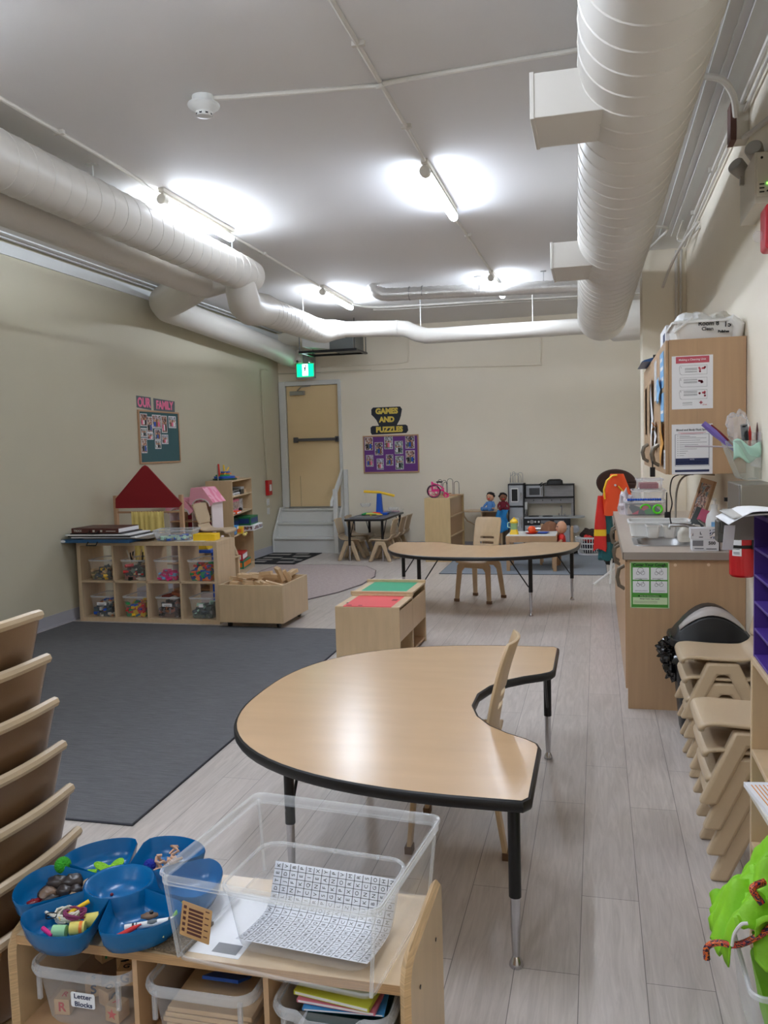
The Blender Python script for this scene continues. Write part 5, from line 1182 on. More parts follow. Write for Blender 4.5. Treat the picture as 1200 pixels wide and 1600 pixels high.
# ---------------------------------------------------------------- play table with toys and dolls
t = thing('play_table', 'small wooden children\'s table with a white top in front of the toy kitchen', 'table', (-.80, 10.72, 0))
b = MB(white_m); b.box(-.30, -.26, .435, .30, .26, .45); b.build('tabletop', t, bevel=.003)
for q in ((-.31, -.27, .31, -.25), (-.31, .25, .31, .27), (-.31, -.25, -.29, .25), (.29, -.25, .31, .25)): b = MB(maplew_m); b.box(q[0], q[1], .365, q[2], q[3], .44); b.build('apron', t)
for x in (-.285, .285):
    for y in (-.245, .245): b = MB(maplew_m); b.box(x-.022, y-.022, 0, x+.022, y+.022, .436); b.build('leg', t, bevel=.003)
t = thing('toy_blender', 'yellow and green toy blender with a handle on the play table', 'toy', (-1.02, 10.62, .451))
b = MB(yel_m); b.loft([[(x, y, z) for x, y in rrect(w_, w_, .02)] for w_, z in ((.11, 0), (.10, .02), (.075, .06))]); b.build('base', t)
b = MB(mat('toy_sage', (150, 184, 130), .4)); b.loft([[(x, y, z) for x, y in rrect(w_, w_, .02)] for w_, z in ((.075, .06), (.085, .14))]); b.build('jug', t)
b = MB(yel_m); b.lathe([(.05, .14), (.052, .16), (.03, .19), (.012, .195), (.012, .21)], n=18); b.build('lid', t)
b = MB(mint_m); b.tube([(-.04, 0, .15), (-.08, 0, .14), (-.08, 0, .09), (-.045, 0, .08)], .008, 6); b.build('handle', t)
t = thing('toy_plate', 'red and blue toy plates with food on the play table', 'plate', (-.74, 10.66, .451))
b = MB(toyred_m); b.lathe([(.05, 0), (.08, .012), (.085, .012)], c=(-.06, 0, 0), n=20); b.build('red_plate', t)
b = MB(toyblue_m); b.lathe([(.06, 0), (.09, .014), (.095, .014)], c=(.06, .04, 0), n=20); b.build('blue_plate', t)
b = MB(toyorange_m); b.ell((-.03, -.01, .025), (.05, .02, .012), 8); b.build('toy_food', t)
b = MB(orange_m); b.ell((-.80, 10.64, .455+.05), (.052, .052, .046), 14); tag(b.build('toy_orange'), 'round orange toy fruit on the red toy plate', 'toy fruit')
def stick_chair(lb, x, y, rz):
    t = thing('wooden_chair', lb, 'chair', (x, y, 0), rz)
    b = MB(maplew_m); b.box(-.13, -.13, .24, .13, .13, .26); b.build('seat', t, bevel=.003)
    for sx in (-.115, .115):
        b = MB(maplew_m); b.box(sx-.016, -.13, 0, sx+.016, -.10, .24); b.build('leg', t, bevel=.002)
        b = MB(maplew_m); b.box(sx-.016, .10, 0, sx+.016, .13, .52); b.build('leg', t, bevel=.002)
    for zz in (.36, .47): b = MB(maplew_m); b.box(-.10, .105, zz, .10, .122, zz+.035); b.build('back_slat', t, bevel=.002)
    return t
stick_chair('small wooden chair at the far side of the play table, holding the long-haired doll', -.60, 11.13, 0)
stick_chair('small wooden chair at the right end of the play table, holding the red-dressed doll', -.43, 10.80, R(-90))
t = thing('rag_doll', 'doll with long brown hair at the far side of the play table', 'doll', (-.60, 11.08, .26), 0)
b = MB(brhair_m); b.loft([[(x, y, z) for x, y in circ(r_, 20)] for r_, z in ((.135, .08), (.145, .13), (.125, .20), (.095, .26), (.05, .30), (.01, .31))]); b.build('hair', t)
b = MB(skin_m); b.ell((0, .06, .2), (.07, .06, .08), 10); b.build('head', t)
b = MB(mat('doll_dress', (70, 70, 90), .8)); b.loft([[(x, y, z) for x, y in circ(r_, 16)] for r_, z in ((.11, -.02), (.09, .06), (.06, .13))]); b.build('dress', t)
t = thing('baby_doll', 'bald baby doll in a red top sitting at the right of the play table', 'doll', (-.44, 10.74, .27), R(-70))
b = MB(skin_m); b.ell((0, 0, .25), (.062, .066, .082), 12); hd = b.build('head', t)
b = MB(skin_m); b.ell((0, -.062, .24), (.012, .014, .014), 8); b.ell((-.062, 0, .24), (.01, .016, .02), 6); b.ell((.062, 0, .24), (.01, .016, .02), 6); b.build('nose_and_ears', hd)
b = MB(black_m); b.ell((-.022, -.06, .265), .007, 6); b.ell((.022, -.06, .265), .007, 6); b.build('eyes', hd)
b = MB(mat('coral', (220, 100, 100), .6)); b.ell((0, -.062, .215), (.018, .008, .007), 6); b.build('mouth', hd)
b = MB(toyred_m); b.loft([[(x, y, z) for x, y in rrect(w_, w_*.7, w_*.3)] for w_, z in ((.11, .0), (.13, .06), (.11, .14), (.05, .175))]); b.build('torso', t)
for s in (-1, 1):
    b = MB(toyred_m); b.tube([(s*.055, 0, .145), (s*.09, -.03, .10)], [.024, .022], 8); b.build('sleeve', t)
    b = MB(skin_m); b.tube([(s*.09, -.03, .10), (s*.10, -.08, .06), (s*.08, -.12, .05)], [.018, .016, .013], 8)
    for f in (-1, 0, 1): b.tube([(s*.08+f*.008, -.125, .05), (s*.08+f*.01, -.142, .045)], .0045, 5)
    b.build('arm', t)
    b = MB(navy_m); b.tube([(s*.03, 0, .02), (s*.045, -.10, .03), (s*.05, -.15, -.03)], [.035, .03, .024], 8); b.build('leg', t)

# ---------------------------------------------------------------- laundry basket of dressing-up clothes
t = thing('laundry_basket', 'white slotted plastic laundry basket of dressing-up clothes by the back wall', 'basket', (-.11, 12.1, 0))
def ringz(r, z, sx=1.25): return [(r*sx*math.cos(2*math.pi*k/32), r*math.sin(2*math.pi*k/32), z) for k in range(32)]
for r_, z, hh in ((.125, .0, .03), (.14, .085, .018), (.15, .16, .018), (.16, .235, .025)):
    b = MB(wht_m); b.loft([ringz(r_, z), ringz(r_+.004, z+hh), ringz(r_-.004, z+hh), ringz(r_-.008, z)], ring=True); b.build('band', t)
b = MB(wht_m)
for k in range(32):
    a = 2*math.pi*k/32; b.tube([(.122*1.25*math.cos(a), .122*math.sin(a), .01), (.158*1.25*math.cos(a), .158*math.sin(a), .25)], .0055, 5)
b.lathe([(.12, 0), (.12, .006)], n=24, M=Matrix.Diagonal((1.25, 1, 1, 1))); b.build('slotted_wall', t)
def crumple(name, lb, cat, loc, r, m, seed, jit=.5, n=14, rz=0):
    b = MB(m); b.ell((0, 0, 0), r, n, jit=jit, seed=seed); o = b.build(name); o.location = loc; o.rotation_euler = (0, 0, rz); return tag(o, lb, cat)
crumple('dress_up_cloth', 'dark furry brown cloth heaped in the laundry basket', 'clothes', (-.12, 12.13, .27), (.11, .09, .09), mat('dark_brown_cloth', (48, 34, 30), .9), 1)
crumple('dress_up_cloth', 'red cloth poking out of the laundry basket', 'clothes', (-.13, 12.04, .235), (.07, .05, .05), toyred_m, 2)
crumple('dress_up_cloth', 'purple cloth at the right of the laundry basket', 'clothes', (.0, 12.1, .25), (.07, .07, .07), mat('plum_cloth', (88, 58, 96), .85), 3)
crumple('dress_up_cloth', 'dark blue cloth filling the bottom of the laundry basket', 'clothes', (-.11, 12.1, .12), (.13, .1, .09), mat('blueblack_cloth', (44, 42, 58), .9), 4)
crumple('dress_up_bag', 'dark bag on the floor left of the laundry basket', 'bag', (-.36, 12.2, .07), (.09, .1, .07), kblk_m, 6)
# ---------------------------------------------------------------- dressing-up rack
t = thing('clothes_rack', 'white A-frame children\'s clothes rack of costumes behind the sink cabinet', 'clothes rack', (.15, 9.75, 0))
b = MB(wht_m); b.tube([(-.02, -.18, 0), (.01, 0, .55), (.04, .02, 1.12)], .013, 8); b.build('leg', t)
b = MB(wht_m); b.tube([(-.20, -.30, .012), (.02, -.10, .16), (.02, .02, .2)], .013, 8); b.build('leg', t)
b = MB(wht_m); b.tube([(.30, -.1, .85), (.03, .0, 1.18)], .011, 8); b.build('leg', t)
b = MB(wht_m); b.tube([(.04, -.25, 1.1), (.04, .35, 1.1)], .012, 8); b.build('hanging_rail', t)
b = MB(wht_m); b.tube([(-.08, -.03, .94), (.03, -.03, .86)], .010, 8); b.build('hook', t)
t = thing('cowboy_hat', 'dark brown felt hat hung at the top of the clothes rack', 'hat', (.20, 9.78, 1.11))
M = Matrix.Rotation(R(78), 4, 'X') @ Matrix.Rotation(R(10), 4, 'Y')
b = MB(brownhat_m); b.T = M
b.grid(lambda u, v: ((.08+.14*v)*(1+.0)*math.cos(2*math.pi*u), (.07+.09*v)*math.sin(2*math.pi*u), .03*v*abs(math.cos(2*math.pi*u))**2), 36, 5); b.build('brim', t, solid=.006)
b = MB(brownhat_m); b.T = M; b.lathe([(.085, 0), (.08, -.05), (.06, -.09), (.02, -.10)], n=24); b.build('crown', t)
def garment(name, lb, cat, loc, w, h, m, folds=3, depth=.04, flare=1.3, m2=None, rz=0, seed=1):
    t = thing(name, lb, cat, loc, rz)
    b = MB(m)
    n = 24
    loops = []
    for j in range(9):
        f = j/8; ww = w*(.5+.5*min(1, f*2.2))*(1+(flare-1)*f); lp = []
        for k in range(n):
            a = 2*math.pi*k/n; q = 1+.16*math.sin(folds*a*2+seed+f*2)*f
            lp.append((ww/2*math.cos(a)*q, depth*math.sin(a)*q, -h*f-.02*math.sin(a*3+seed)*f))
        loops.append(lp)
    b.loft(loops); b.build('cloth_body', t)
    if m2:
        for (z0, z1) in ((.62, .74),):
            b = MB(m2); lps = []
            for f in (z0, z1):
                ww = w*(.5+.5*min(1, f*2.2))*(1+(flare-1)*f)*1.03
                lps.append([(ww/2*math.cos(2*math.pi*k/n)*(1+.16*math.sin(folds*4*math.pi*k/n+seed+f*2)*f), depth*1.06*math.sin(2*math.pi*k/n)*(1+.16*math.sin(folds*4*math.pi*k/n+seed+f*2)*f), -h*f) for k in range(n)])
            b.loft(lps, cap0=False, cap1=False); b.build('stripe', t)
    return t
sv = garment('safety_vest', 'orange high-visibility vest with yellow bands on the clothes rack', 'vest', (.21, 9.58, 1.22), .28, .44, orange_m, 3, .045, 1.05, None, 0, 2)
b = MB(mat('hivis_yellow', (250, 200, 40), .5)); b.T = at(-.21, -9.58, -1.20); b.tube([(.08, 9.52, .93), (.07, 9.515, 1.03), (.10, 9.515, 1.13), (.16, 9.515, 1.185), (.21, 9.515, 1.19)], [.02, .026, .026, .024, .02], 8, squash=.45); b.tube([(.22, 9.51, 1.07), (.28, 9.51, 1.0), (.32, 9.51, .93)], .022, 8, squash=.4); b.build('yellow_band', sv)
garment('costume', 'red firefighter coat with yellow bands at the left of the rack', 'costume', (.03, 9.62, .98), .11, .60, toyred_m, 2, .05, 1.4, yel_m, 0, 4)
garment('costume', 'teal and black costume hanging in the middle of the rack', 'costume', (.09, 9.66, 1.02), .13, .75, tealcloth_m, 3, .05, 1.2, black_m, 0, 6)
garment('costume', 'long black costume at the back of the rack', 'costume', (.17, 9.85, 1.0), .16, .80, black_m, 3, .05, 1.2, None, 0, 8)
# ---------------------------------------------------------------- sink cabinet
SY0, SY1, SX = 5.06, 8.05, .165
t = thing('sink_cabinet', 'maple base cabinet with a built-in sink along the right wall', 'cabinet', (SX, SY0, 0))
w, L = XR-SX-.002, SY1-SY0
b = MB(maplew_m); b.box(0, 0, 0, w, .018, .885); b.build('end_panel', t, bevel=.001)
b = MB(maplew_m); b.box(.01, .018, .10, w, L, .875); b.box(.07, .018, 0, w, L, .10); b.build('cabinet_body', t)
nd = 5; dl = (L-.02)/nd
for k in range(nd):
    y0 = .02+dl*k
    b = MB(maplew_m); b.box(-.012, y0+.003, .115, .008, y0+dl-.003, .87); dd = b.build('door', t, bevel=.002)
    yh = y0+(.10 if k % 2 == 0 else dl-.10)
    if k == 0: yh = y0+.06
    b = MB(pewter_m); b.tube([(-.012, yh, .84), (-.045, yh, .82), (-.055, yh, .77), (-.045, yh, .72), (-.012, yh, .70)], .007, 8, squash=1.6); b.build('handle', dd)
# countertop around the basin cut-out
cy = lambda y: y-SY0
b = MB(counter_m); bx0, bx1, by0, by1 = .075, .40, .31, .74
for q in ((-.022, -.018, bx0, L+.01), (bx1, -.018, w, L+.01), (bx0, -.018, bx1, by0), (bx0, by1, bx1, L+.01)): b.box(q[0], q[1], .89, q[2], q[3], .93)
b.build('countertop', t)
b = MB(counteredge_m); b.box(-.026, -.024, .888, w, -.018, .931); b.box(-.026, -.024, .888, -.022, L+.01, .931); b.build('counter_edge', t)
b = MB(steel_m)
def rl(w_, d_, r_, z): return [(x, y, z) for x, y in rrect(w_, d_, r_, 6, (bx0+bx1)/2, (by0+by1)/2)]
b.loft([rl(.375, .49, .07, .931), rl(.372, .487, .07, .934), rl(.315, .42, .09, .933), rl(.30, .40, .09, .915), rl(.29, .39, .09, .80)], cap0=False); b.build('sink_basin', t)
b = MB(steel_m)
fx, fy = .50, .42
b.lathe([(.028, 0), (.026, .03), (.018, .045), (.016, .06)], c=(fx, fy, .93), n=18)
b.tube([(fx, fy, .985), (fx-.05, fy, 1.02), (fx-.14, fy, 1.045), (fx-.23, fy, 1.045), (fx-.235, fy, 1.02)], [.013, .013, .012, .011, .011], 10)
b.tube([(fx, fy, .99), (fx-.02, fy+.0, 1.04), (fx-.06, fy+.02, 1.075)], .007, 8); b.build('faucet', t)

# green COVER YOUR COUGH poster on the end panel
def poster(name, lb, M, w, h, base, rects=(), texts=(), cat='poster', extra=None):
    b = MB(base); T = M.copy(); tr = T.translation.copy(); T.translation = (0, 0, 0); b.T = T
    b.box(0, 0, 0, w, h, .0012)
    for (x0, y0, x1, y1, m) in rects: b.box(x0*w, y0*h, .0012, x1*w, y1*h, .0016, m)
    for (s, x, y, sz, m, *bo) in texts: text_verts(b, s, sz, at(x*w, y*h, .0019), m, bo[0] if bo else 0, .0003, sx=bo[1] if len(bo) > 1 else 1)
    if extra: extra(b, w, h)
    o = b.build(name); o.location = tr; return tag(o, lb, cat)
def lines(x0, x1, ys, m=grey_m, hh=.006):
    return [(x0, y, x1, y+hh, m) for y in ys]
def cough(b, w, h):
    for (cx, cy_) in ((.27, .78), (.74, .78), (.27, .53), (.74, .53)):
        c = (cx*w, cy_*h)
        for r_, dx, dy in ((.017, 0, .008), (.012, .012, -.006), (.010, -.014, -.008)):
            P = circ(r_, 12, c[0]+dx, c[1]+dy); Q = circ(r_-.0016, 12, c[0]+dx, c[1]+dy)
            b.loft([[(x, y, .0017) for x, y in P], [(x, y, .0021) for x, y in P], [(x, y, .0021) for x, y in Q]], ink_m, cap0=False, cap1=False)
M = frame((.180, SY0-.0005, .602), '-y')
poster('poster', 'green Cover Your Cough poster on the end of the sink cabinet', M, .217, .273, green_m,
       [(-.0, .0, .03, 1, lgreen_m), (.97, 0, 1, 1, lgreen_m), (0, .97, 1, 1, lgreen_m), (0, 0, 1, .015, lgreen_m), (.07, .61, .49, .87, paper_m), (.53, .61, .95, .87, paper_m), (.07, .33, .49, .58, paper_m), (.53, .33, .95, .58, paper_m), (.07, .08, .95, .23, lgreen_m)]
       + lines(.12, .45, (.64, .625), ink_m, .005)+lines(.57, .85, (.64, .625), ink_m, .005)+lines(.12, .45, (.375, .36), ink_m, .005)+lines(.57, .9, (.375, .36), ink_m, .005)+lines(.1, .7, (.15, .13, .11), ink_m, .004)+[(.2, .25, .8, .275, mat('dark_green', (30, 70, 20), .6))],
       [('Cover Your Cough', .5, .925, .0235, ink_m, .0006), ('Stop the Spread of Germs', .5, .262, .010, lgreen_m), ('Always Cover Your Cough', .5, .2, .010, ink_m, .0002)], extra=cough)
for x, z in ((.43, .855), (.61, .858)):
    b = MB(mat('tape_clear', (222, 196, 164), .3) if 'tape_clear' not in MT else MT['tape_clear']); b.prism(circ(.009, 12), 0, .001, M=frame((x, SY0-.0005, z), '-y')); tag(b.build('adhesive_dot'), 'small adhesive dot %s on the end of the sink cabinet' % ('left of the other' if x < .5 else 'nearer the wall'), 'adhesive dot')

# ---------------------------------------------------------------- wall cabinet
UX, UY0, UY1, UZ0, UZ1 = .398, 5.06, 7.31, 1.375, 2.135
t = thing('wall_cabinet', 'maple wall cabinet covered with notices on the right wall', 'cabinet', (UX, UY0, UZ0))
w, L, H = XR-UX-.004, UY1-UY0, UZ1-UZ0
b = MB(maplew_m); b.box(0, 0, 0, w, L, H); b.build('cabinet_body', t, bevel=.001)
b = MB(mat('cabinet_seam', (176, 146, 110), .5)); b.box(.150, -.0015, .0, .152, 0, H); b.build('seam', t)
nd = 4; dl = L/nd
for k in range(nd):
    b = MB(maplew_m); b.box(-.018, dl*k+.003, .002, -.001, dl*(k+1)-.003, H-.002); dd = b.build('door', t, bevel=.002)
    y = dl*k+(dl-.06 if k % 2 == 0 else .06)
    b = MB(pewter_m); b.tube([(-.018, y, .17), (-.05, y, .15), (-.06, y, .11), (-.05, y, .06), (-.018, y, .04)], .007, 8, squash=1.6); b.build('handle', dd)
    b = MB(mat('notice_frame', (190, 160, 124), .5) if 'notice_frame' not in MT else MT['notice_frame'])
def dbl(name, lb, y, z, wd, h, m, rects=(), cat='notice', off=.019, curl=0):
    b = MB(m); T = frame((0, 0, 0), '-x'); b.T = T
    if curl:
        b.grid(lambda u, v: ((u)*wd, v*h, .003+curl*(math.sin(v*3.1)*.5+.5*(u))*1.0*abs(2*v-1)), 6, 10)
    else:
        b.box(0, 0, 0, wd, h, .0015)
        for (x0, y0, x1, y1, mm) in rects: b.box(x0*wd, y0*h, .0015, x1*wd, y1*h, .002, mm)
    o = b.build(name, solid=.001 if curl else 0); o.location = (UX-off, y, z); return tag(o, lb, cat)
tl = [(.1, .5+.04*k, .85, .515+.04*k, grey_m) for k in range(9)]+[(.1, .1+.04*k, .8, .115+.04*k, grey_m) for k in range(9)]
dbl('notice', 'white notice in a plastic sleeve on the second wall cabinet door', 5.95, 1.83, .22, .26, clearw_m, (), off=.022)
dbl('notice', 'pale blue notice at the top of the nearest wall cabinet door', 5.45, 1.88, .27, .21, pblue_m, [(.1, .2, .9, .3, paper_m), (.1, .5, .9, .6, paper_m), (.1, .75, .6, .85, paper_m)])
dbl('notice', 'wider pale blue notice just below the top one, sticking out to the left', 5.62, 1.80, .30, .15, pblue_m, [(.15, .3, .85, .45, paper_m), (.15, .6, .85, .72, paper_m)], curl=.02, off=.025)
dbl('notice', 'lower pale blue notice on the nearest wall cabinet door', 5.42, 1.68, .24, .17, pblue_m, [(.1, .3, .9, .4, paper_m)])
dbl('envelope', 'orange envelope hanging on the nearest wall cabinet door', 5.42, 1.42, .25, .27, envelope_m, (), 'envelope', curl=.03)
dbl('envelope', 'orange envelope flap sticking out between the cabinet doors', 5.95, 1.64, .22, .05, envelope_m, (), 'envelope', curl=.06)
dbl('notice', 'long white papers curling on the second wall cabinet door', 6.3, 1.45, .22, .55, paper_m, (), curl=.03)
dbl('notice', 'white papers under the envelope on the second cabinet door', 5.95, 1.50, .2, .20, paper_m, (), curl=.025)
dbl('notice', 'small white lined notice beside the nearest cabinet handle', 5.2, 1.405, .12, .11, paper_m, tl)
for k, y in enumerate((6.55, 7.1)):
    dbl('notice', '%s framed notice on the far wall cabinet doors' % ('nearer' if k == 0 else 'farther'), y, 1.6, .26, .4, maple_m, [(.04, .02, .96, .98, frame_m), (.1, .05, .9, .95, mat('cream_paper%d' % k, (226, 214, 190), .6))])
t = thing('hanging_lock', 'small dark combination lock hanging from the nearest wall cabinet handle', 'lock', (UX-.06, UY0+.50, UZ0-.01))
b = MB(blkmet_m); b.box(-.015, -.02, -.02, .015, .02, .04); b.tube([(0, -.012, .03), (0, -.012, .07), (0, 0, .08), (0, .012, .07), (0, .012, .03)], .004, 6); b.build('lock_body', t, bevel=.004)

# posters on the near end of the wall cabinet
def figs(b, w, h):
    for i, y in enumerate((.73, .50, .27)):
        x = .73*w; yy = y*h
        dm = pinkink_m if i != 1 else mat('wine', (120, 30, 50), .6)
        for k in range(6):
            random.seed(i*9+k); dx, dy = random.uniform(-.018, .018), random.uniform(-.012, .014)
            b.prism(circ(.006, 8, x+dx, yy+dy), .0017, .0021, dm if k % 2 else MT['maroon_cloth'])
        P = [(.20*w, yy-.02), (.18*w, yy+.01), (.2*w, yy+.026), (.86*w, yy+.026), (.86*w, yy-.026), (.24*w, yy-.026)]
        P2 = [(x*1+(.0012 if x < .5*w else -.0012), y+(-.0012 if y > yy else .0012)) for x, y in P]
        b.loft([[(x, y_, .0017) for x, y_ in P], [(x, y_, .002) for x, y_ in P], [(x, y_, .002) for x, y_ in P2]], grey_m, cap0=False, cap1=False)
    cx, cy_ = .71*w, .115*h
    b.box(cx-.003, cy_-.009, .0017, cx+.003, cy_+.009, .0021, pinkink_m); b.box(cx-.009, cy_-.003, .0017, cx+.009, cy_+.003, .0021, pinkink_m)
M = frame((.4135, UY0-.0005, 1.744), '-y')
poster('poster', 'white notice with a pink title bar on the near end of the wall cabinet', M, .219, .298, paper_m,
       [(.10, .86, .91, .985, pinkink_m)]+lines(.32, .62, (.76, .745, .73, .70, .688))+lines(.29, .62, (.55, .537, .51, .498, .485))+lines(.29, .62, (.33, .317, .30, .275, .262, .25))+lines(.26, .5, (.12, .105, .075)),
       [('Making a Cleaning Unit', .5, .925, .0155, paper_m, .0002), ('1', .23, .78, .012, ink_m), ('2', .22, .55, .012, ink_m), ('3', .22, .33, .012, ink_m), ('arsa', .80, .075, .014, pinkink_m)], extra=figs)
M = frame((.4125, UY0-.0005, 1.374+.002), '-y')
poster('poster', 'white Blood and Body Fluid Spills notice with dark blue bands, under the pink one', M, .218, .283, paper_m,
       [(.16, .825, .84, .832, pinkink_m), (.22, .808, .78, .815, pinkink_m), (.08, .165, .92, .17, navy_m), (.08, .795, .92, .80, navy_m), (.08, .165, .09, .80, navy_m), (.91, .165, .92, .80, navy_m), (.095, .185, .905, .32, navy_m), (.08, .045, .92, .09, navy_m)]
       + [(.14, .76-.043*k, .16, .768-.043*k, ink_m) for k in range(10)]+[(.19, .76-.043*k, (.45, .85, .70, .86, .65, .43, .62, .4, .35, .3)[k], .767-.043*k, grey_m) for k in range(10)]+[(.19, .742, .6, .748, grey_m), (.13, .24, .8, .247, grey_m)],
       [('Blood and Body Fluid Spills', .5, .885, .0155, ink_m, .0003), ('NOTE', .5, .295, .009, paper_m)])

# things on top of the wall cabinet
zt = UZ1
t = clear_bin('storage_tub', 'white tub marked Room 8 Clean 15 of cloths on top of the wall cabinet', 'tub', (.60, 5.32, zt+.001), .34, .42, .105, 0, .9, wht_m, wht_m, rimw=.012)
b = MB(black_m); M = frame((.03, -.2125, .072), '-y') @ Matrix.Rotation(R(-2), 4, 'Z')
text_verts(b, 'Room 8', .034, M @ at(-.015, .012), ink_m, .0008, .0006); text_verts(b, 'Clean', .027, M @ at(-.02, -.018), ink_m, .0008, .0006); text_verts(b, '15', .04, M @ at(.085, .004), ink_m, .0008, .0006); text_verts(b, 'Polishes', .018, M @ at(.065, -.034), ink_m, .0012, .0006); b.build('lettering', t)
crumple('white_cloth', 'white cloth bundled at the left in the tub on the wall cabinet', 'cloth', (.55, 5.26, zt+.11), (.095, .12, .06), wht_m, 3, .35, 18)
crumple('white_cloth', 'white cloth bundled at the right in the tub on the wall cabinet', 'cloth', (.69, 5.27, zt+.105), (.075, .12, .055), offw_m, 5, .35, 18)
b = MB(wht_m); b.tube([(.70, 5.14, zt+.09), (.74, 5.12, zt+.1), (.775, 5.13, zt+.07), (.77, 5.15, zt+.01)], [.02, .03, .035, .03], 10); tag(b.build('clear_bag'), 'bundled white bag at the wall end of the tub on the cabinet', 'bag')
b = MB(wht_m); b.tube([(.43, 5.06+.05, zt+.045), (.46, 5.11, zt+.07), (.53, 5.10, zt+.125)], .008, 8); tag(b.build('tub_handle'), 'white handle slanting up at the left of the tub', 'handle')
b = MB(paper_m); b.box(.415, 5.5, zt, .56, 5.95, zt+.14); b.box(.413, 5.56, zt+.05, .415, 5.7, zt+.1, navy_m); tag(b.build('tissue_box', bevel=.003), 'white and blue cardboard box behind the tub on the wall cabinet', 'box')
t = thing('blue_folder', 'blue and grey folder overhanging the far front edge of the wall cabinet', 'folder', (.42, 6.75, zt))
b = MB(mat('folder_blue', (40, 84, 140), .4)); b.loft([[(-.10, -.3, .01), (.15, -.3, .01), (.15, .35, .01), (-.10, .35, .01)], [(-.08, -.3, .022), (.15, -.3, .08), (.15, .35, .08), (-.08, .35, .022)]]); b.build('folder_body', t)
b = MB(black_m); b.box(-.02, -.31, .03, .04, -.28, .055); b.build('clip', t)

# ---------------------------------------------------------------- things on the counter
Z = .931
t = thing('drying_tray', 'white plastic tray with three hanging cups behind the sink basin', 'tray', (.405, 5.99, Z))
b = MB(wht_m); wt = clear('milky_white', (236, 238, 236), body=.72, rough=.3)
b.m = wt; b.loft([[(x, y, z) for x, y in rrect(w_, d_, .03)] for w_, d_, z in ((.36, .25, .0), (.37, .26, .005), (.39, .28, .10))], cap1=False); b.build('tray_body', t)
rim_mesh(.39, .28, .10, .012, .03, wht_m).build('rim', t)
for k in range(3):
    b = MB(wt); b.loft([[(x-.05+.105*k, y-.17, z) for x, y in rrect(w_, w_, .02)] for w_, z in ((.065, -.0), (.07, .005), (.088, .085))], cap1=False); b.build('cup', t)
    b = MB(wht_m); b.loft([[(x-.05+.105*k, y-.17, z) for x, y in rrect(w_, w_, .02)] for w_, z in ((.088, .085), (.100, .087), (.100, .077), (.09, .078))], ring=True); b.build('cup_rim', t)
b = MB(mat('green_bits', (60, 150, 70), .6)); 
b.bm.free()
t = thing('glove_box', 'grey and white box of gloves marked 500, bottom of the stack on the counter corner', 'box', (.60, 5.16, Z))
b = MB(mat('box_whitegrey', (214, 214, 216), .6)); b.box(-.072, -.045, 0, .072, .06, .066); b.box(-.070, -.0465, .028, -.012, -.045, .06, grey_m); b.box(-.06, -.0465, .01, -.01, -.045, .016, grey_m); b.box(.004, -.0465, .008, .06, -.045, .014, grey_m); b.build('box_body', t)
b = MB(ink_m); text_verts(b, '500', .026, frame((.035, -.047, .044), '-y'), ink_m, .0005); b.build('lettering', t)
b = MB(black_m); b.box(.072, -.045, 0, .078, .06, .064); b.build('dark_side', t)
t = thing('glove_box', 'white glove box marked L with a colourful print, top of the stack', 'box', (.595, 5.16, Z+.067))
b = MB(MT['box_whitegrey']); b.box(-.074, -.04, 0, .076, .06, .062); b.build('box_body', t)
b = MB(photo_ms[3]); b.box(.028, -.042, .004, .064, -.04, .056); b.box(-.074, -.042, .02, -.06, -.04, .034); b.build('print', t)
b = MB(ink_m); text_verts(b, 'L', .022, frame((-.02, -.0415, .034), '-y'), ink_m, .0008); b.box(-.03, -.0415, .01, -.008, -.04, .014); b.build('lettering', t)
t = thing('glove_box', 'white box behind the fire extinguisher on the counter', 'box', (.71, 5.2, Z))
b = MB(MT['box_whitegrey']); b.box(-.03, -.05, 0, .09, .1, .075); b.build('box_body', t)
t = thing('spray_bottle', 'white plastic bottle with a blue label and a pump behind the glove boxes', 'bottle', (.675, 5.34, Z))
b = MB(wht_m); b.lathe([(.045, 0), (.048, .01), (.048, .15), (.04, .19), (.02, .215), (.018, .23)], n=24); b.build('bottle_body', t)
b = MB(wht_m); b.lathe([(.02, .228), (.02, .25), (.008, .252), (.007, .275), (.013, .277), (.012, .29)], n=16); b.build('pump', t)
b = MB(pblue_m); b.box(-.022, -.0495, .06, .018, -.046, .15); b.build('label', t)
t = thing('walkie_talkie', 'black walkie-talkie standing at the back of the counter', 'radio', (.50, 6.5, Z))
b = MB(black_m); b.box(-.022, -.014, 0, .022, .014, .115); b.build('radio_body', t, bevel=.006)
b = MB(black_m); b.cyl((-.008, 0, .11), (-.006, 0, .26), .006, 8, r1=.004); b.build('antenna', t)
t = thing('picture_frame', 'wooden framed photo leaning back on the counter under the wall cabinet', 'picture frame', (.60, 5.98, Z))
M = Matrix.Rotation(R(17), 4, 'Y') @ Matrix.Rotation(R(-76), 4, 'Z')
def fr_box(mb, x0, z0, x1, z1, y0=0, y1=.02): mb.box(x0, y0, z0, x1, y1, z1)
b = MB(frame_m); b.T = M
for q in ((-.12, 0, .12, .03), (-.12, .36, .12, .39), (-.12, .03, -.09, .36), (.09, .03, .12, .36)): fr_box(b, *q)
b.build('frame', t, bevel=.003)
b = MB(photo_ms[4]); b.T = M; fr_box(b, -.09, .03, .09, .36, .005, .012); b.build('picture', t)
t = thing('papers', 'small dark and pink cards leaning in front of the wooden frame', 'card', (.60, 5.85, Z))
b = MB(slate_m); b.T = Matrix.Rotation(R(24), 4, 'Y'); b.box(-.05, 0, .02, .04, .006, .2); b.build('card_body', t)
b = MB(pinkcard_m); b.T = Matrix.Rotation(R(24), 4, 'Y'); b.box(-.02, -.004, .12, .04, -.001, .2); b.build('pink_card', t)
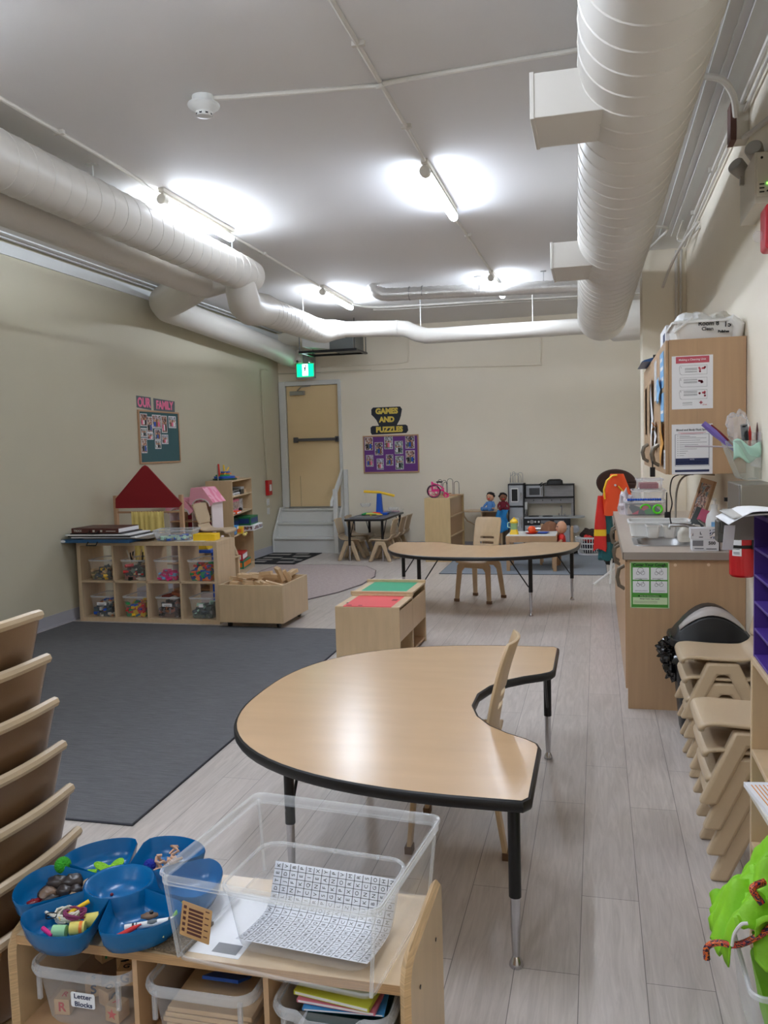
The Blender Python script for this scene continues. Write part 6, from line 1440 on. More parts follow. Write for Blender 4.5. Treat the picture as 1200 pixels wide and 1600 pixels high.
b = MB(offw_m); b.loft([[(x, y, z) for x, y in rrect(w_, d_, .02)] for w_, d_, z in ((.16, .14, 0), (.16, .14, .05), (.10, .09, .1))]); o = b.build('sponge_holder'); o.location = (.575, 5.62, Z); tag(o, 'beige holder with a scrubber behind the faucet', 'holder')
run('wall_cable', [(.55, 5.55, 1.36), (.50, 5.57, 1.355), (.46, 5.6, 1.33), (.45, 5.65, 1.25), (.47, 5.75, 1.16), (.46, 5.8, 1.08), (.48, 5.85, .98), (.49, 5.88, .935)], .004, 'thin black power cord looping from under the wall cabinet to the counter', 'cord', m=black_m, n=6)
b = MB(black_m); b.box(.50, 5.52, 1.352, .58, 5.56, 1.373); tag(b.build('power_adapter', bevel=.004), 'black power adapter under the wall cabinet', 'adapter')
run('wall_cable', [(.80, 6.3, 1.32), (.66, 6.3, 1.33), (.58, 6.28, 1.3), (.54, 6.25, 1.2), (.53, 6.2, 1.0), (.53, 6.15, .935)], .007, 'thicker grey cord curving down beside the wooden frame', 'cord', m=mat('grey_cord', (140, 132, 120), .5), n=6)
t = clear_bin('storage_bin', 'large clear box of pink and green toys, lowest of the pile on the counter', 'box', (.40, 7.72, Z), .34, .34, .12, 0, .95, clearw_m, rimf_m)
b = MB(toyheap('fartoys', [(220, 70, 100), (40, 150, 60), (70, 80, 84), (90, 96, 100), (200, 180, 170)], 14)); b.box(-.145, -.14, .01, .145, .14, .09); b.build('toy_contents', t)
b = MB(mat('bright_green', (90, 220, 30), .4)); b.tube([(.10+.035*math.cos(2*math.pi*k/16), -.165, .055+.035*math.sin(2*math.pi*k/16)) for k in range(16)], .010, 6, ring=True); b.tube([(.0+.04*math.cos(R(a)), -.165, .06+.035*math.sin(R(a))) for a in range(0, 181, 20)], .008, 6); b.build('green_rings', t)
t = clear_bin('storage_bin', 'middle clear box with a blue bead edge on the counter pile', 'box', (.43, 7.72, Z+.125), .27, .32, .09, 0, .95, clearw_m, rimf_m)
b = MB(toyblue_m)
for k in range(14): b.ell((-.17+.02*k, -.15, .012), .012, 6)
b.build('blue_beads', t)
t = clear_bin('storage_bin', 'small clear box of dark red pieces, topmost of the counter pile', 'box', (.44, 7.72, Z+.22), .21, .3, .09, 0, .95, clearw_m, rimf_m)
b = MB(mat('dark_red_toy', (150, 40, 56), .5)); b.box(-.085, -.12, .01, .07, .12, .055); b.build('toy_contents', t)
crumple('plastic_bag', 'pale translucent plastic bag at the far corner of the counter', 'bag', (.235, 7.75, Z+.08), (.06, .09, .12), mat('bag_pale', (206, 196, 200), .3), 4, .55, 16)

# ---------------------------------------------------------------- wall things, right
t = thing('paper_dispenser', 'dull metal dispenser box on the right wall above the fire extinguisher', 'dispenser', (.645, 4.2, 1.14))
mm = mat('dull_metal', (140, 134, 124), .35, metal=.7)
b = MB(mm); b.box(0, 0, 0, .163, .4, .215); b.build('housing', t, bevel=.006)
b = MB(steel_m); b.box(-.002, .012, .0, .004, .03, .214); b.lathe([(.008, 0), (.008, .004)], c=(.0, .03, .2), n=8, M=Matrix.Rotation(R(-90), 4, 'Y')); b.build('hinge', t)
t = thing('fire_extinguisher', 'red fire extinguisher with a white label hung on the right wall', 'fire extinguisher', (.742, 4.76, .84))
b = MB(mat('extinguisher_red', (196, 24, 34), .25, coat=.4)); b.lathe([(.055, 0), (.066, .012), (.067, .30), (.058, .34), (.03, .365), (.018, .375)], n=32); b.build('cylinder', t)
b = MB(black_m); b.lathe([(.068, .155), (.070, .157), (.070, .170), (.068, .172)], n=32, caps=False); b.build('strap', t)
b = MB(black_m); b.cyl((0, 0, .37), (0, 0, .41), .016, 12); b.box(-.09, -.012, .40, .02, .012, .42); b.tube([(.02, 0, .4), (.04, -.04, .3), (.045, -.055, .15)], .009, 8); b.build('valve_handle', t)
def curv(x, z): a = x/.067-1.75; return (.0678*math.cos(a), .0678*math.sin(a), z)
b = MB(paper_m); b.grid(lambda u, v: curv(-.052+.05*u, .115+.16*v), 6, 4)
for zz in (.125, .132, .15, .157, .20, .21): b.grid(lambda u, v: tuple(c*1.008 if i < 2 else c for i, c in enumerate(curv(-.045+.034*u, zz+.003*v))), 4, 1, ink_m)
b.build('label', t)
b = MB(mat('tag_yellow', (214, 180, 90), .6)); b.T = at(.0, -.072, .24) @ Matrix.Rotation(R(35), 4, 'Y'); b.box(-.02, 0, -.03, .02, .002, .045); b.build('inspection_tag', t)
# wall pocket with brushes
t = thing('wall_pocket', 'clear wall pocket on the right wall holding brushes and bags', 'wall pocket', (.74, 4.72, 1.36))
b = MB(clear('pocket', (190, 196, 184), body=.35, rough=.25)); b.loft([[(x, y, z) for x, y in rrect(w_, .26, .03, cx=.02-(w_-.1)/2)] for w_, z in ((.09, 0), (.10, .01), (.15, .14), (.17, .20))], cap1=False); b.build('pocket_body', t)
b = MB(clears_m); b.box(.055, -.14, .06, .06, .14, .24); b.build('back_plate', t)
b = MB(mint_m); b.grid(lambda u, v: (-.07+.13*u, -.135-.012*math.sin(u*6+v*4), .10+.10*v*(1-.25*u)+.015*math.sin(u*8)), 12, 8); o = b.build('mint_bag', solid=.004); o.location = (.74, 4.72, 1.36); tag(o, 'mint green bag folded over the front of the wall pocket', 'bag')
for lb, m, p0, p1, rr in (('purple handled brush sticking out of the wall pocket', mat('lavender', (120, 100, 180), .4), (.70, 4.68, 1.50), (.54, 4.70, 1.655), [.014, .02, .03, .026]), ('maroon brush next to the purple one in the pocket', MT['maroon_cloth'], (.72, 4.70, 1.5), (.58, 4.72, 1.645), [.010, .012, .016, .01]),
                         ('dark wrapped tube in the clear bag of the pocket', kblk_m, (.745, 4.70, 1.56), (.735, 4.68, 1.64), [.018, .018, .018, .018]), ('red pencil sticking up from the wall pocket', toyred_m, (.775, 4.75, 1.53), (.775, 4.75, 1.635), [.008, .008, .008, .001]), ('brown pencil at the right of the wall pocket', browncase_m, (.795, 4.66, 1.53), (.795, 4.66, 1.65), [.006, .006, .006, .001])):
    b = MB(m); p0, p1 = Vector(p0), Vector(p1); b.tube([p0.lerp(p1, k/3) for k in range(4)], rr, 10, squash=.6 if 'brush' in lb else 1); tag(b.build('brush' if 'brush' in lb else 'pencil' if 'pencil' in lb else 'wrapped_tube'), lb, 'brush' if 'brush' in lb else 'pencil' if 'pencil' in lb else 'tube')
b = MB(mat('straw', (190, 180, 190), .4)); b.tube([(.70, 4.66, 1.525), (.55, 4.62, 1.535), (.44, 4.60, 1.537)], .005, 6); tag(b.build('thin_stick'), 'thin pale stick poking out to the left from the wall pocket', 'stick')
b = MB(bagclear_m); b.ell((.71, 4.71, 1.62), (.05, .05, .085), 14, jit=.5, seed=3); tag(b.build('clear_bag'), 'crumpled clear plastic bag standing in the wall pocket', 'bag')

# ---------------------------------------------------------------- trash bin
t = thing('trash_can', 'black trash can with a domed swing lid by the sink cabinet', 'trash can', (.572, 4.70, 0))
b = MB(mat('bin_black', (22, 22, 24), .4)); b.loft([[(x, y, z) for x, y in rrect(w_, d_, .06)] for w_, d_, z in ((.29, .24, 0), (.30, .25, .02), (.38, .32, .50))]); b.build('bin_body', t)
b = MB(MT['bin_black'])
def dome(s, z): return [(x*1, y, z) for x, y in rrect(.42*s, .36*min(1, s+.1), .07*s, 6)]
b.loft([dome(1.0, .50), dome(1.0, .515), dome(.97, .53)]); b.build('lid_base', t)
b = MB(MT['bin_black'])
lp = []
for k in range(13):
    u = -1+2*k/12; zz = .53+.165*math.cos(u*math.pi/2)**.85
    hw = .155*(1-.25*abs(u)**3)
    lp.append([(.195*u, -hw, .525), (.195*u, -hw*.85, .525+(zz-.525)*.75), (.195*u, -hw*.4, zz), (.195*u, hw*.4, zz), (.195*u, hw*.85, .525+(zz-.525)*.75), (.195*u, hw, .525)])
b.loft(lp); b.build('swing_lid', t, bevel=.006)
b = MB(mat('bin_grey', (176, 168, 162), .4)); rows = []
for k in range(13):
    u = -.82+1.64*k/12; zz = .53+.165*math.cos(u*math.pi/2)**.85; hw = .155*(1-.25*abs(u)**3); q = .75+.25*math.cos(u*math.pi/2/.82)
    z1 = .525+(zz-.525)*.75; z1b = zz
    y1, y0 = -hw*.85, -hw*.4
    rows.append([Vector((.195*u, y1+(y0-y1)*f, z1+(z1b-z1)*f))+Vector((0, -.004, .005)) for f in (.12+.3*(1-q), .95-.3*(1-q)*0)])
for a, c in zip(rows[:-1], rows[1:]): b.F([b.V(a[0]), b.V(c[0]), b.V(c[1]), b.V(a[1])], b.mi(None))
bmesh.ops.remove_doubles(b.bm, verts=b.bm.verts, dist=1e-5); b.build('lid_panel', t, solid=.004, label='grey lid panel')
b = MB(bag_m); random.seed(3)
def bagfn(u, v):
    a = 2*math.pi*u; n_ = noise.noise(Vector((math.cos(a)*2.2, math.sin(a)*2.2, v*4)))
    n2 = noise.noise(Vector((math.cos(a)*6, math.sin(a)*6, v*9+4)))
    px, py = .200*math.cos(a), .165*math.sin(a); q = 1+.16*n_*math.sin(math.pi*v)+.06*n2
    lx = -.0
    return (px*q-(.03*math.sin(math.pi*v) if math.cos(a) < -.2 else 0), py*q, .505-.13*v-.05*n_*v)
b.grid(bagfn, 60, 12); b.build('bag_skirt', t, ang=12, solid=.003)
b = MB(bag_m)
for k in range(3): b.ell((-.215+.02*k, -.06+.02*k, .46-.055*k), (.055, .055, .065), 26, jit=.6, seed=k+11, fq=2.2)
b.build('bag_knot', t, ang=14)

# ---------------------------------------------------------------- wood shelf with purple organiser, right edge
WX, WY0, WY1, WZ = .445, 1.55, 2.70, .915
t = thing('open_shelf', 'low open maple shelf unit at the right edge of the view', 'shelf', (WX, WY0, 0))
w, L = XR-WX-.006, WY1-WY0
for nm, q in (('end_panel', (0, L-.02, 0, w, L, WZ)), ('end_panel', (0, 0, 0, w, .02, WZ)), ('back_panel', (w-.01, .02, 0, w, L-.02, WZ)), ('top', (0, .02, WZ-.02, w, L-.02, WZ)), ('shelf', (.0, .02, .615, w-.01, L-.02, .632)), ('shelf', (.0, .02, .325, w-.01, L-.02, .342)), ('base_board', (0, .02, .03, w-.01, L-.02, .05))):
    b = MB(birch_m); b.box(*q); b.build(nm, t, bevel=.003)
PX, PY1, PZ0 = .452, 2.695, WZ
t = thing('paper_organizer', 'purple cubby organizer of coloured papers on top of the open shelf', 'organizer', (PX, PY1, PZ0))
pw, pl = XR-PX-.01, 1.0
purp = mat('purple_laminate', (72, 42, 130), .5)
b = MB(purp); b.box(0, -.014, 0, pw, 0, .435); b.build('side_panel', t)
b = MB(purp); b.box(0, -pl, 0, pw, -pl+.014, .435); b.build('side_panel', t)
b = MB(purp); b.box(pw-.006, -pl, 0, pw, 0, .435); b.build('back_panel', t)
b = MB(purp); b.box(0, -pl, .422, pw, 0, .435); b.build('top', t)
for k in range(3): b = MB(purp); b.box(.01, -pl*(k+1)/4-.004, 0, pw, -pl*(k+1)/4+.004, .425); b.build('divider', t)
for k in range(5): b = MB(purp); b.box(0, -pl+.014, .081*k, pw, -.014, .081*k+.008); b.build('shelf', t, bevel=.002)
cols = [(toyorange_m, 4), (mat('salmon_paper', (224, 140, 140), .7), 3), (mat('teal_paper', (50, 120, 120), .7), 2), (mat('ltblue_paper', (150, 190, 220), .7), 1), (yellow_m, 0), (mat('tan_paper', (210, 160, 110), .7), 2.01), (yellow_m, 1.01)]
for i, (m, k) in enumerate(cols):
    kk = int(k); y = -.10-.02*(i % 3) if k == kk else -.20
    b = MB(m); b.box(.03, y-.11, .081*kk+.009, .28, y, .081*kk+.014+.004*(i % 2)); b.box(.04, y-.112, .081*kk+.0145+.004*(i % 2), .27, y-.01, .081*kk+.0175+.004*(i % 2), paper_m if i % 2 else m)
    o = b.build('coloured_paper'); o.location = (PX, PY1, PZ0)
    tag(o, '%s paper in the %s slot of the purple organizer' % (['orange', 'salmon pink', 'teal', 'light blue', 'yellow', 'tan', 'second yellow'][i], ['lowest', 'second', 'third', 'fourth', 'top'][kk]), 'paper', 'coloured papers in the purple organizer')
t = thing('document_tray', 'plain grey metal document tray at the far end of the purple organizer', 'tray', (.385, 2.705, 1.265))
b = MB(mat('tray_metal', (150, 142, 132), .45)); b.box(0, 0, 0, .085, .16, .082); b.build('tray_body', t, bevel=.002)
b = MB(mat('bracket_metal', (90, 88, 84), .4, metal=.6)); b.box(-.022, .01, .02, 0, .10, .07); b.box(-.03, .02, -.01, -.012, .09, .055); b.build('bracket', t, bevel=.003)
b = MB(paper_m); b.T = at(-.02, -.002, -.03) @ Matrix.Rotation(R(30), 4, 'X'); b.box(-.0, 0, 0, .03, .003, .09); b.build('paper_slip', t)
t = thing('large_paper', 'large white sheet curling over the front of the purple organizer', 'paper', (.345, 2.50, 1.351))
b = MB(paper_m); b.grid(lambda u, v: (-.0+.40*u, .26*v-.06, .006+.016*math.sin(min(1, u*2.2)*math.pi)*(1-.3*v)-.02*max(0, .15-u)/.15), 20, 8); b.build('sheet', t, solid=.0015)
b = MB(mat('grey_sheet', (180, 176, 170), .7)); b.grid(lambda u, v: (.012+.38*u, .26*v-.055, .003+.010*math.sin(min(1, u*2.0)*math.pi)), 16, 6); b.build('lower_sheet', t, solid=.003)
crumple('folded_towel', 'off-white towel lying on the large white sheet at the right edge', 'towel', (.66, 2.50, 1.40), (.09, .12, .035), offw_m, 6, .3, 16)
# books and papers on the open shelf
def book(lb, x, y, z, w_, d_, h_, m, rz=0, txt=None, rx=0):
    t = thing('book', lb, 'book', (x, y, z), R(rz), 'books on the open shelf')
    b = MB(m); b.box(0, 0, 0, w_, d_, h_); b.build('cover', t)
    b = MB(paper_m); b.box(.004, -.001, h_*.15, w_-.002, .0, h_*.85); b.build('pages', t)
    if txt: txt(t, w_, d_, h_)
    return t
def acov(t, w_, d_, h_):
    b = MB(mat('book_orange', (224, 150, 80), .6)); 
    for k in range(6): b.box(.012+.010*k, .01, h_, .015+.010*k, d_-.02, h_+.0006)
    b.build('stripes', t)
    b = MB(toyred_m); text_verts(b, 'A', .07, at(.06, .07, h_+.001) @ Matrix.Rotation(R(20), 4, 'Z'), toyred_m, .001, .0004); text_verts(b, 'IDEAS', .05, at(.17, .12, h_+.001) @ Matrix.Rotation(R(10), 4, 'Z'), ink_m, -.0004, .0004); b.build('lettering', t)
book('white picture book with a red letter A sticking out of the upper shelf', .40, 2.10, .652, .30, .23, .012, paper_m, 8, acov)
book('thin white book under the book with the red A', .39, 2.12, .640, .30, .24, .012, offw_m, 4)
book('thin book lowest in the pile on the upper shelf', .41, 2.08, .6325, .28, .24, .007, mat('book_orange2', (230, 150, 60), .6), 0)
b = MB(paper_m); b.box(.47, 2.35, .342, .78, 2.6, .365); tag(b.build('paper_stack'), 'stack of white paper on the lower shelf at right', 'papers')
t = clear_bin('storage_bin', 'clear plastic bin overflowing with lime green cloth at the bottom right', 'bin', (.49, 2.20, .051), .30, .40, .235, 0, .86, clear_m, rim_m)
stuffm = lime_m
b = MB(lime_m); b.loft([[(x, y, z) for x, y in rrect(w_, w_*1.25, .05)] for w_, z in ((.18, .03), (.20, .10), (.22, .16))]); o = b.build('cloth_pile'); o.location = (.49, 2.20, .055); tag(o, 'folded lime green cloth inside the clear bin', 'cloth')
b = MB(orange_m); b.box(-.03, 0, 0, .03, .01, .05); o = b.build('orange_piece', bevel=.004); o.location = (.45, 2.045, .09); tag(o, 'small orange piece at the bottom of the clear bin', 'toy')
t = thing('lime_apron', 'crumpled lime green apron with a multicoloured braid spilling out of the clear bin', 'apron', (.455, 2.20, .375))
b = MB(lime_m)
def ap(u, v):
    q = Vector((u*2.6, v*2.6, 1.3)); n1 = noise.noise(q); rd = abs(noise.noise(q*1.7+Vector((3, 1, 0)))); r2_ = abs(noise.noise(q*4.1))
    dome = math.sin(math.pi*min(1, u*.92+.06))*math.sin(math.pi*(.12+.8*v))
    return (-.16+.35*u+.035*n1-.03*rd*(1-u), -.10+.26*v+.03*n1-.05*max(0, .3-v), -.045+.16*dome+.09*rd+.03*r2_+.05*n1-.06*max(0, .22-u)/.22)
b.grid(ap, 54, 44); b.build('cloth_body', t, solid=.004, ang=25)
b = MB(lime_m)
def ap2(u, v):
    n1 = noise.noise(Vector((u*4, v*4, 9)))
    return (-.10+.22*u, -.12+.03*n1+.02*math.sin(v*5), -.05+.11*v+.03*n1)
b.grid(ap2, 20, 16); b.build('cloth_fold', t, solid=.004, ang=25)
braid = picture('braid', [(60, 30, 50), (230, 110, 40), (40, 34, 70), (200, 60, 40)], 60)
b = MB(braid); b.stube([(-.205, -.10, -.075), (-.205, -.10, -.045), (-.18, -.10, -.03), (-.14, -.11, -.025), (-.10, -.115, .0), (-.07, -.12, .03), (-.05, -.12, .07)], .008, 7); b.stube([(-.08, -.10, .08), (-.10, -.09, .11), (-.07, -.07, .12)], .009, 7); b.tube([(.0+.03*math.cos(a/3), -.145, -.04+.018*math.sin(a/3)) for a in range(0, 17)], .009, 7); b.build('braid_trim', t)
b = MB(toyblue_m); b.T = at(.53, 2.06, .27) @ Matrix.Rotation(R(-15), 4, 'Y'); b.box(-.004, -.01, -.06, .06, .0, .05); tag(b.build('blue_card'), 'blue plastic card standing in the clear bin of lime cloth', 'card')
b = MB(wht_m); b.stube([(.30, 2.05, .37), (.305, 2.05, .40), (.32, 2.05, .425), (.335, 2.05, .43)], .004, 6); tag(b.build('string_loop'), 'thin white cord loop on the lime apron', 'cord')
# ---------------------------------------------------------------- foreground cubby shelf
GX0, GX1, GY0, GY1, GZ = -1.125, -.318, 1.345, 1.64, .645
t = thing('tray_shelf', 'birch plywood cubby shelf nearest the viewer, holding clear trays', 'shelf', (GX0, GY0, 0))
w, L = GX1-GX0, GY1-GY0
def endp(x0, tz=.68, nm='end_panel'):
    b = MB(birch_m); P = [(0, .02), (L, .02), (L, tz-.01), (L-.012, tz), (.035, tz), (.012, tz-.008), (-.002, tz-.03), (-.004, .60), (-.004, .02)]
    M = Matrix(((0, 0, 1, x0), (1, 0, 0, 0), (0, 1, 0, 0), (0, 0, 0, 1)))
    b.prism(P, 0, .019, M=M); o = b.build(nm, t)
    e = MB(plyedge_m); e.tube([(x0+.0095, y, z) for y, z in P[2:]], .0098, 4)
    e.build('ply_edge', o, label='striped plywood edge')
    for (y, z) in ((.22, .60), (.07, .60), (.22, .2)):
        c = MB(blkmet_m); c.lathe([(.004, 0), (.004, .001)], c=(x0+.0195 if x0 > .3 else x0, y, z), n=10, M=Matrix.Rotation(R(90), 4, 'Y')); c.build('screw', o)
endp(0, .6505); endp(w-.019)
b = MB(birch_m); b.box(.019, 0, GZ-.018, w-.019, L, GZ); tp = b.build('top', t)
e = MB(mat('ply_edge_front', (176, 140, 98), .6, var=.25, vscale=60, stretch=(.2, .2, 9))); e.box(.019, -.0012, GZ-.0178, w-.019, 0, GZ-.0002); e.build('ply_edge', tp)
b = MB(maplew_m); b.box(.019, .004, .445, w-.019, L, .460); b.build('tray_shelf_board', t)
b = MB(maplew_m); b.box(.019, .004, .235, w-.019, L, .250); b.build('tray_shelf_board', t)
b = MB(maplew_m); b.box(.019, .004, .04, w-.019, L, .055); b.build('tray_shelf_board', t)
b = MB(maplew_m); b.box(.019, L-.008, .04, w-.019, L-.002, GZ-.018); b.build('back_panel', t)
for x in (-.852, -.588): b = MB(maplew_m); b.box(x-GX0-.005, .002, .055, x-GX0+.005, L-.008, GZ-.018); b.build('divider', t)
trays = [(-.975, .205, 'clear tray labelled Letter Blocks, left compartment of the nearest shelf'), (-.722, .205, 'clear tray of wooden puzzles in the middle compartment of the nearest shelf'), (-.462, .205, 'clear tray of books with a dipped rim, right compartment of the nearest shelf')]
for i, (x, ww, lb) in enumerate(trays):
    dy = (-.004, -.012, -.022)[i]
    tt = thing('cubby_tray', lb, 'tray', (x, GY0+.135+dy, .461), 0, 'clear trays in the nearest shelf')
    bin_mesh(ww, .262, .125, .88, r=.03, m=clears_m).build('tray_body', tt)
    b = MB(rimf_m); n = 6
    def dip(z):
        def f(p):
            if i == 2 and p[1] < -.12 and abs(p[0]) < .06: return z-.018*min(1, (.06-abs(p[0]))/.02)
            return z
        return f
    def den(P):  # more points along the front edge
        out = []
        for a, c in zip(P, P[1:]+P[:1]):
            k = max(1, int(math.hypot(c[0]-a[0], c[1]-a[1])/.012))
            for q in range(k): out.append((a[0]+(c[0]-a[0])*q/k, a[1]+(c[1]-a[1])*q/k))
        return out
    Ls = [(rrect(ww-.002, .26, .03, n), .125), (rrect(ww+.008, .27, .033, n), .130), (rrect(ww+.020, .282, .04, n), .126), (rrect(ww+.024, .286, .042, n), .118), (rrect(ww+.018, .280, .04, n), .110), (rrect(ww+.004, .266, .03, n), .113)]
    cnt = None; lps = []
    for P, z in Ls:
        # uniform resample by angle-free fraction so loops share vertex counts
        D = P+P[:1]; seg = [math.hypot(D[k+1][0]-D[k][0], D[k+1][1]-D[k][1]) for k in range(len(P))]; tot = sum(seg); M_ = 96; pts = []
        k = 0; acc = 0
        for q in range(M_):
            s_ = tot*q/M_
            while acc+seg[k] < s_: acc += seg[k]; k += 1
            f = (s_-acc)/seg[k]; pts.append((D[k][0]+(D[k+1][0]-D[k][0])*f, D[k][1]+(D[k+1][1]-D[k][1])*f))
        lps.append([(p[0], p[1], dip(z)(p)) for p in pts])
    b.loft(lps, ring=True); b.build('rim', tt)
    for sx in (-.42, .42):
        b = MB(rimf_m); b.box(sx*ww-.004, -.133, .06, sx*ww+.004, -.127, .115); b.build('rib', tt)
    if i == 0:
        b = MB(mat('label_white', (228, 230, 234), .5)); b.prism(rrect(.052, .030, .004), 0, .0008, M=frame((.008, -.129, .068), '-y')); lbl = b.build('label', tt)
        b = MB(navy_m); M = frame((.008, -.1302, .075), '-y'); text_verts(b, 'Letter', .0135, M, navy_m, .0002, .0002, sx=1.15); text_verts(b, 'Blocks', .0135, M @ at(.001, -.0155), navy_m, .0002, .0002, sx=1.1); b.build('lettering', lbl)
    if i == 2:
        b = MB(paper_m); b.prism(rrect(.055, .028, .003), 0, .0008, M=frame((.01, -.127, .038), '-y')); lbl = b.build('label', tt)
# letter blocks
lbk = mat('block_natural', (196, 160, 118), .55, var=.1, vscale=30)
blk2 = mat('block_dark', (110, 74, 52), .55, var=.2, vscale=30)
specs = [(-1.045, 1.40, .463, 8, 'R', red_m, 'wooden letter block with a red R at the front left of the Letter Blocks tray'), (-.925, 1.395, .468, -8, '*', toyred_m, 'wooden block with a red star at the front right of the Letter Blocks tray'),
         (-1.0, 1.52, .55, 5, 'H', ink_m, 'brown wooden block standing at the top back of the Letter Blocks tray, left one'), (-.96, 1.525, .552, 20, 'B', ink_m, 'dark carved wooden block beside the brown one at the top back of the tray'), (-.925, 1.50, .54, 50, 'D', ink_m, 'tilted wooden block at the right back of the Letter Blocks tray'),
         (-1.02, 1.46, .463, 30, 'S', navy_m, 'wooden letter block in the middle left of the Letter Blocks tray'), (-.97, 1.44, .463, 70, 'O', ink_m, 'wooden block in the centre of the Letter Blocks tray'), (-.935, 1.45, .505, 15, 'G', ink_m, 'wooden block with a black G at the right of the Letter Blocks tray'),
         (-1.03, 1.52, .50, 60, 'M', toygreen_m, 'wooden block at the left back of the Letter Blocks tray'), (-.965, 1.49, .505, 35, 'T', ink_m, 'wooden block behind the middle of the Letter Blocks tray')]
for x, y, z, rz, ch, m, lb in specs:
    s_ = .032 if z < .52 else .036
    b = MB(lbk if ch not in 'BD' else blk2); b.box(-s_/2, -s_/2, 0, s_/2, s_/2, s_)
    F0 = frame((0, -s_/2-.0003, s_/2), '-y')
    if ch == '*':
        b.prism([((.012 if k % 2 == 0 else .005)*math.sin(math.pi*k/5), (.012 if k % 2 == 0 else .005)*math.cos(math.pi*k/5)) for k in range(10)][::-1], 0, .0005, m, M=F0)
    else: text_verts(b, ch, .026, F0, m, .0006, .0003)
    text_verts(b, ch if ch != '*' else 'A', .02, frame((0, 0, s_+.0003), '+z'), m, .0003, .0002)
    o = b.build('letter_block', bevel=.0015); o.location = (x, y, z); o.rotation_euler = (0, 0, R(rz)); tag(o, lb, 'block', 'letter blocks in the nearest tray')
# puzzles in the middle tray
for k in range(6):
    b = MB(mat('puzzle_wood', (204, 172, 132), .5, var=.06, vscale=9) if k == 0 else MT['puzzle_wood']); b.box(-.085, -.11, 0, .085, .11, .009)
    if k in (2, 4): b.box(-.07, -.1, .009, -.05, -.02, .0105, toygreen_m); b.box(-.03, -.1, .009, -.015, -.06, .0105, toygreen_m)
    o = b.build('wooden_puzzle', bevel=.001); o.location = (-.722+.004*(k % 3), 1.475, .463+.0115*k); o.rotation_euler = (0, 0, R((k*37 % 9)-4)); tag(o, 'wooden tray puzzle, %s in the stack of the middle clear tray' % ['lowest', 'second', 'third', 'fourth', 'fifth', 'topmost'][k], 'puzzle', 'wooden puzzles in the middle tray')
b = MB(toyblue_m); b.T = at(0, 0, 0) @ Matrix.Rotation(R(-25), 4, 'X'); b.box(-.03, -.005, 0, .045, .11, .006); o = b.build('blue_puzzle_board'); o.location = (-.72, 1.42, .555); tag(o, 'blue board lying slanted on the puzzles in the middle tray', 'board')
b = MB(blk2); b.box(-.045, -.05, 0, .035, .05, .02); b.box(-.03, -.052, .02, .02, -.045, .023, blk_m); o = b.build('small_case'); o.location = (-.672, 1.50, .56); o.rotation_euler = (0, 0, R(-15)); tag(o, 'small brown wooden piece at the right back of the middle tray', 'block')
# books in the right tray
for k, (m, h_, lb, dz, rz) in enumerate(((mat('book_dkgreen', (30, 80, 70), .5), .010, 'dark green book lowest in the right tray', 0, 0), (paper_m, .004, 'white card among the books in the right tray', .050, -6), (mat('book_pine', (24, 66, 60), .5), .012, 'pine green book in the middle of the right tray', .055, 4), (mat('book_pink', (214, 120, 140), .5), .006, 'pink booklet under the yellow one in the right tray', .105, -3), (skybox, .004, 'light blue booklet under the pink one in the right tray', .098, 5), (mat('book_lime', (204, 206, 70), .5), .008, 'yellow-green booklet topmost in the right tray', .114, -8))):
    b = MB(m); b.box(-.075, -.10, 0, .075, .10, h_); b.box(-.072, -.1003, h_*.2, .072, -.098, h_*.8, paper_m); o = b.build('booklet'); o.location = (-.46, 1.47, .466+dz); o.rotation_euler = (R(2), 0, R(rz)); tag(o, lb, 'book', 'booklets in the right tray')

# ---------------------------------------------------------------- blue flower tray
TC = Vector((-.956, 1.474, GZ+.007))
t = thing('flower_tray', 'blue plastic flower-shaped sorting tray with six petal bowls on the nearest shelf', 'tray', TC)
def petal(ang, R0=.070, R1=.208, half=29.4):
    out = []
    for k in range(9): a = R(-half+2*half*k/8); out.append((R0*math.cos(a), R0*math.sin(a)))       # inner arc, going ccw
    top = []
    for k in range(19):
        u = 1-2*k/18
        a = R(half*u*(1-.06*abs(u)**4)); r_ = R1*(1-.13*abs(u)**2.4)
        if abs(u) > .88: r_ *= 1-.7*(abs(u)-.88)
        top.append((r_*math.cos(a), r_*math.sin(a)))
    out = out[::1]; P = out+top
    return P
def petal_loops(s, z, ang, cx=.135):
    P = petal(ang); c, s_ = math.cos(R(ang)), math.sin(R(ang)); o = []
    for x, y in P:
        x2, y2 = cx+(x-cx)*s, y*s
        o.append((x2*c-y2*s_, x2*s_+y2*c, z))
    return o
b = MB(blue_m)
for ang in (136, 76, 16, -44, -104, -164):
    b.loft([petal_loops(z_[0], z_[1], ang) for z_ in ((.62, .0), (.80, .004), (.93, .022), (.99, .042), (1.012, .048), (1.0, .051), (.975, .048), (.90, .026), (.78, .012), (.6, .007))])
b.lathe([(.03, .014), (.05, .018), (.064, .036), (.070, .049), (.068, .051), (.062, .048), (.052, .028), (.034, .018), (.004, .016)], n=36)
b.build('tray_body', t, ang=65)
def item(name, lb, cat, x, y, z, fn, rot=(0, 0, 0), grp=None):
    b = MB(); fn(b); o = b.build(name, ang=60); o.location = (x, y, GZ+z-.008); o.rotation_euler = tuple(R(a) for a in rot); return tag(o, lb, cat, grp)
fz = mat('pompom_green', (60, 180, 40), .9, bump=1, bscale=300); bz = mat('pompom_blue', (26, 50, 170), .9, bump=1, bscale=300)
item('pompom', 'green pompom on the stones in the left petal', 'pompom', -1.118, 1.515, .062, lambda b: b.ell((0, 0, 0), .0175, 12, fz))
item('pompom', 'blue pompom beside the rope in the far petal', 'pompom', -.955, 1.590, .040, lambda b: b.ell((0, 0, 0), .0135, 12, bz))
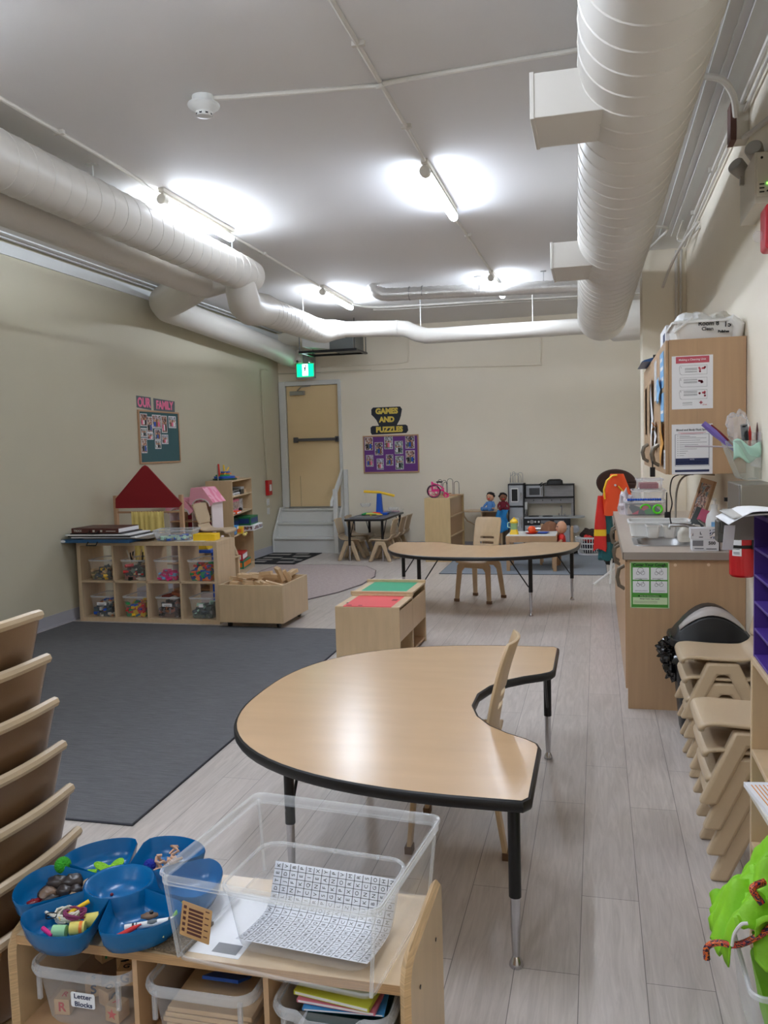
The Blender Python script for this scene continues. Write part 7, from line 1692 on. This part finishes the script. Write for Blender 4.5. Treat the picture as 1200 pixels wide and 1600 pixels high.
for k, (x, y, z, r_, m) in enumerate(((-1.105, 1.478, .045, (.024, .017, .014), stone_m), (-1.072, 1.482, .048, (.022, .018, .015), stone_m), (-1.10, 1.440, .040, (.021, .016, .012), stone2_m), (-1.050, 1.462, .040, (.018, .015, .012), stone_m), (-1.072, 1.452, .042, (.02, .015, .013), stone_m), (-1.085, 1.420, .036, (.02, .014, .01), stone_m),
                                       (-1.122, 1.455, .034, (.016, .012, .01), stone_m), (-1.035, 1.480, .046, (.014, .013, .010), mat('beige_stone', (186, 160, 130), .5)), (-1.08, 1.503, .044, (.012, .010, .009), stone2_m), (-1.045, 1.448, .036, (.012, .01, .008), MT['beige_stone']) if 'beige_stone' in MT else (-1.045, 1.448, .036, (.012, .01, .008), stone2_m))):
    lb = ['dark grey stone nearest the green pompom', 'large dark stone in the middle of the left petal', 'brown stone at the lower left of the pile', 'dark stone at the right of the pile', 'dark stone under the largest one', 'flat dark stone at the front of the left petal', 'small dark stone at the left edge of the pile', 'beige stone at the right end of the pile', 'small brown stone behind the dark ones', 'tiny beige stone at the inner tip of the left petal'][k]
    item('stone', lb, 'stone', x, y, z, lambda b: b.ell((0, 0, 0), r_, 12, m, jit=.25, seed=k), (10*k, 5*k, 40*k), 'stones in the left petal of the blue tray')
item('red_bead', 'dark red shiny pieces at the tip of the stone pile', 'bead', -1.115, 1.415, .034, lambda b: (b.ell((0, 0, 0), (.016, .010, .008), 8, mat('ruby', (130, 20, 30), .2), jit=.5), b.ell((.02, -.004, 0), (.012, .008, .007), 8, MT['ruby'], jit=.5)), (0, 0, 30))
felt = mat('lime_felt', (130, 190, 40), .9, bump=.5, bscale=200)
def leaf(b):
    P = [((.036+.014*math.cos(5*a)) * math.cos(a), (.030+.013*math.cos(5*a))*math.sin(a)) for a in [2*math.pi*k/60 for k in range(60)]]; b.prism(P, 0, .003, felt); b.prism([(-.05, -.006), (-.03, -.005), (-.03, .005), (-.05, .002)], 0, .003, felt)
item('felt_leaf', 'lime green felt leaf in the upper left petal', 'leaf', -1.035, 1.565, .030, leaf, (14, 6, 20))
item('sea_glass', 'small shiny glass pebbles beside the felt leaf', 'pebbles', -1.062, 1.55, .024, lambda b: [b.ell((.013*k-.02, .005*(k % 2), 0), (.009, .007, .004), 8, clears_m if k % 2 == 0 else slate_m) for k in range(4)], (0, 0, 10))
def ropef(b):
    rm = mat('rope', (206, 166, 138), .9); random.seed(8)
    for k in range(12):
        p = Vector((random.uniform(-.018, .018), random.uniform(-.018, .018), random.uniform(0, .015))); pts = []
        for q in range(6): p = p+Vector((random.uniform(-.012, .012), random.uniform(-.012, .012), random.uniform(-.006, .009))); p.z = max(.0, min(.038, p.z)); pts.append(p.copy())
        b.tube(pts, .0032, 6, rm)
item('rope_bundle', 'frayed bundle of beige rope in the far petal', 'rope', -.925, 1.61, .026, ropef)
def stick(m, L_, r_, tipm=None, capm=None):
    def f(b):
        b.cyl((-L_/2, 0, 0), (L_/2, 0, 0), r_, 12, m)
        if tipm: b.cyl((L_/2, 0, 0), (L_/2+.012, 0, 0), r_*.8, 10, tipm, r1=r_*.3)
        if capm: b.cyl((-L_/2-.001, 0, 0), (-L_/2+.02, 0, 0), r_*1.12, 12, capm)
    return f
item('marker', 'white marker with black bands in the near right petal', 'marker', -.832, 1.385, .040, lambda b: (b.cyl((-.052, 0, 0), (.05, 0, 0), .0062, 12, wht_m), b.cyl((-.038, 0, 0), (-.034, 0, 0), .0065, 12, blk_m), b.cyl((-.031, 0, 0), (-.029, 0, 0), .0065, 12, blk_m), b.cyl((.030, 0, 0), (.034, 0, 0), .0065, 12, blk_m), b.ell((.0, 0, .0025), (.018, .006, .0042), 8, slate_m)), (0, -4, 22))
gcr = mat('crayon_green', (90, 160, 50), .5)
item('crayon', 'green crayon leaning up at the inner end of the near right petal', 'crayon', -.800, 1.425, .044, lambda b: (b.cyl((-.026, 0, 0), (.02, 0, 0), .0052, 10, gcr), b.cyl((.02, 0, 0), (.028, 0, 0), .005, 10, gcr, r1=.003), b.cyl((.006, 0, 0), (.010, 0, 0), .0055, 10, blk_m)), (0, -25, 78))
item('crayon', 'red crayon at the front left of the near right petal', 'crayon', -.872, 1.352, .036, stick(toyred_m, .04, .0045, toyred_m), (0, -15, 40))
item('crayon', 'blue crayon lying under the white marker', 'crayon', -.845, 1.352, .032, stick(skybox, .05, .0045, skybox), (0, 0, 15))
item('crayon', 'second blue crayon at the very front of the near right petal', 'crayon', -.852, 1.335, .030, stick(toyblue_m, .04, .0042), (0, 0, 28))
item('crayon', 'pale yellow crayon at the front of the near right petal', 'crayon', -.81, 1.352, .036, stick(mat('pale_lemon', (226, 226, 150), .5), .035, .004), (0, 0, 25))
item('wood_piece', 'brown bark chip with a cap above the white marker', 'wood chip', -.852, 1.408, .040, lambda b: (b.ell((0, 0, 0), (.017, .009, .006), 8, stone2_m, jit=.4), b.cyl((.004, 0, .003), (.004, 0, .009), .004, 8, blk_m)), (0, 0, 15))
def yarn(m, n_, R_, seed):
    def f(b):
        random.seed(seed)
        for k in range(n_):
            a0 = random.random()*6; rr = R_*random.uniform(.6, 1); tl_ = random.uniform(-.5, .5)
            b.tube([(rr*math.cos(a0+q*.5), rr*math.sin(a0+q*.5)*.7, .006+.006*math.sin(q*.8+k)+.003*k*.3+tl_*.004*math.sin(a0+q*.5)) for q in range(11)], .0024, 6, m)
    return f
item('yarn', 'tangle of white yarn in the near left petal', 'yarn', -1.010, 1.372, .034, yarn(string_m, 11, .028, 3))
item('yarn', 'loop of purple and red yarn over the yellow spools', 'yarn', -.985, 1.362, .048, yarn(mat('plum_yarn', (130, 50, 90), .8), 4, .024, 5))
item('yarn', 'strand of white yarn hanging at the left of the near left petal', 'yarn', -1.05, 1.375, .046, lambda b: b.tube([(-.02, .02, 0), (-.012, .0, .004), (0, -.012, .004), (.02, -.018, .002), (.035, -.01, -.002)], .003, 6, string_m))
item('black_loop', 'thin black wire loop among the yarn', 'wire', -1.030, 1.352, .046, lambda b: b.tube([(.011*math.cos(k*.6), .009*math.sin(k*.6), .0005*k) for k in range(19)], .0012, 5, blk_m))
item('pencil_stub', 'yellow plastic straw lying across the yarn', 'straw', -.995, 1.375, .054, stick(yel_m, .06, .0042), (0, -15, 50))
item('spool', 'yellow spool at the right of the near left petal, upper one', 'spool', -.957, 1.372, .040, lambda b: b.cyl((-.012, 0, 0), (.014, 0, 0), .013, 14, mat('spool_yellow', (230, 214, 110), .6)), (0, 0, 30))
item('spool', 'yellow and orange spool at the front of the near left petal', 'spool', -.968, 1.345, .038, lambda b: (b.cyl((-.014, 0, 0), (.014, 0, 0), .012, 14, MT['spool_yellow']), b.cyl((.004, 0, 0), (.01, 0, 0), .0124, 14, toyorange_m)), (0, 0, 20))
item('spool', 'mint green spool at the front of the near left petal', 'spool', -.998, 1.332, .036, lambda b: b.cyl((-.013, 0, 0), (.013, 0, 0), .011, 14, mat('spool_mint', (160, 214, 160), .7)), (0, 0, 10))
item('pink_stick', 'bright pink stick at the front edge of the near left petal', 'stick', -1.02, 1.325, .036, stick(pink_m, .03, .0042), (0, 10, -20))
item('bead', 'tiny dark beads in the round centre bowl of the blue tray', 'beads', -.956, 1.474, .028, lambda b: (b.ell((-.02, 0, .006), .0035, 6, MT['maroon_cloth']), b.ell((.012, -.018, .006), .0035, 6, black_m)))

# carpet sample and papers on the shelf top
b = MB(carpetbrown_m); b.box(-.05, -.055, 0, .05, .055, .006); o = b.build('carpet_sample'); o.location = (-.795, 1.405, GZ+.0006); o.rotation_euler = (0, 0, R(-6)); tag(o, 'fuzzy brown carpet sample between the blue tray and the large clear bin', 'carpet sample')
b = MB(paper_m); b.box(-.14, -.09, 0, .14, .12, .0006); b.box(.08, -.08, .0006, .13, -.05, .0009, grey_m); o = b.build('paper_sheet'); o.location = (-.78, 1.455, GZ); o.rotation_euler = (0, 0, R(-3)); tag(o, 'white paper sheet lying on the shelf top under the large clear bin', 'paper')

# ---------------------------------------------------------------- large clear bin, small bin and letter sheet
bigm = clear('clear_big_bin', body=.045, rough=.12); bigr = clear('clear_big_rim', (242, 245, 248), body=.22, rough=.12)
t = thing('storage_bin', 'large clear plastic storage bin on the right end of the nearest shelf', 'bin', (-.546, 1.478, GZ+.0015), R(-6))
w, d_, h = .415, .362, .172
bin_mesh(w, d_, h, .925, r=.02, m=bigm).build('bin_body', t)
b = MB(bigr); n = 5
b.loft([[(x, y, z) for x, y in rrect(w+o1, d_+o1, .022, n)] for o1, z in ((-.002, h-.016), (.006, h-.015), (.006, h-.001), (.014, h+.001), (.016, h-.004), (.010, h-.006), (.010, h-.02), (.0, h-.021))], cap0=False, cap1=False); b.build('rim', t)
b = MB(bigr)
for sx in (-1, 1):
    for sy in (-1, 1): b.tube([(sx*(w*.925/2-.003), sy*(d_*.925/2-.003), .006), (sx*(w/2-.004), sy*(d_/2-.004), h-.01)], .0035, 6)
b.loft([[(x, y, z) for x, y in rrect(w*.925-o1, d_*.925-o1, .02, n)] for o1, z in ((.0, .002), (-.002, .008), (.004, .010))], cap0=False, cap1=False); b.build('corner_ribs', t)
b = MB(kraft_m); b.T = frame((-.142, -d_/2*.968, .085), '-y') @ Matrix.Rotation(R(-9), 4, 'Z')
b.prism(rrect(.062, .066, .002), 0, .0005)
for k in range(7): b.box(-.016, -.026+.0075*k, .0005, .014, -.0215+.0075*k, .0009, browncase_m)
for k in range(5): b.box(-.027, -.024+.011*k, .0005, -.021, -.018+.011*k, .0008, browncase_m); b.box(.018, -.022+.012*k, .0005, .026, -.02+.012*k, .0008, browncase_m)
b.build('barcode_label', t, label='brown barcode label')
SB = Vector((-.522, 1.447, GZ+.006)); SR = R(-5.5)
smm = clear('clear_small_bin', (226, 234, 244), body=.10, rough=.2)
t = thing('storage_bin', 'smaller clear bin standing inside the large clear bin, with a letter sheet in it', 'bin', SB, SR)
w, d_, h = .302, .195, .122
bin_mesh(w, d_, h, .88, r=.035, m=smm).build('bin_body', t)
rim_mesh(w, d_, h, .006, .035, bigr, .008).build('rim', t)
for x in (-.09, 0, .09): b = MB(bigr); b.box(x-.0012, d_/2-.004, h-.004, x+.0012, d_/2+.005, h+.003); b.build('rim_notch', t)
t = thing('letter_sheet', 'white sheet with a handwritten grid of letters curled in the smaller clear bin', 'paper', SB, SR)
PW, PL = .262, .215
def curve(s):   # distance along the sheet from its front edge -> y, z
    y0 = -.078
    flat = .105; rad = .045; arc = rad*1.15
    if s < flat: return (y0+s, .006+.012*(1-s/flat)**2)
    if s < flat+arc: a = (s-flat)/rad; return (y0+flat+rad*math.sin(a), .006+rad*(1-math.cos(a)))
    a = arc/rad; e = s-flat-arc
    return (y0+flat+rad*math.sin(a)+e*math.cos(a), .006+rad*(1-math.cos(a))+e*math.sin(a))
b = MB(mat('sheet_paper', (236, 238, 244), .7)); b.grid(lambda u, v: ((u-.5)*PW, *curve(v*PL)), 4, 40); b.build('sheet', t, solid=.0005, offs=-1)
b = MB(ink_m); NC, NR = 15, 15
def onp(x, s, e=.0009):
    y, z = curve(s); y2, z2 = curve(s+.001); n_ = Vector((0, -(z2-z), (y2-y))).normalized()
    return Vector((x, y, z))+n_*e
cw_, rh = PW/NC, PL/NR
def strip_(x0, x1, s0, s1, n_=1):
    prev = None
    for k in range(n_+1):
        s = s0+(s1-s0)*k/n_; a = b.V(onp(x0, s)); c = b.V(onp(x1, s))
        if prev: b.F([prev[0], prev[1], c, a], 0)
        prev = (a, c)
b.mi(ink_m)
for c in range(1, NC): strip_(-PW/2+c*cw_-.0006, -PW/2+c*cw_+.0006, .0, PL-.002, 36)
for r_ in range(1, NR): strip_(-PW/2, PW/2, r_*rh-.0005, r_*rh+.0005)
rows = ['KVBPHXYPVMRSOHN', 'EDSEIEANORKCGOZ', 'TJFKQNFKPXONNEL', 'DHNTCVSGKEYKBXD', 'RLMFIRPCLZTUHQA', 'ISGYBKOWATEVRDM', 'WTVJPGLSNCXRAFC', 'AJKYHOQBDXIEUZG']
b.build('grid_lines', t)
b = MB(ink_m)
for r_ in range(NR):
    row = rows[r_] if r_ < len(rows) else rows[(r_*3) % len(rows)][::-1]
    s = PL-(r_+.5)*rh
    y, z = curve(s); y2, z2 = curve(s+.001); ty = Vector((0, y2-y, z2-z)).normalized(); n_ = Vector((0, -ty.z, ty.y))
    for c in range(NC):
        X = -ty; Y = Vector((1, 0, 0))       # letters lie on their side
        X = ty; Y = Vector((-1, 0, 0))
        p = onp(-PW/2+(c+.5)*cw_, s)
        M = Matrix((X, Y, X.cross(Y))).transposed().to_4x4(); M.translation = p
        text_verts(b, row[c], .0105, M, ink_m, 0, .00015)
b.build('letters', t)
